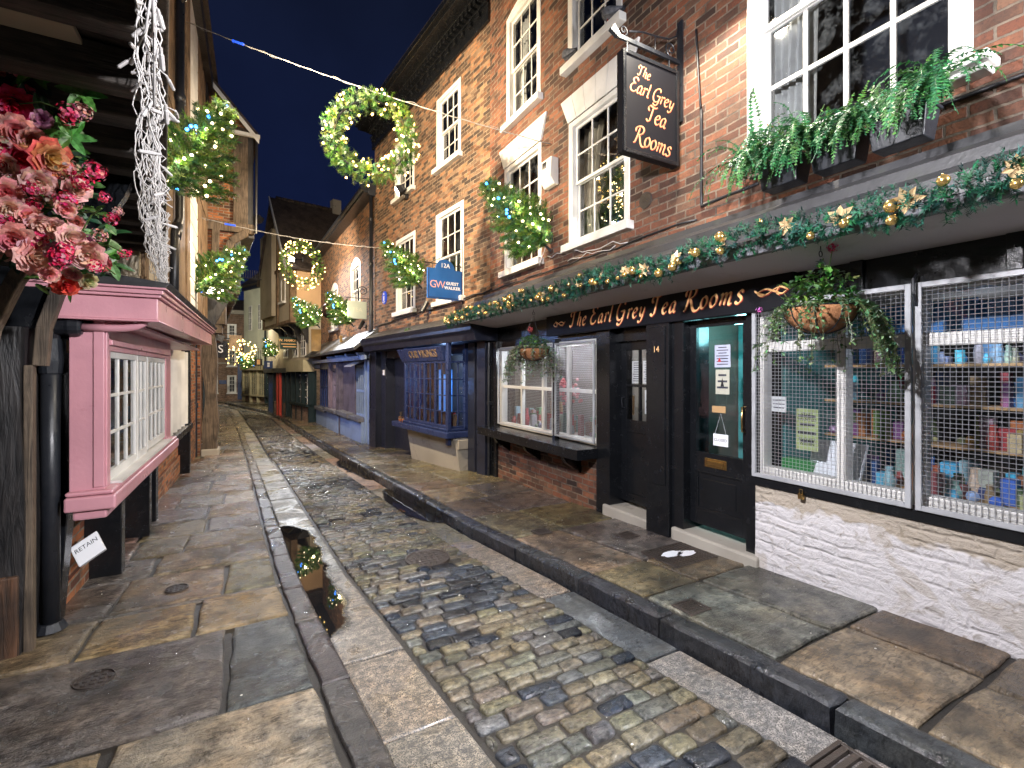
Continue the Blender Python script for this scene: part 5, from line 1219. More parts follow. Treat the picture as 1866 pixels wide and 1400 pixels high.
m.add([(EDG(y0) + .0, y0, 2.70), (EDG(y1), y1, 2.70), (EDG(y1) + .035, y1, 2.70), (EDG(y0) + .035, y0, 2.70), (EDG(y0), y0, 2.86), (EDG(y1), y1, 2.86), (EDG(y1) + .035, y1, 2.86), (EDG(y0) + .035, y0, 2.86)], [(3, 2, 1, 0), (4, 5, 6, 7), (0, 1, 5, 4), (1, 2, 6, 5), (2, 3, 7, 6), (3, 0, 4, 7)])
bw_(m, "edge_beam", M['oak'], B, bev=.008)
for xa_, y_, ex_ in ((-1.3, 2.36, .26), (-1.05, 3.08, .24), (-1.0, 4.23, .10), (-.9, 5.35, .10)):
    m = MB(); m.box(xa_, EDG(y_) - ex_, y_, y_ + .13, 2.765, 2.79); bw_(m, "plaster_strip", M['plaster_cream'], B, bev=.004)
m = MB(); m.prism([(-3.8, 8.9), (.0, 8.9), (-2.4, 10.5)], -1.5, 5.9, 'y'); bw_(m, "roof", M['tile'], B)
# downpipe with the pink branch
t = thing("downpipe", "blue black downpipe on the near timber post with a pink pipe joining it", "downpipe", (-1.115, 3.98, -.15))
m = MB(); m.tube([(0, 0, 0), (0, 0, 1.95)], .047, 14); m.build("pipe", M['iron'], t, smooth=True)
m = MB(); m.tube([(0, 0, 1.60), (0, 0, 1.68), (0, 0, 1.74), (0, 0, 1.82)], [.056, .062, .058, .052], 14); m.tube([(0, 0, 0), (0, 0, .05)], [.085, .06], 14)
m.tube([(0, 0, 1.82), (.015, -.02, 1.88), (.06, -.04, 1.895), (.10, -.05, 1.895)], [.048, .052, .054, .054], 12); m.tube([(.085, -.05, 1.895), (.105, -.05, 1.895), (.15, -.05, 1.895), (.165, -.05, 1.895)], [.052, .06, .058, .045], 14); m.build("collar", M['iron'], t, smooth=False, bev=.003)
m = MB(); m.tube([(.16, -.05, 1.893), (.30, -.05, 1.893), (.38, -.05, 1.897), (.44, -.05, 1.91), (.475, -.05, 1.935), (.485, -.05, 1.965)], .024, 12); m.build("branch_pipe", M['pink'], t, smooth=True)

# ---- L2: the pink shop and the house above it
B = thing("pink_shop_building", "pink painted shopfront with a bay window under a cream and brown timber framed upper floor", "building", (-1.2, 4.0, 0))
m = MB(); m.box(-4, -1.2, 4.2, 13.45, -.9, 2.2); bw_(m, "ground_wall", M['brick_left'], B)
m = MB(); m.box(-4, -1.0, 5.92, 13.42, 2.2, 8.3); bw_(m, "wall", M['plaster_cream'], B)
m = MB()
for a, b in ((6.0, 6.2), (7.0, 8.2), (8.32, 9.2), (9.5, 9.92), (11.3, 12.2), (12.4, 13.42)): m.box(-1.0, -.965, a, b, 2.2, 8.3)
m.box(-1.0, -.94, 5.93, 13.42, 2.2, 2.42).box(-1.0, -.95, 5.93, 13.42, 5.0, 5.2)
bw_(m, "timber_frame", M['oak_brown'], B, bev=.006)
m = MB()
for z in range(7): m.box(-1.0, -.975, 9.95, 11.25, 2.5 + z * .33, 2.81 + z * .33)
for z in range(8): m.box(-1.0, -.97, 9.95, 11.25, 5.25 + z * .36, 5.59 + z * .36)
bw_(m, "weatherboard", M['white'], B, bev=.01)
m = MB(); m.box(-1.0, -.84, 6, 13.5, 8.1, 8.45).box(-1.0, -.93, 12.9, 13.45, 6.2, 8.1); bw_(m, "eaves", M['oak_dark'], B); m = MB(); m.prism([(-.75, 8.452), (-4.2, 8.452), (-2.4, 10.3)], 5.92, 13.48, 'y'); bw_(m, "roof", M['tile'], B)
m = MB(); m.tube([(-.90, 8.0, 8.2), (-.90, 8.0, 3.6), (-.92, 7.7, 3.3), (-.92, 7.55, 2.2)], .055, 12); m.tube([(-.90, 8.0, 5.2), (-.90, 8.0, 5.32)], .068, 12); m.tube([(-.92, 7.7, 3.25), (-.91, 7.85, 3.45)], .068, 12); bw_(m, "downpipe", M['iron'], B, smooth=True)
# cornice and lead
zc = lambda y: 1.80 + .016 * (y - 3.85)
def crown(m, x1, y0, y1, a, b, xb=-1.22):
    m.hexa([(xb, y0, zc(y0) + a), (x1, y0, zc(y0) + a), (x1, y1, zc(y1) + a), (xb, y1, zc(y1) + a)], [(xb, y0, zc(y0) + b), (x1, y0, zc(y0) + b), (x1, y1, zc(y1) + b), (xb, y1, zc(y1) + b)])
m = MB(); crown(m, -.555, 3.86, 8.42, .0, .145); crown(m, -.545, 3.85, 8.43, -.012, .0); crown(m, -.535, 3.83, 8.45, .146, .165); crown(m, -.52, 3.81, 8.47, .166, .195); crown(m, -.50, 3.79, 8.49, .196, .21)
bw_(m, "cornice", M['pink'], B, bev=.005)
m = MB(); x1, y0, y1 = -.51, 3.80, 8.5
m.hexa([(-1.22, y0, zc(y0) + .211), (x1, y0, zc(y0) + .211), (x1, y1, zc(y1) + .211), (-1.22, y1, zc(y1) + .211)], [(-1.22, y0 + .05, zc(y0) + .34), (x1 + .03, y0 + .02, zc(y0) + .245), (x1 + .03, y1 - .02, zc(y1) + .245), (-1.22, y1 - .05, zc(y1) + .34)])
r = random.Random(6)
bw_(m, "lead_roof", M['lead'], B, bev=.004)
# bay body
m = MB(); by0, by1, bx = 3.95, 6.72, -.845
m.box(-1.02, bx, by0, by0 + .03, .70, 1.80).box(bx - .05, bx, by0 + .03, by0 + .14, .70, 1.80).box(bx - .05, bx, 6.40, by1, .70, 1.80)
m.box(bx - .05, bx, by0 + .14, 6.40, 1.60, 1.80).box(bx - .002, bx + .02, by0 + .10, 6.6, 1.64, 1.675).box(-1.2, bx - .05, 6.69, by1, .7, 1.8)
m.box(bx - .001, bx + .012, by0 + .001, by0 + .05, .72, 1.8).box(-.9, bx, by0 - .012, by0, .72, 1.8)
m.box(-1.2, -.70, 3.95, 8.3, 1.77, 1.792)
bw_(m, "bay_panel", M['pink'], B, bev=.004)
m = MB(); m.box(-1.03, -.775, by0 - .07, by1 + .08, .585, .675).box(-1.03, -.79, by0 - .05, by1 + .06, .678, .705); m.box(-1.0, -.83, by0 - .02, by1, .52, .585); bw_(m, "sill", M['pink'], B, bev=.012)
M['win_white'] = M['white']
def case(name, x, ya, yb, za, zb, cols, rows, par, fr=.045):
    m = MB(); m.box(x - .035, x, ya, ya + fr, za, zb).box(x - .035, x, yb - fr, yb, za, zb).box(x - .035, x - .001, ya + fr, yb - fr, za, za + fr * 1.4).box(x - .035, x - .001, ya + fr, yb - fr, zb - fr, zb)
    for i in range(1, cols): y = lerp(ya + fr, yb - fr, i / cols); m.box(x - .03, x - .006, y - .011, y + .011, za + fr * 1.4, zb - fr)
    for j in range(1, rows): z = lerp(za + fr * 1.4, zb - fr, j / rows); m.box(x - .029, x - .008, ya + fr, yb - fr, z - .011, z + .011)
    W = bw_(m, name, M['white'], par, bev=.003); l = par.location
    m = MB(); m.quad((x - .018 - l.x, ya - l.y, za), (x - .018 - l.x, yb - l.y, za), (x - .018 - l.x, yb - l.y, zb), (x - .018 - l.x, ya - l.y, zb)); m.build("pane", M['glass'], W); return W
case("window", bx - .01, 4.10, 4.98, .72, 1.60, 3, 3, B); case("window", bx - .01, 5.00, 5.40, .72, 1.60, 2, 3, B); case("window", bx - .01, 5.44, 6.40, .74, 1.60, 4, 3, B)
m = MB(); m.box(bx - .04, bx + .06, 4.10, 6.38, .706, .722); bw_(m, "inner_sill", M['white'], B)
m = MB(); room(m, 0, 1, 0, 1, 0, 1); m = MB(); m.box(-2.2, -1.25, 4.0, 6.6, .6, .63).box(-1.22, -1.2, 4.2, 6.6, .7, 1.75); bw_(m, "interior", M['shop_wall'], B)
gd = MB(); r = random.Random(12)
for k in range(50): gd.cur = r.choice([(.5, .2, .1), (.1, .25, .45), (.5, .45, .35), (.35, .1, .2), (.6, .55, .5), (.45, .3, .1)]); y = r.uniform(4.15, 6.3); x = r.uniform(-1.1, -.95); h = r.uniform(.08, .3); z0_ = r.choice([.72, 1.05, 1.05]); gd.box(x, x + .03, y, y + r.uniform(.06, .14), z0_, z0_ + h)
bw_(gd, "goods", M['goods'], B)
# black leaning return and notices
m = MB(); m.hexa([(-1.6, 4.12, -.25), (-1.12, 4.12, -.25), (-1.12, 4.25, -.25), (-1.6, 4.25, -.25)], [(-1.6, 4.02, 1.78), (-.965, 4.02, 1.78), (-.965, 4.2, 1.78), (-1.6, 4.2, 1.78)]); bw_(m, "side_boarding", M['black'], B, bev=.006)
m = MB(); m.box(-1.045, -1.0, 4.0, 4.012, 1.585, 1.66); bw_(m, "notice", M['plaster_tan'], B)
m = MB(); m.box(-1.2, -1.17, 4.33, 12, -.6, -.05); bw_(m, "plinth", M['brick_left'], B)
m = MB(); m.box(-1.2, -1.0, 6.85, 7.0, -.3, 1.78).box(-1.2, -.98, 6.9, 10.5, .42, .52).box(-1.2, -1.02, 10.4, 10.55, -.4, 2.0).box(-1.2, -.96, 5.0, 5.12, -.3, .5).box(-1.2, -.96, 6.2, 6.32, -.4, .5); bw_(m, "shopfront_timber", M['black'], B, bev=.006)
m = MB(); n = 14
for k in range(n):
    ya, yb = 7.25 + k * .22, 7.25 + (k + 1) * .22; xa, xb = (-1.02, -1.13) if k % 2 else (-1.13, -1.02)
    m.hexa([(xa - .012, ya, .54), (xa, ya, .54), (xb, yb, .54), (xb - .012, yb, .54)], [(xa - .012, ya, 1.80), (xa, ya, 1.80), (xb, yb, 1.80), (xb - .012, yb, 1.80)])
bw_(m, "folding_shutter", M['white'], B)
pb = at(160, 1000, Y=4.42); t = thing("notice_box", "small white tilted box with handwriting left on the pavement by the pink shop", "box", pb)
Mx = face_M((0, 0, 0), (.80, .30, .52), (-.42, .30, .85)); m = MB(); m.box(-.085, .085, -.075, .075, -.07, 0, 0, Mx); bx_ = m.build("box", M['paper'], t, bev=.005)
put_text("RETAIN", .042, Mx @ Matrix.Translation((0, .025, .001)), M['dark_in'], bx_, extr=.0006)
m = MB(); m.box(-.20, -.13, .05, .12, -.16, .10); m.build("brick_stub", M['brick_left'], t)

# ---- L3: brick-nogged timber house whose side looks at the camera
YA = 13.5
B = thing("jettied_brick_timber_house", "brick and timber house with a jettied gable end rising behind the left fairy light trees", "building", (-1.2, YA, 0))
def skew(m):   # follows the street as it bends left
    m.v = [(x - .075 * max(0, y - YA), y, z) for x, y, z in m.v]; return m
m = MB(); m.box(-5, -1.12, YA, 25, -1.2, 3.42); skew(m); bw_(m, "ground_wall", M['brick_left'], B)
m = MB(); m.box(-5, -.32, YA, 25, 3.42, 5.02); skew(m); bw_(m, "wall", M['brick_left'], B)
m = MB(); m.box(-5, -.06, YA, 25, 5.02, 7.55); m.prism([(-5, 7.55), (-.06, 7.55), (-2.6, 10.3)], YA, YA + .3, 'y'); skew(m); bw_(m, "wall", M['brick_left'], B)
m = MB()
m.box(-.44, -.12, YA - .06, YA + .3, 5.02, 7.5).box(-5, .02, YA - .08, YA + .2, 4.88, 5.12).box(-5, -.30, YA - .05, YA + .2, 3.36, 3.52).box(-1.55, -1.30, YA - .05, YA + .1, -.6, 7.5)
m.box(-.13, .03, YA + .0, 24, 4.9, 5.1)
bent(m, [(-1.32, YA - .04, 5.55), (-1.1, YA - .04, 6.0), (-.85, YA - .04, 6.35), (-.42, YA - .04, 6.62)], .22, d_=.08)
bent(m, [(-.95, YA - .03, 3.45), (-.82, YA - .03, 3.9), (-.80, YA - .03, 4.9)], .16, d_=.1)
bent(m, [(-.62, YA - .05, 3.5), (-.60, YA - .05, 4.2), (-.48, YA - .05, 4.65), (-.15, YA - .05, 4.9)], .17, d_=.12)
skew(m); bw_(m, "timber_frame", M['oak'], B, bev=.015)
m = MB(); m.box(-.42, .02, YA + .05, 24, 4.80, 4.9).box(-.2, .10, YA, 24, 7.35, 7.5).box(-.13, .0, YA - .05, YA + .2, 5.12, 7.4).box(-.42, -.28, YA - .03, YA + .2, 3.5, 4.9); 
for k in range(14): m.box(-.42, -.28, YA + .3 + k * .7, YA + .42 + k * .7, 3.42, 4.8).box(-.2, .0, YA + .3 + k * .7, YA + .42 + k * .7, 5.1, 7.4)
m.prism([(-1.0, 2.2), (-.42, 3.42), (-1.1, 3.42)][::-1], YA - .02, YA + .25, 'y'); skew(m); bw_(m, "jetty_beam", M['oak_dark'], B, bev=.01)
m = MB(); m.box(-.42, -.40, YA + .1, 24, 3.42, 4.8).box(-.20, -.18, YA + .3, 24, 5.1, 7.4); skew(m); bw_(m, "plaster_panel", M['cement'], B)
m = MB(); n = 30
for i in range(n):
    za, zb = lerp(-.6, 2.5, i / n), lerp(-.6, 2.5, (i + 1) / n); f = lambda z: -.93 + .02 * math.sin(z * 2.5); g = lambda z: .14 + .03 * math.sin(z * 4 + 1) + (.05 if z < -.3 else 0)
    m.hexa([(f(za) - g(za), YA + .1, za), (f(za) + g(za), YA + .1, za), (f(za) + g(za), YA + .45, za), (f(za) - g(za), YA + .45, za)], [(f(zb) - g(zb), YA + .1, zb), (f(zb) + g(zb), YA + .1, zb), (f(zb) + g(zb), YA + .45, zb), (f(zb) - g(zb), YA + .45, zb)])
m.box(-1.12, -.68, YA + .05, YA + .5, 2.4, 2.62).box(-1.05, -.60, YA + .03, YA + .5, 2.62, 3.36)
bw_(m, "jetty_post", M['oak'], B)
m = MB(); m.box(-1.12, -.74, YA + .08, YA + .52, -.85, -.42); bw_(m, "post_stone", M['cement'], B, bev=.03)
m = MB(); zt = lambda x: 10.35 + (x + 2.6) * -1.16
P_ = lambda x, y, z: (x, y, z)
m.add([(.12, YA - .25, zt(.12) + .0), (.12, 25, zt(.12)), (-2.6, 25, zt(-2.6)), (-2.6, YA - .25, zt(-2.6)), (.12, YA - .25, zt(.12) + .12), (.12, 25, zt(.12) + .12), (-2.6, 25, zt(-2.6) + .12), (-2.6, YA - .25, zt(-2.6) + .12)], [(0, 1, 2, 3), (7, 6, 5, 4), (0, 3, 7, 4), (1, 0, 4, 5)])
m.add([(-5.3, YA - .25, zt(.12)), (-5.3, 25, zt(.12)), (-2.6, 25, zt(-2.6)), (-2.6, YA - .25, zt(-2.6))], [(0, 1, 2, 3)]); skew(m); bw_(m, "roof", M['tile'], B)
m = MB(); m.add([(.12, YA - .27, zt(.12) - .12), (-2.6, YA - .27, zt(-2.6) - .12), (-2.6, YA - .27, zt(-2.6) + .02), (.12, YA - .27, zt(.12) + .02)], [(0, 3, 2, 1)]); m.box(-.45, .14, YA - .28, YA - .2, 7.22, 7.30); bw_(m, "bargeboard", M['white'], B)
m = MB(); m.tube([(.07, YA - .1, 7.3), (.05, YA - .1, 4.9)], .03, 8); m.tube([(-1.22, YA - .12, 7.2), (-1.22, YA - .12, -.55)], .055, 10)
for z in (.6, 2.2, 4.6): m.tube([(-1.22, YA - .12, z), (-1.22, YA - .12, z + .12)], .075, 10)
m.box(-1.45, -1.22, YA - .1, YA - .05, 4.95, 5.02); bw_(m, "downpipe", M['iron'], B)
m = MB()
for k in range(9): m.tube([(-.30 + k * .055, YA + 1.2, 4.0), (-.30 + k * .055, YA + 1.2, 4.22)], .008, 4)
m.tube([(-.36, YA + 1.2, 4.0), (.2, YA + 1.2, 3.98)], .012, 5); bw_(m, "pigeon_spikes", M['iron'], B)
Bq, F7 = simple_house("left_rear_house", "plain pale house continuing the left side beyond the brick and timber house", (-4.2, 37.5), (-2.05, 25.1), 7.0, 'plaster_pale', 'green', [(2, 2.7, 3.2, 4.6), (6, 6.7, 3.2, 4.6)])
# ================================================================== LAMPS
def floodlight(name, label, head, aim, mount, power, col=(1, .82, .6), size=1.6, blend=.6, rad=.05):
    """wall floodlight: housing, glass, arm, and its own lamp"""
    head = Vector(head); aim = Vector(aim); mount = Vector(mount)
    t = thing(name, label, "floodlight", tuple(mount), 0)
    d = (aim - head).normalized(); q = d.to_track_quat('-Z', 'Y').to_matrix().to_4x4(); L = head - mount
    Mh = Matrix.Translation(L) @ q
    m = MB(); m.hexa([(-.13, -.10, 0), (.13, -.10, 0), (.13, .10, 0), (-.13, .10, 0)], [(-.09, -.07, .16), (.09, -.07, .16), (.09, .07, .16), (-.09, .07, .16)], 0, Mh)
    for k in range(5): m.box(-.1 + k * .05 - .004, -.1 + k * .05 + .004, -.07, .07, .14, .19, 0, Mh)
    m.build("housing", M['iron'], t, bev=.004)
    m = MB(); m.box(-.11, .11, -.08, .08, -.006, -.001, 0, Mh); m.build("lens", M['lamp_glass'], t)
    m = MB(); m.tube([(0, 0, 0), (L.x * .5, L.y * .5, L.z * .2), (L.x, L.y, L.z)], .016, 6); m.box(-.02, .02, -.08, .08, -.1, .1); m.build("bracket", M['iron'], t)
    la = bpy.data.lights.new("lamp", 'SPOT'); la.energy = power; la.color = col; la.shadow_soft_size = rad; la.spot_size = size; la.spot_blend = blend
    o = bpy.data.objects.new("lamp", la); COL.objects.link(o); o.parent = t; o.location = L + d * .03; o.rotation_euler = d.to_track_quat('-Z', 'Y').to_euler()
    return t
M['lamp_glass'] = plain("lamp_lens", (1, .95, .85), .2, 0, (1, .85, .65), 30)
def glow(parent, loc, power, col, rad=.05):
    la = bpy.data.lights.new("lamp", 'POINT'); la.energy = power; la.color = col; la.shadow_soft_size = rad
    o = bpy.data.objects.new("lamp", la); COL.objects.link(o); o.parent = parent; o.location = loc; return o
# ================================================================== SIGNS, WIRES, SMALL THINGS
def o_at(F, s, px):
    """how far out from facade F, at position s, something seen at px stands"""
    a, b, v = ray(px); p = F.w(s, 0); n = F.n       # p + o n = t (a,b)
    det = a * -n[1] + b * n[0]; t = (p.x * -n[1] + p.y * n[0]) / det
    o = ((a * t - p.x) * n[0] + (b * t - p.y) * n[1]); return o, t
def z_at(F, s, px, py): o, t = o_at(F, s, px); return CAMZ + (677 - py) / FPX * t
def scroll(m, c, r, turns, ax, r0=.006, start=0, sgn=1):
    """spiral iron scroll in the plane (ax, z)"""
    pts = []
    for i in range(int(turns * 14) + 1):
        a = start + sgn * i / 14 * 2 * math.pi; q = r * (1 - .8 * i / (turns * 14)); pts.append(Vector(c) + Vector((ax[0] * q * math.cos(a), ax[1] * q * math.cos(a), q * math.sin(a))))
    m.tube(pts, r0, 6)
# ---- tea rooms hanging sign (local: x out from wall, y along the street, z up)
t = thing("hanging_sign", "black hanging sign with copper script reading The Earl Grey Tea Rooms", "sign", (3.6, 3.2, 3.40), R(180))
m = MB(); m.box(.07, .76, -.03, .03, 0, .90); bd = m.build("board", M['sign_black'], t, bev=.003)
m = MB(); f = .035
for y0, y1 in ((-.045, -.03), (.03, .045)): m.box(.07, .07 + f, y0, y1, 0, .90).box(.76 - f, .76, y0, y1, 0, .90).box(.07 + f, .76 - f, y0, y1, 0, f).box(.07 + f, .76 - f, y0, y1, .90 - f, .90)
m.build("frame", M['black'], t, bev=.005)
Rt = Matrix.Rotation(R(-5), 4, 'Z')
Mx = face_M((.415, .0312, .45), (-1, 0, 0), (0, 0, 1))        # seen from -Y world = +y local
for nm, mt, off, z in (("lettering_shade", 'sign_red', (.03, -.03), 0), ("lettering", 'copper', (0, 0), .0012)):
    q = MB()
    for s_, x_, y_, sz in (("The", -.10, .265, .10), ("Earl Grey", -.0, .09, .135), ("Tea", .05, -.12, .16), ("Rooms", .0, -.36, .165)):
        script_line(q, s_, sz, Mx @ Matrix.Translation((x_, y_, z)) @ Rt, 0, .115, .2, off, .98 if s_ == "Earl Grey" else 1.0)
    q.build(nm, M[mt], bd)
m = MB(); zb = 1.0
m.box(.02, .80, -.012, .012, zb, zb + .035); m.box(.0, .02, -.03, .03, .45, 1.42)
for x in (.16, .68): m.tube([(x, 0, .90), (x, 0, zb)], .008, 6)
scroll(m, (.14, 0, zb + .11), .07, 1.4, (1, 0), .007, -1.2); scroll(m, (.72, 0, zb + .09), .045, 1.3, (-1, 0), .006, -1.2)
m.tube([(.02, 0, 1.40), (.06, 0, zb + .26), (.16, 0, zb + .20), (.32, 0, zb + .17), (.5, 0, zb + .15), (.66, 0, zb + .10)], .008, 6); m.tube([(.34, 0, zb + .035), (.34, 0, zb + .165)], .006, 6)
m.prism([(.76, zb + .02), (.84, zb + .10), (.88, zb + .04), (.80, zb)], -.02, .02, 'y')
m.build("iron_bracket", M['iron'], t)
# ---- sign 12A
def hang_sign(name, label, F, s, pxo, pxi, pyt, pyb, mat, pyrail=None, thick=.03, post=None, brk=True):
    oo, to = o_at(F, s, pxo); oi, ti = o_at(F, s, pxi); z1 = (z_at(F, s, pxo, pyt) + z_at(F, s, pxi, pyt)) / 2 if False else z_at(F, s, pxo, pyt); z0 = z_at(F, s, pxo, pyb)
    p = F.w(s, 0, z0); t = thing(name, label, "sign", p, F.rot)      # local y = out
    m = MB(); m.box(-thick / 2, thick / 2, oi, oo, 0, z1 - z0); bd = m.build("board", M[mat], t, bev=.006)
    if brk:
        m = MB(); zr_ = z1 - z0 + .09; m.tube([(0, 0, zr_), (0, oo + .05, zr_)], .010, 6); m.tube([(0, 0, zr_ + .35), (0, oo - .05, zr_)], .006, 6); m.tube([(0, .01, -.05), (0, .01, zr_ + .45)], .014, 6)
        for q in (lerp(oi, oo, .15), lerp(oi, oo, .85)): m.tube([(0, q, z1 - z0), (0, q, zr_)], .006, 5)
        m.build("iron_bracket", M['iron'], t)
    return t, bd, oi, oo, z1 - z0
M['sign_blue'] = paint("sign_blue_paint", (.018, .11, .36), .4, .1, .15, 8); M['pink_letter'] = plain("salmon_letter", (.75, .38, .34), .5); M['sign_pale'] = paint("pale_sign", (.42, .48, .42), .5, .15, .2, 6); M['sign_green'] = paint("bottle_green_sign", (.012, .05, .042), .4, .1, .2, 8)
M['mustard'] = paint("mustard_board", (.55, .33, .10), .5, .15, .2, 6)
t, bd, oi, oo, H = hang_sign("hanging_sign", "blue hanging sign with arched top reading 12A and Guest Walker", A2, .95, 778, 842, 487, 543, 'sign_blue')
cx = (oi + oo) / 2; wd = oo - oi
m = MB(); m.prism([(cx + wd * .27 * math.cos(a * math.pi / 12), H - .01 + wd * .27 * math.sin(a * math.pi / 12)) for a in range(13)], -.0148, .0148, 'x'); m.build("arch", M['sign_blue'], bd)
m = MB(); 
for x in (-.018, .015): m.box(x, x + .004, oi + .015, oi + .03, .02, H - .02).box(x, x + .004, oo - .03, oo - .015, .02, H - .02).box(x, x + .004, oi + .03, oo - .03, .02, .032)
m.build("border", M['navy'], bd)
TM = lambda y, z: face_M((-.0165, y, z), (0, -1, 0), (0, 0, 1))
put_text("12A", wd * .16, TM(cx, H + wd * .09), M['paper'], bd, extr=.001)
put_text("GW", wd * .26, TM(cx + wd * .22, H * .47), M['pink_letter'], bd, extr=.001, space=.8); put_text("GUEST", wd * .105, TM(cx - wd * .20, H * .54), M['paper'], bd, extr=.001, space=1.2, offset=.003); put_text("WALKER", wd * .105, TM(cx - wd * .20, H * .39), M['paper'], bd, extr=.001, space=1.15, offset=.003)
# ---- pale blank sign and its scroll bracket on the arched house
t, bd, oi, oo, H = hang_sign("hanging_sign", "pale green grey square sign on a scrolled bracket by the arched windows", B3, .55, 633, 668, 548, 580, 'sign_pale')
put_text("TEA", .16, TM((oi + oo) / 2, H * .5), M['plaster_pale'], bd, extr=.001); bd.children[-1].name = "faded_lettering" if bd.children else ""
m = MB(); scroll(m, (0, oi + .1, H + .3), .14, 1.6, (0, 1), .012); m.build("scroll", M['iron'], t)
t, bd, oi, oo, H = hang_sign("hanging_sign", "plain mustard coloured board standing out beside the dark round ball", B3, 6.2, 567, 585, 600, 640, 'mustard', brk=False, thick=.05)
t, bd, oi, oo, H = hang_sign("hanging_sign", "small mustard board just above the middle shop canopy", B3, 2.6, 619, 624, 612, 624, 'mustard', brk=False)
t, bd, oi, oo, H = hang_sign("hanging_sign", "dark green shop sign with three gold lines hung across the cream house", J, 1.9, 510, 545, 614, 636, 'sign_green')
TM2 = lambda y, z: face_M((-.017, y, z), (0, -1, 0), (0, 0, 1)); c_ = (oi + oo) / 2
put_text("W. HAMOND", .15, TM2(c_, H * .72), M['goldleaf'], bd, extr=.002, offset=.004)
m = MB()
for q, w_ in ((.42, .36), (.2, .28)): m.box(-.019, -.0165, c_ - w_, c_ + w_, H * q - .02, H * q + .02)
m.build("gold_line", M['goldleaf'], bd)
t, bd, oi, oo, H = hang_sign("hanging_sign", "dark board with yellow lettering hung at the far bend", J, 6.0, 464, 478, 654, 666, 'oak_dark')
m = MB()
for q in (.75, .5, .25): m.box(-.02, -.0165, oi + .1, oo - .1, H * q - .04, H * q + .04)
m.build("lettering", M['goldleaf'], bd)
t, bd, oi, oo, H = hang_sign("hanging_sign", "navy board with pale script hung at the far bend", J, 5.6, 481, 497, 658, 672, 'navy')
m = MB()
for q in (.65, .35): m.box(-.02, -.0165, oi + .15, oo - .15, H * q - .05, H * q + .05)
m.build("lettering", M['paper'], bd)
p = at(429, 636, Y=33); t = thing("hanging_sign", "brown board hung in front of the far brick house", "sign", p, 0); m = MB(); m.box(-.33, .33, -.03, .03, 0, .82); m.build("board", M['oak_brown'], t); m = MB(); m.tube([(-1.2, 0, .9), (.35, 0, .9)], .02, 5); m.build("iron_bracket", M['iron'], t)
p = at(401, 652, Y=20); t = thing("hanging_sign", "small black sign with one white letter beside the stone post", "sign", p, 0); m = MB(); m.box(-.25, .25, -.03, .03, 0, .6); b_ = m.build("board", M['black'], t); put_text("S", .4, face_M((.02, -.032, .3), (1, 0, 0), (0, 0, 1)), M['paper'], b_, extr=.001)
m = MB(); m.tube([(-.6, 0, .7), (.3, 0, .7)], .02, 5); m.build("iron_bracket", M['iron'], t)
# dark ball with a green swag
p = at(600, 567, Y=17.5); t = thing("ornament_ball", "big dark shiny ball with a green swag hanging beside the tilted tree", "ornament", p, 0)
m = MB(); m.ball((0, 0, 0), .27, 20); m.build("ball", plain("dark_mirror_ball", (.05, .03, .025), .15, .8), t, smooth=True); m = MB(); m.tube([(0, 0, .27), (0, 0, .6)], .012, 5); m.build("hook", M['iron'], t)
# ---- small floodlights that hold up the trees (dark stubby fittings)
def spot_fitting(label, F, s, z, tilt=.5):
    t = thing("spot_fitting", label, "light fitting", F.w(s, 0, z), F.rot, "small black spot fittings under the wall trees")
    m = MB(); Mq = Matrix.Translation((0, .14, .05)) @ Matrix.Rotation(tilt, 4, 'X'); m.tube([(0, 0, -.13), (0, 0, .13)], [.045, .06], 10, 0, True, Mq); m.build("can", M['iron'], t, bev=.003)
    m = MB(); m.tube([(0, 0, -.02), (0, .12, .0)], .012, 6); m.box(-.04, .04, 0, .015, -.08, .06); m.build("bracket", M['iron'], t)
spot_fitting("black spot fitting between the white sash windows of the tea rooms", EG, 5.45, 3.32); spot_fitting("black spot fitting left of the blue 12A sign", A2, 2.35, 2.78); spot_fitting("black spot fitting low on the arched window house", B3, .95, 2.75)
# ---- cables across the street
def hang_cable(name, label, a, b, sag, r0=.0055, n=30, wrap=True):
    a, b = Vector(a), Vector(b); t = thing(name, label, "cable", a, 0); m = MB(); rr = random.Random(int(a.y * 10)); pts = []
    for i in range(n + 1):
        q = i / n; p = a.lerp(b, q); p.z -= sag * 4 * q * (1 - q); pts.append(p - a)
    m.tube(pts, r0, 6)
    if wrap:
        pw_ = []
        for i in range(n * 3 + 1):
            q = i / (n * 3); p = a.lerp(b, q); p.z -= sag * 4 * q * (1 - q); an = q * 90; k = r0 * 1.6 + (.02 * max(0, math.sin(q * 31)) ** 6); pw_.append(p - a + Vector((0, math.cos(an) * k, math.sin(an) * k)))
        m.tube(pw_, r0 * .5, 4)
    m.build("wire", M['wire'], t, smooth=True)
    def pt(q): p = a.lerp(b, q); p.z -= sag * 4 * q * (1 - q); return p
    d = (b - a).normalized()
    for q in (.16,) if wrap else (.6,):
        c = pt(q) - a; m = MB(); m.tube([c - d * .10, c - d * .085], .022, 8); m.tube([c + d * .085, c + d * .10], .022, 8); m.tube([c - d * .085, c + d * .085], .018, 8); m.build("connector", M['blue_led'], t)
    return t, pt
M['blue_led'] = plain("lit_blue_connector", (.02, .08, .7), .3, 0, (.02, .12, 1.0), .5)
ca = at(340, 40, X=-.93); cb = at(1003, 263, X=3.58)
T1, cp1 = hang_cable("festoon_cable", "long twisted white cable carrying the big near wreath across the street", ca, cb, .10)
ca2 = at(352, 393, X=-1.1); cb2 = A2.w(4.95, .02, 4.65)
T2, cp2 = hang_cable("festoon_cable", "white cable carrying the second wreath below the big one", ca2, cb2, .12, .006)
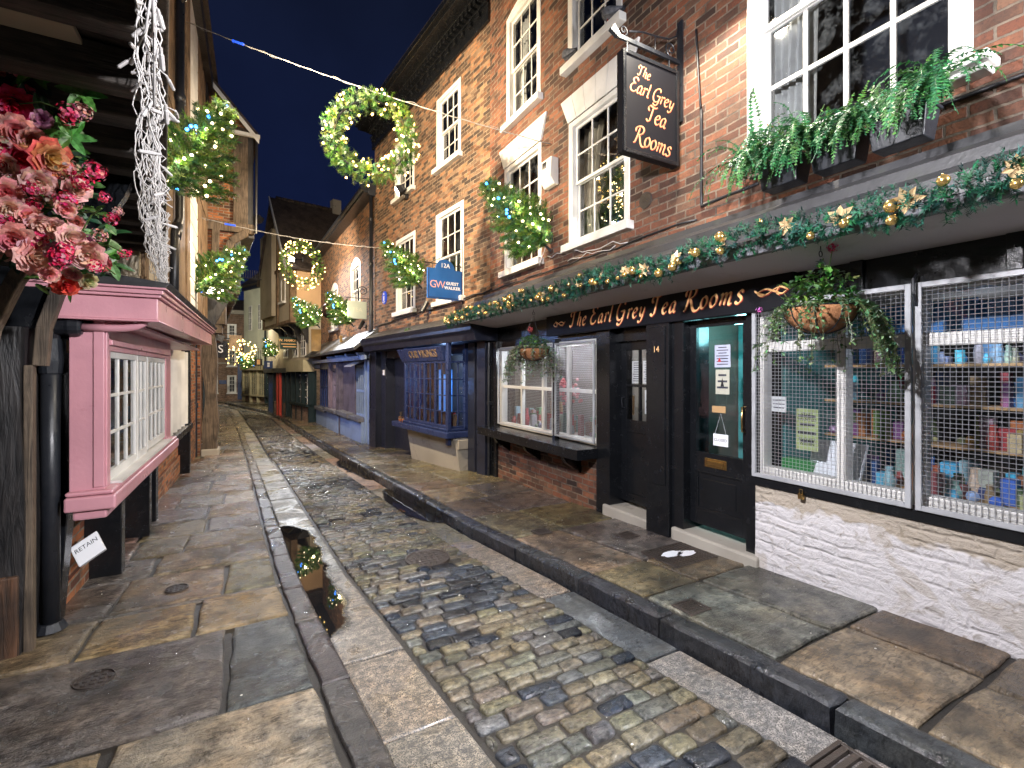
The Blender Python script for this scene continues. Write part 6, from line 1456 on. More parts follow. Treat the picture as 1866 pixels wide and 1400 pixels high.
# icicle lights along the jetty edge
t = thing("icicle_lights", "unlit white icicle light strings bunched along the near jetty edge", "light string", (EDG(3), 3, 2.75))
m = MB(); r = random.Random(21); bulbs = []
L_ = Vector((EDG(3), 3, 2.75)); y = .9
while y < 5.6:
    n_ = 16; ln = r.uniform(.28, .7) if y > 1.6 else .35; x0_ = EDG(y) + .01; x = x0_; yy = y; pts = []
    dx = -r.uniform(.0, .085) * min(1.6, y / 2.2)
    for i in range(n_ + 1):
        q = i / n_; x = x0_ + dx * math.sin(q * math.pi * r.choice((1, 1, 1.2))) + r.uniform(-.006, .006); pts.append(Vector((x, yy + r.uniform(-.012, .012), 2.78 - ln * q + .02)) - L_)
    m.tube(pts, .0017 + .0009 * (y / 3), 5)
    for i in (4, 8, 12, 16):
        if r.random() < .5: bulbs.append((pts[i], r))
    y += r.uniform(.028, .055)
for k in range(26):      # the far bunch that reaches down to the pink roof
    yy = r.uniform(4.7, 5.7); x0_ = EDG(yy) + .02; z1_ = 2.75; z0__ = r.uniform(2.0, 2.25); pts = [Vector((x0_ + r.uniform(-.035, .035), yy + r.uniform(-.03, .03), lerp(z1_, z0__, i / 12))) - L_ for i in range(13)]; m.tube(pts, .004, 4)
    if k % 2: bulbs.append((pts[9], r))
for k in range(30):
    yy = r.uniform(1.3, 4.5); a_ = Vector((EDG(yy), yy, 2.75 - r.uniform(.05, .5))) - L_; b_ = Vector((EDG(yy) - r.uniform(.01, .06), yy + r.uniform(.05, .2), 2.75 - r.uniform(.1, .6))) - L_; c_ = (a_ + b_) / 2 - Vector((0, 0, .05)); m.tube([a_, c_, b_], .003, 4)
m.build("cable", M['cable_w'], t, smooth=True)
mb = MB(); mb.tube([(0, 0, 0), (0, 0, -.016), (0, 0, -.018), (0, 0, -.055), (0, 0, -.060)], [.0045, .0045, .0065, .006, .002], 7); me = None
for i, (p, _) in enumerate(bulbs[:95]):
    if me is None: o = mb.build("bulb", M['cable_w'], t); me = o.data
    else: o = bpy.data.objects.new("bulb", me); COL.objects.link(o); o.parent = t
    o.location = p; o.rotation_euler = (r.uniform(-1.6, 1.6), r.uniform(-1.6, 1.6), 0)

# ---- pigeons on the upper sill
def pigeon(label, s, o_, z, rz):
    t = thing("pigeon", label, "pigeon", EG.w(s, o_, z), rz, "pigeons resting on the upper window sill")
    m = MB(); spine = [(-.20, 0, .035, .006, .022), (-.15, 0, .045, .014, .034), (-.09, 0, .065, .035, .045), (-.03, 0, .085, .058, .060), (.03, 0, .10, .060, .062), (.065, 0, .125, .048, .050), (.08, 0, .155, .032, .034), (.085, 0, .18, .026, .027), (.095, 0, .20, .024, .024), (.115, 0, .203, .014, .015), (.125, 0, .198, .006, .006), (.145, 0, .190, .002, .002)]
    n = 12; vs = []; cols_ = [(.05, .055, .07), (.07, .08, .10), (.13, .14, .16), (.16, .17, .20), (.15, .16, .19), (.07, .10, .10), (.05, .09, .08), (.08, .09, .11), (.09, .10, .12), (.09, .10, .12), (.03, .03, .03)]
    for x, y, z_, ry, rz_ in spine:
        for k in range(n): a = 2 * math.pi * k / n; vs.append((x - (rz_ * .5 * math.sin(a) if x > .04 else 0), ry * math.cos(a), z_ + rz_ * math.sin(a)))
    for i in range(len(spine) - 1):
        m.cur = cols_[i]; b0 = len(m.v)
        if i == 0: base = len(m.v); m.v += vs
        for k in range(n): m.f.append((base + i * n + k, base + i * n + (k + 1) % n, base + (i + 1) * n + (k + 1) % n, base + (i + 1) * n + k)); m.m.append(0); m.c.append(m.cur)
    o = m.build("body", M['leafm'], t, smooth=True); sub(o)
    for sy in (-1, 1):
        m = MB(); m.cur = (.14, .15, .18)
        pts = [(.05, .052, .11, .012, .035), (.0, .062, .095, .014, .048), (-.06, .052, .08, .012, .042), (-.12, .034, .06, .008, .026), (-.18, .015, .045, .004, .010)]; vs = []
        for x, y, z_, ry, rz_ in pts:
            for k in range(8): a = 2 * math.pi * k / 8; vs.append((x, sy * (y + ry * math.cos(a)), z_ + rz_ * math.sin(a)))
        fs = [(i * 8 + k, i * 8 + (k + 1) % 8, (i + 1) * 8 + (k + 1) % 8, (i + 1) * 8 + k) for i in range(4) for k in range(8)]; m.add(vs[:], fs); m.c = [(.05, .05, .06) if i in (10, 11, 18, 19, 26) else (.15, .16, .19) for i in range(len(m.f))]; o = m.build("wing", M['leafm'], t, smooth=True)
        m = MB(); m.ball((.103, sy * .021, .206), .004, 6); m.build("eye", M['sign_red'], t); m = MB(); m.tube([(.01, sy * .02, .05), (.012, sy * .02, .0)], .004, 5); m.tube([(.0, sy * .02, .003), (.035, sy * .02, .003)], .004, 4); m.build("foot", M['sign_red'], t)
    return t
pigeon("pigeon facing up the street on the near end of the upper window sill", 4.18, .045, 5.42, R(95)).scale = (1.15,) * 3
pigeon("pigeon hunched at the far end of the upper window sill", 4.98, .045, 5.42, R(80)).scale = (1.15,) * 3
# ================================================================== GREENERY AND DECORATIONS
def sprig(m, p, d, ln, n, nl, nw, cols, r, droop=0.0, spread=.9):
    """a twig of needles"""
    p = Vector(p); d = Vector(d).normalized(); u = d.orthogonal().normalized(); v = d.cross(u); m.cur = r.choice(cols)
    m.cur = tuple(c * r.uniform(.7, 1.3) for c in m.cur)
    for i in range(n):
        q = (i + r.random()) / n; b = p + d * ln * q; b.z -= droop * q * q; a = r.uniform(0, 6.283); sd = u * math.cos(a) + v * math.sin(a); nd = (d * (1 - spread * .6) + sd * spread).normalized(); e = b + nd * nl * r.uniform(.7, 1.15); w_ = nd.cross(d); w_ = w_.normalized() * nw if w_.length > 1e-4 else u * nw
        k = len(m.v); m.v += [tuple(b - w_), tuple(b + w_), tuple(e)]; m.f.append((k, k + 1, k + 2)); m.m.append(0); m.c.append(m.cur)
M['fir'] = tinted("fir_needles", .45, .35, .2, 30, .25); M['leaf'] = tinted("leaves", .4, .45, .25, 60, .25); M['petal'] = tinted("petals", .6, .25, .18, 70, .3)
M['bulb_warm'] = plain("fairy_bulb_warm", (1, .9, .6), .3, 0, (1, .60, .17), 7.5); M['bulb_white'] = plain("fairy_bulb_white", (1, .95, .85), .3, 0, (1, .80, .44), 8); M['bulb_blue'] = plain("fairy_bulb_blue", (.1, .3, 1), .3, 0, (.03, .25, 1.0), 7)
FIR = [(.09, .19, .03), (.13, .24, .04), (.05, .13, .04), (.15, .25, .06), (.07, .17, .07)]
def bulbs(parent, pts, mat, r0, name="fairy_bulb"):
    me = None
    for p in pts[:98]:
        if me is None: m = MB(); m.ball((0, 0, 0), r0, 8); o = m.build(name, M[mat], parent, smooth=True); me = o.data
        else: o = bpy.data.objects.new(name, me); COL.objects.link(o); o.parent = parent
        o.location = p
def wreath(label, c, xax, Rr=.50, r0=.12, dens=330, nb=80, seed=1, br=.011, power=10):
    r = random.Random(seed); t = thing("fairy_light_wreath", label, "wreath", c, 0, "lit fir wreaths hung on the cables")
    X = Vector(xax).normalized(); Z = Vector((0, 0, 1)); Yv = X.cross(Z)
    m = MB(); bp = []
    for i in range(dens):
        a = r.uniform(0, 6.283); rad = X * math.cos(a) + Z * math.sin(a); tan = -X * math.sin(a) + Z * math.cos(a); b = r.uniform(0, 6.283); off = rad * math.cos(b) + Yv * math.sin(b)
        k = r0 * r.uniform(.2, .75); sprig(m, rad * Rr + off * k, off * .8 + tan * r.uniform(-.9, .9) + rad * .1, r0 * .6, 26, r0 * .36, .0042, FIR, r)
    for i in range(nb):
        a = r.uniform(0, 6.283); b = r.uniform(0, 6.283); rad = X * math.cos(a) + Z * math.sin(a); bp.append(rad * (Rr + r0 * math.cos(b) * 1.12) + Yv * r0 * math.sin(b) * 1.12)
    m.build("fir_foliage", M['fir'], t)
    m = MB(); m.tube([(X * math.cos(a * .2618) + Z * math.sin(a * .2618)) * Rr for a in range(24)], .014, 6, closed=True); m.tube([Z * (Rr), Z * (Rr + r0 + .08)], .006, 5); m.build("hoop", M['iron'], t)
    bulbs(t, bp, 'bulb_warm', br)
    for a in (0.6, 2.7, 4.7): q = (X * math.cos(a) + Z * math.sin(a)) * Rr; glow(t, q + Yv * (r0 + .12), power / 6, (1, .62, .22), .03); glow(t, q - Yv * (r0 + .12), power / 6, (1, .62, .22), .03)
    return t
w1 = at(677, 250, t=6.5); wreath("large lit fir wreath nearest the camera hung against the night sky", w1, (1, -.35, 0), .50, .15, 560, 98, 3, .0155, 46)
w2 = at(551, 483, t=12.6); wreath("second lit wreath in front of the steep tiled roof", w2, (1, .55, 0), .50, .14, 330, 96, 5, .018, 30)
w3 = at(446, 637, t=27); wreath("third lit wreath small in the distance before the white houses", w3, (1, .1, 0), .44, .13, 90, 60, 7, .03, 30)
w4 = at(425, 645, t=31); wreath("farthest lit wreath half hidden before the far brick house", w4, (1, 1.2, 0), .6, .13, 70, 40, 9, .020, 8)
# wall trees: flat little firs tilted out from the walls
def make_tree(seed=4):
    r = random.Random(seed); t = thing("fairy_light_tree", "x", "decorated tree", (0, 0, 0)); m = MB(); L = 1.02; bw = []; bb = []
    for i in range(19):
        h = i / 18; z = L * (.02 + .93 * h); half = .44 * (1 - h) ** .8 + .04
        for sgn in (-1, 1, 0, 0):
            ln = half * r.uniform(.75, 1.12) if sgn else half * .35; yv = r.uniform(-.25, .25) if sgn else r.choice((-1, 1)); d = Vector((sgn, yv, .35 + .2 * r.random())).normalized()
            n = max(2, int(ln / .05))
            for k in range(n):
                p = Vector((0, 0, z)) + d * ln * (k / n)
                for q in range(4): sprig(m, p + Vector((r.uniform(-.02, .02), r.uniform(-.08, .08), r.uniform(-.03, .03))), d + Vector((r.uniform(-.5, .5), r.uniform(-.7, .7), r.uniform(-.3, .5))), .10, 24, .045, .0052, FIR, r)
            if r.random() < .62: bw.append(Vector((0, -.07 if r.random() < .5 else .07, z)) + d * ln * r.uniform(.3, 1.0))
    for i in range(6): h = r.random() * .8; bb.append(Vector((r.uniform(-.4, .4) * (1 - h), r.choice((-.09, .09)), L * h)))
    bb.append(Vector((.0, -.05, L * 1.0)))
    m.build("fir_foliage", M['fir'], t); m = MB(); m.tube([(0, 0, -.12), (0, 0, L)], [.018, .006], 6); m.build("trunk", M['iron'], t)
    bulbs(t, bw, 'bulb_white', .0155); bulbs(t, bb, 'bulb_blue', .017, "blue_bulb")
    for z, x in ((.25, .0), (.6, 0)):
        for y in (-.22, .22): glow(t, (x, y, z), 5, (1, .82, .48), .03)
    return t
TREE0 = make_tree(); used = [False]
def place_tree(label, base, tip, along, sc=1.0):
    t = TREE0 if not used[0] else copy_tree(TREE0); used[0] = True
    base, tip = Vector(base), Vector(tip); Z = (tip - base).normalized(); Y_ = Vector((*along, 0)).normalized(); X = Y_.cross(Z).normalized(); Y_ = Z.cross(X)
    k = (tip - base).length / 1.02 * sc
    t.matrix_world = Matrix(((X.x, Y_.x, Z.x, base.x), (X.y, Y_.y, Z.y, base.y), (X.z, Y_.z, Z.z, base.z), (0, 0, 0, 1))) @ Matrix.Scale(k, 4)
    t["label"] = label; t["group"] = "small lit fir trees tilted out from the walls"; t["category"] = "decorated tree"; return t
place_tree("lit fir tree over the tea room canopy beside the white alarm box", at(992, 446, t=6.37), at(888, 342, t=5.98), (0, 1), 1.04)
place_tree("lit fir tree between the blue plaque and the blue 12A sign", at(762, 518, t=10.0), at(703, 448, t=9.7), (-.1, 1), 1.06)
place_tree("lit fir tree beside the pale square sign and the dark ball", at(640, 590, t=13.2), at(598, 535, t=13.2), (0, 1))
place_tree("lit fir tree below the second wreath at the cream house", at(578, 592, t=17), at(540, 551, t=16.6), (0, 1), 1.15)
place_tree("largest looking lit fir tree, on the near left wall above the icicle strings", at(306, 345, t=5.5), at(408, 205, t=5.74), (0, 1), 1.05)
place_tree("lit fir tree on the left wall above the end of the pink cornice", at(358, 532, t=9.1), at(437, 463, t=9.45), (0, 1), 1.1)
place_tree("far lit fir tree just left of the green shop sign", at(500, 650, t=24), at(484, 620, t=24), (0, 1), 1.1)
place_tree("farthest lit fir tree low before the white houses", at(462, 668, t=28), at(440, 650, t=28), (0, 1), 1.3)
# ---- garland with baubles and gold leaves along the canopy edge
t = thing("christmas_garland", "green tinsel garland with gold baubles and gold poinsettias along the tea room canopy", "garland", (2.9, 7.3, 2.36), EG.rot)
t.rotation_euler = (0, 0, 0); r = random.Random(31); m = MB(); GR = [(.008, .085, .045), (.012, .11, .06), (.006, .05, .035), (.03, .14, .08)]
gc = lambda y: Vector((-.065 + .012 * math.sin(y * 5), y - 7.3, -.045 - .035 * max(0, (2.2 - y) / 1.5) + .02 * math.sin(y * 4.1) + .012 * math.sin(y * 11)))
y = 7.35
while y > -1.3:
    dens = 15
    for k in range(dens):
        a = r.uniform(0, 6.283); off = Vector((math.cos(a), 0, math.sin(a))); p = gc(y) + off * r.uniform(.0, .07)
        if off.x > .6: continue
        sprig(m, p, off + Vector((0, r.uniform(-.8, .8), .15)), .065, 18, .034, .0036, GR, r, spread=.95)
    y -= .045
m.build("tinsel", M['leafm'], t)
mb = None; y = 7.25; n = 0; bl = []
while y > -1.0:
    grp = r.choice((1, 2, 2, 3))
    for k in range(grp):
        a = r.uniform(-2.6, 2.2); bl.append((gc(y + r.uniform(-.06, .06)) + Vector((-.075 - .015 * r.random(), 0, math.sin(a) * .065)), r.choice((.018, .022, .026, .034))))
    y -= r.uniform(.12, .3)
me = None
for p, rr_ in bl[:98]:
    if me is None: q = MB(); q.ball((0, 0, 0), 1, 14); q.tube([(0, 0, .95), (0, 0, 1.2)], .2, 8); o = q.build("bauble", M['gold'], t, smooth=True); me = o.data
    else: o = bpy.data.objects.new("bauble", me); COL.objects.link(o); o.parent = t
    o.location = p; o.scale = (rr_,) * 3; o.rotation_euler = (r.uniform(-.6, .6), r.uniform(-.6, .6), 0)
y = 7.2; me = None
while y > -1.0:
    if me is None:
        q = MB()
        for k in range(7):
            a = k * .8976; d = Vector((0, math.cos(a), math.sin(a))); s_ = Vector((0, -d.z, d.y)); L = r.uniform(.07, .10); q.cur = (.6, .42, .22)
            q.add([(0, 0, 0), d * L * .5 + s_ * .024 + Vector((-.03, 0, 0)), d * L + Vector((-.025, 0, 0)), d * L * .5 - s_ * .024 + Vector((-.03, 0, 0)), d * L * .5 + Vector((-.012, 0, 0))], [(0, 1, 4), (1, 2, 4), (2, 3, 4), (3, 0, 4)])
        q.cur = (.8, .6, .3)
        for k in range(4): q.ball((-.03, .01 * math.cos(k * 1.6), .01 * math.sin(k * 1.6)), .006, 6)
        o = q.build("gold_poinsettia", M['ribbon'], t); me = o.data
    else: o = bpy.data.objects.new("gold_poinsettia", me); COL.objects.link(o); o.parent = t
    o.location = gc(y) + Vector((-.055, 0, r.uniform(-.02, .03))); o.rotation_euler = (r.uniform(0, 6), r.uniform(-.4, .4), r.uniform(-.4, .4)); k = r.uniform(.55, .8); o.scale = (k, k, k); y -= r.uniform(.22, .42)
# ---- leaves and flowers
def leaf(m, p, d, up, ln, wd, col, curl=.25):
    d = Vector(d).normalized(); up = Vector(up); s_ = d.cross(up)
    if s_.length < 1e-4: s_ = d.orthogonal()
    s_.normalize(); up = s_.cross(d).normalized(); m.cur = col; n = 4; vs = []
    for i in range(n + 1):
        q = i / n; w_ = wd * math.sin(math.pi * min(.97, .08 + q * .9)) ** .8 * .5; c = Vector(p) + d * ln * q - up * curl * ln * q * q; vs += [c - s_ * w_ + up * w_ * .35, c, c + s_ * w_ + up * w_ * .35]
    m.add(vs, [(3 * i + k, 3 * i + k + 1, 3 * i + k + 4, 3 * i + k + 3) for i in range(n) for k in (0, 1)])
def rose(m, c, ax, R_, c1, c2, r, layers=6, openness=1.0):
    ax = Vector(ax).normalized(); u = ax.orthogonal().normalized(); v = ax.cross(u); c = Vector(c)
    for L in range(layers):
        f = L / (layers - 1); n = 3 + L // 2 + (1 if L > 2 else 0); rad = R_ * (.18 + .82 * f) * .8; tilt = lerp(.15, 1.05 * openness, f); h = R_ * lerp(.75, .55, f); a0 = r.uniform(0, 6.28)
        for k in range(n):
            a = a0 + k * 6.283 / n; hw = 3.6 / n; m.cur = tuple(lerp(x, y, min(1, max(0, f + r.uniform(-.15, .15)))) * r.uniform(.85, 1.12) for x, y in zip(c1, c2)); vs = []; G = 6
            for i in range(G + 1):
                q = i / G; rr = rad * (.35 + .65 * math.sin(q * 1.4)) + R_ * math.sin(tilt) * q * q * .45; zz = -R_ * .35 * (1 - q) + h * q * math.cos(tilt) * (1.0) + (-.10 * R_ * q ** 3 if f > .4 else 0)
                for j in range(G + 1):
                    w_ = (j / G - .5) * 2; aa = a + w_ * hw * (.25 + .75 * math.sin(math.pi * (.1 + .78 * q))); edge = (w_ * w_) * (-.12 * R_ if q > .7 else 0); rj = rr * (1 + .06 * w_ * w_) + r.uniform(-.006, .006) * R_
                    vs.append(c + (u * math.cos(aa) + v * math.sin(aa)) * rj + ax * (zz + edge))
            m.add(vs, [(i * (G + 1) + j, i * (G + 1) + j + 1, (i + 1) * (G + 1) + j + 1, (i + 1) * (G + 1) + j) for i in range(G) for j in range(G)])
def blossom(m, c, R_, cols, r, n=70, sq=(1, 1, 1), ax=None):
    c = Vector(c)
    for _ in range(n):
        d = Vector((r.gauss(0, 1), r.gauss(0, 1), r.gauss(0, 1))).normalized(); p = c + Vector((d.x * sq[0], d.y * sq[1], d.z * sq[2])) * R_ * r.uniform(.45, 1); s_ = d.orthogonal().normalized(); v = d.cross(s_); k = R_ * r.uniform(.14, .24) if R_ < .05 else .009; m.cur = tuple(x * r.uniform(.7, 1.25) for x in r.choice(cols)); a = r.uniform(0, 6)
        vs = [p] + [p + (s_ * math.cos(a + q * 1.2566) + v * math.sin(a + q * 1.2566)) * k + d * k * .35 for q in range(5)]; m.add(vs, [(0, 1, 2), (0, 2, 3), (0, 3, 4), (0, 4, 5), (0, 5, 1)])
t = thing("flower_display", "big hanging display of pink and red roses with leaves over the near left shopfront", "flowers", (-.75, 2.6, 2.2))
L_ = Vector((-.75, 2.6, 2.2)); r = random.Random(77)
RED = ((.62, .01, .04), (.85, .06, .20)); PEACH = ((.78, .20, .18), (.82, .42, .38)); PALE = ((.80, .50, .38), (.80, .46, .42)); DUSK = ((.70, .16, .18), (.75, .34, .30)); YRED = ((.80, .55, .25), (.75, .10, .10)); GRN = ((.40, .45, .18), (.55, .40, .25)); PUR = ((.42, .12, .25), (.45, .20, .28))
spec = [(32, 288, 33, RED), (92, 288, 30, YRED), (25, 190, 31, RED), (10, 150, 26, ((.75, .05, .16), (.70, .06, .20))), (30, 355, 26, PEACH), (75, 408, 19, PALE), (101, 414, 18, PALE), (128, 432, 20, PALE), (160, 465, 24, PALE), (62, 468, 29, PALE), (28, 438, 27, DUSK), (10, 350, 22, DUSK), (133, 498, 13, ((.7, .25, .3), (.75, .45, .42))), (160, 512, 14, GRN), (120, 518, 20, ((.65, .03, .03), (.70, .10, .06))), (155, 440, 15, PUR), (78, 218, 15, PUR), (30, 240, 26, DUSK), (140, 345, 19, PALE), (40, 325, 22, PEACH), (5, 300, 20, PALE), (30, 118, 18, ((.7, .1, .2), (.8, .3, .4))), (-8, 128, 20, PEACH), (48, 172, 17, ((.6, .02, .08), (.8, .1, .2))), (2, 205, 22, DUSK), (60, 255, 20, PEACH), (70, 330, 22, PALE), (115, 345, 18, PEACH), (75, 488, 16, DUSK), (55, 395, 18, PEACH), (140, 405, 13, PEACH), (185, 478, 15, ((.7, .4, .3), (.5, .05, .1))), (112, 462, 20, PUR), (0, 410, 24, DUSK), (18, 380, 20, PALE), (100, 355, 14, YRED), (0, 95, 14, PEACH), (20, 455, 20, PALE), (90, 500, 14, PEACH), (120, 380, 15, PEACH), (160, 290, 0, None), (46, 258, 16, YRED)]
rr0 = random.Random(5)
for (px, py, rad, cc) in spec:
    if not rad: continue
    tt = 2.02 + rr0.uniform(-.13, .10); p = at(px, py, t=tt); R_ = rad / FPX * tt; toc = (Vector((0, 0, CAMZ)) - p).normalized(); ax = toc + Vector((rr0.uniform(-.4, .7), rr0.uniform(-.3, .3), rr0.uniform(-.8, .2)))
    m = MB(); rose(m, p - L_, ax, R_ * 1.0, cc[0], cc[1], rr0, 6, 1.0 if rad > 18 else .7); m.build("rose", M['petal'], t, smooth=True)
m = MB()
PK = [(.75, .03, .12), (.80, .10, .22), (.60, .02, .08), (.78, .25, .32)]
for k, (px, py, rad) in enumerate([(150, 205, 15), (125, 208, 17), (172, 312, 16), (125, 312, 20), (150, 330, 16), (80, 345, 18), (85, 360, 17), (120, 365, 16), (70, 440, 17), (95, 450, 19), (110, 470, 18), (122, 455, 14), (20, 225, 15), (205, 400, 12), (228, 462, 10), (180, 430, 12), (175, 485, 12), (10, 400, 14), (5, 260, 14), (60, 375, 14), (60, 345, 14), (20, 330, 12), (100, 490, 14), (75, 430, 14), (135, 370, 12), (190, 360, 9), (10, 200, 15), (215, 385, 8), (185, 315, 8), (50, 240, 14)]):
    tt = 1.95 + rr0.uniform(-.12, .12); p = at(px, py, t=tt); blossom(m, p - L_, rad / FPX * tt * 1.15, PK if k % 3 else [(.70, .42, .36), (.62, .30, .28)], rr0, 60)
m.build("blossom_cluster", M['petal'], t)
m = MB(); LG = [(.05, .15, .03), (.09, .22, .05), (.03, .09, .03), (.14, .26, .08), (.02, .06, .03)]
def poly_in(px, py): return px < pw([(80, 45), (130, 90), (200, 135), (330, 160), (400, 200), (480, 225), (530, 150)], py) and 90 < py < 530 and not (py > 478 and px < 55)
for k in range(800):
    px, py = rr0.uniform(-30, 230), rr0.uniform(92, 528)
    if not poly_in(px, py): continue
    tt = 2.10 + rr0.uniform(-.05, .18); p = at(px, py, t=tt) - L_; d = Vector((rr0.uniform(-1, 1), rr0.uniform(-1, .4), rr0.uniform(-1, .5))); leaf(m, p, d, (rr0.uniform(-.5, .5), -1, rr0.uniform(0, 1)), rr0.uniform(.05, .10), rr0.uniform(.022, .038), tuple(c * rr0.uniform(.7, 1.3) for c in rr0.choice(LG)))
for (px, py) in ((130, 250), (108, 130), (35, 100), (60, 130), (90, 100), (150, 170)):
    p = at(px, py, t=2.0) - L_
    for q in range(6): a = q * 1.05; leaf(m, p, (math.cos(a), -.3, math.sin(a) * .9), (0, -1, 0), .085, .036, tuple(c * rr0.uniform(.8, 1.5) for c in LG[1]), .2)
for (a_, b_) in (((35, 190), (112, 200)), ((95, 235), (150, 205)), ((110, 330), (165, 312)), ((130, 390), (205, 400)), ((170, 450), (228, 462)), ((20, 180), (60, 130)), ((150, 420), (185, 380)), ((160, 480), (210, 500))):
    p, q = at(*a_, t=2.0) - L_, at(*b_, t=1.95) - L_; m.cur = (.12, .22, .06); m.tube([p, (p + q) / 2 + Vector((0, 0, .02)), q], .003, 5)
m.build("leaves", M['leaf'], t)
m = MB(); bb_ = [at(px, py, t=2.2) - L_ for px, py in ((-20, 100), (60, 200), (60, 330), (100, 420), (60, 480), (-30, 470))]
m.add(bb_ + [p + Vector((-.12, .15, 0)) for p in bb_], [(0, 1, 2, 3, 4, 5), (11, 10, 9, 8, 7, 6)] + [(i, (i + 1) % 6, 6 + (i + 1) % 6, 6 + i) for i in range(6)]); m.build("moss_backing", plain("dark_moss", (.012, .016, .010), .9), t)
t.name = "flower_display"
# ---- hanging baskets
def basket(label, X, Y, zr_, R_, ztop, seed, style):
    r = random.Random(seed); t = thing("hanging_basket", label, "hanging basket", (X, Y, zr_ - R_ * .8), 0); h = R_ * .8
    m = MB(); prof = [(R_ * math.sin(k / 9 * math.pi / 2) + .001, h - h * math.cos(k / 9 * math.pi / 2)) for k in range(10)]; m.lathe(prof + [(R_ * .9, h), (.001, h * .9)], 24)
    m.build("coir_liner", wood("coir", (.30, .12, .045), (.42, .20, .09), .9, (60, 60, 20), 1.0), t, smooth=True)
    m = MB()
    for k in range(9): a = k * 6.283 / 9; m.tube([((q[0] + .004) * math.cos(a), (q[0] + .004) * math.sin(a), q[1] - .003) for q in prof], .0035, 5)
    m.tube([(R_ * 1.01 * math.cos(k * .2618), R_ * 1.01 * math.sin(k * .2618), h) for k in range(24)], .004, 5, closed=True); m.build("wire_frame", M['iron'], t)
    m = MB(); H = ztop - (zr_ - h)
    for k in range(3): a = k * 2.094 + .5; m.tube([(R_ * math.cos(a), R_ * math.sin(a), h), (0, 0, H - .08)], .0025, 4)
    m.tube([(.018 * math.cos(k * .6283), 0, H - .05 + .018 * math.sin(k * .6283)) for k in range(10)], .003, 5, closed=True); m.tube([(0, 0, H - .03), (0, 0, H)], .003, 5); m.build("chain", M['iron'], t)
    m = MB()
    if style == 1: GC_ = [(.09, .22, .05), (.14, .30, .08), (.07, .16, .05)]; TR = [(.22, .32, .18), (.13, .26, .11)]
    else: GC_ = [(.08, .18, .05), (.14, .26, .08)]; TR = [(.34, .38, .30), (.22, .28, .18)]
    for k in range(420 if style == 1 else 260):      # upright mass
        a = r.uniform(0, 6.283); q = R_ * r.random() ** .6; hh = r.uniform(0, .30 if style == 1 else .2) * (1 - .5 * q / R_); p = (q * math.cos(a), q * math.sin(a), h + hh); leaf(m, p, (r.uniform(-1, 1), r.uniform(-1, 1), r.uniform(-.3, .8)), (0, 0, 1), r.uniform(.025, .055), r.uniform(.02, .042), tuple(c * r.uniform(.6, 1.4) for c in r.choice(GC_)))
    for k in range(95 if style == 1 else 110):       # trailing stems
        a = r.uniform(0, 6.283); L = r.uniform(.14, .42); side = 1.0
        if style == 2 and math.sin(a) < 0 and r.random() < .7: a = -a
        if style == 1 and r.random() < .45: a = r.gauss(-1.1, .4)
        p = Vector((R_ * .9 * math.cos(a), R_ * .9 * math.sin(a), h + .02)); d = Vector((math.cos(a), math.sin(a), .5)); pts = [p.copy()]
        for q in range(9): d.z -= .42; d = d.normalized(); p = p + d * L * (.06 + .02 * q) + Vector((r.uniform(-.008, .008), r.uniform(-.008, .008), 0)); pts.append(p.copy())
        m.cur = (.10, .12, .05); m.tube(pts, .0015, 3)
        for q in pts[1:]:
            for w_ in range(3): leaf(m, q, (r.uniform(-1, 1), r.uniform(-1, 1), r.uniform(-.6, .6)), (0, 0, 1), r.uniform(.016, .034) * (1.0 if style == 1 else 1.35), r.uniform(.012, .024) * (1.0 if style == 1 else 1.35), tuple(c * r.uniform(.7, 1.3) for c in r.choice(TR)))
    if style == 1:
        for pt in ((.02, -.06, h + .36), (-.05, .02, h + .2)): m.cur = (.1, .2, .05); m.tube([(0, 0, h), pt], .003, 4)
    m.build("foliage", M['leaf'], t); m = MB()
    if style == 1: blossom(m, (.02, -.06, h + .37), .036, [(.80, .10, .28)], r, 60); m.build('flower', M['petal'], t); m = MB(); blossom(m, (-.16, .30, h + .01), .022, [(.75, .20, .62)], r, 40)
    else: blossom(m, (-.05, .0, h + .24), .04, [(.60, .12, .14)], r, 40); m.build('flower', M['petal'], t); m = MB(); blossom(m, (.04, .06, h + .1), .02, [(.7, .2, .3)], r, 20)
    m.build("flower", M['petal'], t)
basket("hanging basket nearest the camera with a bright pink geranium before the mesh window", 3.10, 1.66, 1.86, .20, 2.245, 3, 1)
basket("hanging basket with pale trailing leaves by the left mesh window of the tea rooms", 3.10, 5.10, 1.75, .19, 2.245, 4, 2)
# ---- window troughs with ferns
def frond(m, p, d, ln, n, wd, col, r, grav=.5):
    p = Vector(p); d = Vector(d).normalized(); pts = [p.copy()]; st = ln / n
    for i in range(n):
        d.z -= grav / n * 2; d += Vector((r.uniform(-.12, .12), r.uniform(-.12, .12), 0)); d = d.normalized(); p = p + d * st; pts.append(p.copy()); s_ = d.cross(Vector((0, 0, 1)))
        if s_.length < .2: s_ = Vector((r.uniform(-1, 1), r.uniform(-1, 1), 0))
        s_ = (s_.normalized() + Vector((r.uniform(-.5, .5), r.uniform(-.5, .5), r.uniform(-.3, .3)))).normalized(); w_ = wd * math.sin(math.pi * min(.98, .12 + .85 * i / n)) ** .7
        for sg in (-1, 1):
            e = p + s_ * sg * w_ + d * w_ * .35 - Vector((0, 0, w_ * .25)); m.cur = tuple(c * r.uniform(.75, 1.25) for c in col); b1 = p - d * st * .45; b2 = p + d * st * .45; m.add([b1, b2, e], [(0, 1, 2)])
    m.cur = tuple(c * .6 for c in col); m.tube(pts, .0018, 3)
lab = ["black window trough, nearest the camera, with ferns hanging over both ends", "middle black window trough under the large sash window with ferns between", "farthest black window trough with twiggy yellow shrub and ferns"]
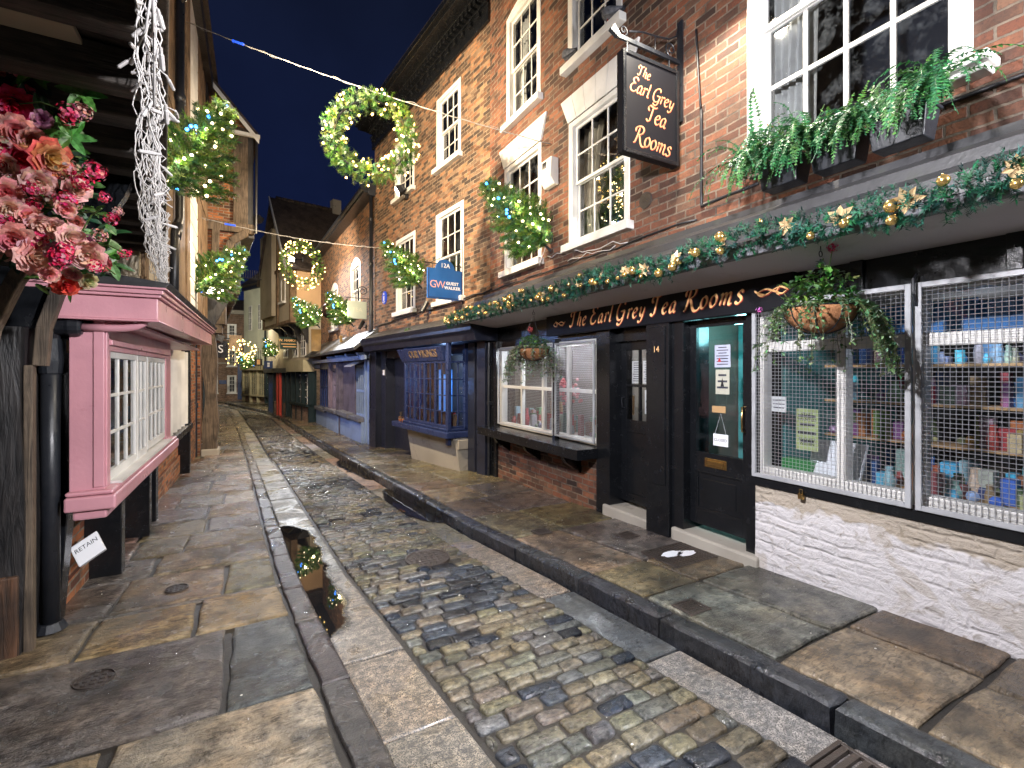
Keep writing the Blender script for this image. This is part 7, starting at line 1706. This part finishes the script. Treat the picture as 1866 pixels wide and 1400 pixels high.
for i, (y0_, seed) in enumerate(((1.18, 1), (1.52, 2), (1.88, 3))):
    r = random.Random(seed); t = thing("window_trough", lab[i], "planter", (3.32, y0_, 2.775), 0, "black window troughs on the canopy")
    m = MB(); m.hexa([(-.07, .02, 0), (.07, .02, 0), (.07, .27, 0), (-.07, .27, 0)], [(-.09, 0, .17), (.09, 0, .17), (.09, .29, .17), (-.09, .29, .17)]); m.box(-.10, .10, -.01, .30, .17, .19); m.build("trough", M['dark_in'] if False else M['iron'], t, bev=.006)
    m = MB(); 
    for k in range(15): frond(m, (r.uniform(-.05, .05), r.uniform(.02, .27), .17), (r.uniform(-1, .6), r.uniform(-.9, .9), 1.3), r.uniform(.16, .32), 26, .030, (.10, .24, .05), r, .55)
    hang = ((-.02, .30),) if i == 1 else ((-.04, .29) if i == 0 else (-.03, .30),)
    ends = {0: (-.03,), 1: (-.02, .30), 2: (-.0, .32)}[i]
    for e in ends:
        for k in range(52): frond(m, (r.uniform(-.14, -.02), e + r.uniform(-.055, .055), .20), (r.uniform(-.45, .0), r.uniform(-.22, .22), .3), r.uniform(.22, .62 if i != 1 else .5), 22, .027, r.choice([(.04, .17, .06), (.06, .22, .09), (.10, .26, .08)]), r, 1.5)
    if i == 2:
        for k in range(9):
            p = Vector((r.uniform(-.03, .03), r.uniform(.1, .3), .17)); q = p + Vector((r.uniform(-.15, .05), r.uniform(-.1, .2), r.uniform(.2, .38))); m.cur = (.14, .09, .05); m.tube([p, (p + q) / 2 + Vector((.01, .02, 0)), q], .002, 3)
            for w_ in range(9): leaf(m, p.lerp(q, r.uniform(.4, 1)), (r.uniform(-1, 1), r.uniform(-1, 1), r.uniform(-.2, 1)), (0, 0, 1), .028, .012, r.choice([(.35, .26, .06), (.40, .22, .10), (.22, .25, .06)]))
    m.build("fern", M['leaf'], t)
# ---- weeds on the blue shop canopy
t = thing("weed_tuft", "tuft of grass growing on the dark canopy edge left of the garland", "weed", A2.w(2.6, .30, 2.36), A2.rot)
m = MB(); r = random.Random(2)
for k in range(16): m.cur = (.10, .2, .06); p = Vector((r.uniform(-.05, .05), 0, 0)); m.tube([p, p + Vector((r.uniform(-.05, .05), .12, .02)), p + Vector((r.uniform(-.1, .1), .22, -.15))], [.004, .003, .001], 3)
m.build("grass", M['leaf'], t)
floodlight("wall_floodlight", "grey floodlight on an iron arm above the tea room hanging sign", (2.98, 2.72, 4.72), (1.9, 2.2, 0.0), (3.60, 2.5, 4.80), 230, (1, .90, .74), 2.95, .3, .04)
floodlight("wall_floodlight", "floodlight high on the timber house lighting the brick houses across the street", (-.60, 6.35, 5.7), (3.4, 9.2, 4.2), (-.97, 6.35, 5.7), 2600, (1, .80, .55), 2.3, .8)
floodlight("wall_floodlight", "floodlight on the near jetty face lighting the tea room front", (-.12, 1.3, 3.02), (3.5, 2.9, 1.4), (-.20, 1.3, 3.1), 1000, (.97, .95, 1.0), 2.3, .6, .12)
floodlight("wall_floodlight", "added floodlight on the tea room wall behind the camera lighting the near pavement", (3.2, -2.4, 3.3), (-.6, 4.0, 1.2), (3.6, -2.4, 3.4), 1900, (.97, .96, 1.0), 2.0, .6, .1)  # unseen lamp added as fill for the near pavement, bay and flowers
floodlight("wall_floodlight", "floodlight on the mottled brick house lighting the left side", (2.9, 10.8, 5.6), (-1.0, 11.8, 3.2), (3.15, 10.9, 5.6), 1300, (1, .80, .56), 2.3, .8, .08)
floodlight("wall_floodlight", "added floodlight on the jettied timber house lighting the arched windows opposite", (.15, 15.5, 5.8), (2.8, 18.5, 3.2), (-.15, 15.5, 5.8), 1700, (1, .84, .62), 2.5, .8, .1)  # lamp added to brighten the arched and plastered houses
floodlight("wall_floodlight", "added floodlight lighting the white houses and the far bend", (-1.0, 27.5, 6.5), (1.2, 36, 2.5), (-2.4, 27.5, 6.6), 2600, (1, .92, .74), 2.6, .8, .1)  # lamp added to brighten the far end of the street
floodlight("shop_uplight", "small blue light over the left shopfront colouring the blue shop opposite", (-.85, 12.7, 3.3), (3.0, 10.6, .9), (-1.0, 12.7, 3.3), 230, (.18, .40, 1.0), 2.2, .7, .08)
floodlight("shop_uplight", "small cool light under the timber house jetty colouring the arched house shops", (-.75, 14.6, 2.3), (2.6, 16.5, .8), (-1.0, 14.6, 2.3), 300, (.35, .50, 1.0), 2.2, .7, .08)
ph = at(531, 473, t=19.4); floodlight("wall_floodlight", "bright floodlight beside the second wreath shining down the street toward the camera", ph, (.3, 8.5, -.4), ph + Vector((.45, .3, .1)), 1500, (.90, .94, 1.0), 1.0, .6, .12)
# lamps inside the shops
tr = bpy.data.objects["tea_room_building"]
glow(tr, (1.3, -.75, 1.75), 4.5, (.75, .85, 1.0), .15); glow(tr, (-.8, -.75, 1.75), 4.5, (.75, .85, 1.0), .15); glow(tr, (2.85, -.5, 1.85), 13, (.35, .95, 1.0), .12)
glow(tr, (5.7, -.55, 1.85), 75, (.9, .95, 1.0), .15); glow(tr, (3.9, -.9, 1.7), 3, (1, .8, .7), .1)
ps = bpy.data.objects["pink_shop_building"]; glow(ps, (-.4, 1.5, 1.6), 4, (.6, .7, 1), .1)
gb_ = bpy.data.objects["georgian_brick_house"]; glow(gb_, (1.8, -.1, 1.75), 6, (.35, .55, 1), .1); glow(gb_, (1.6, -.1, 1.2), 5, (.2, .4, 1), .05)
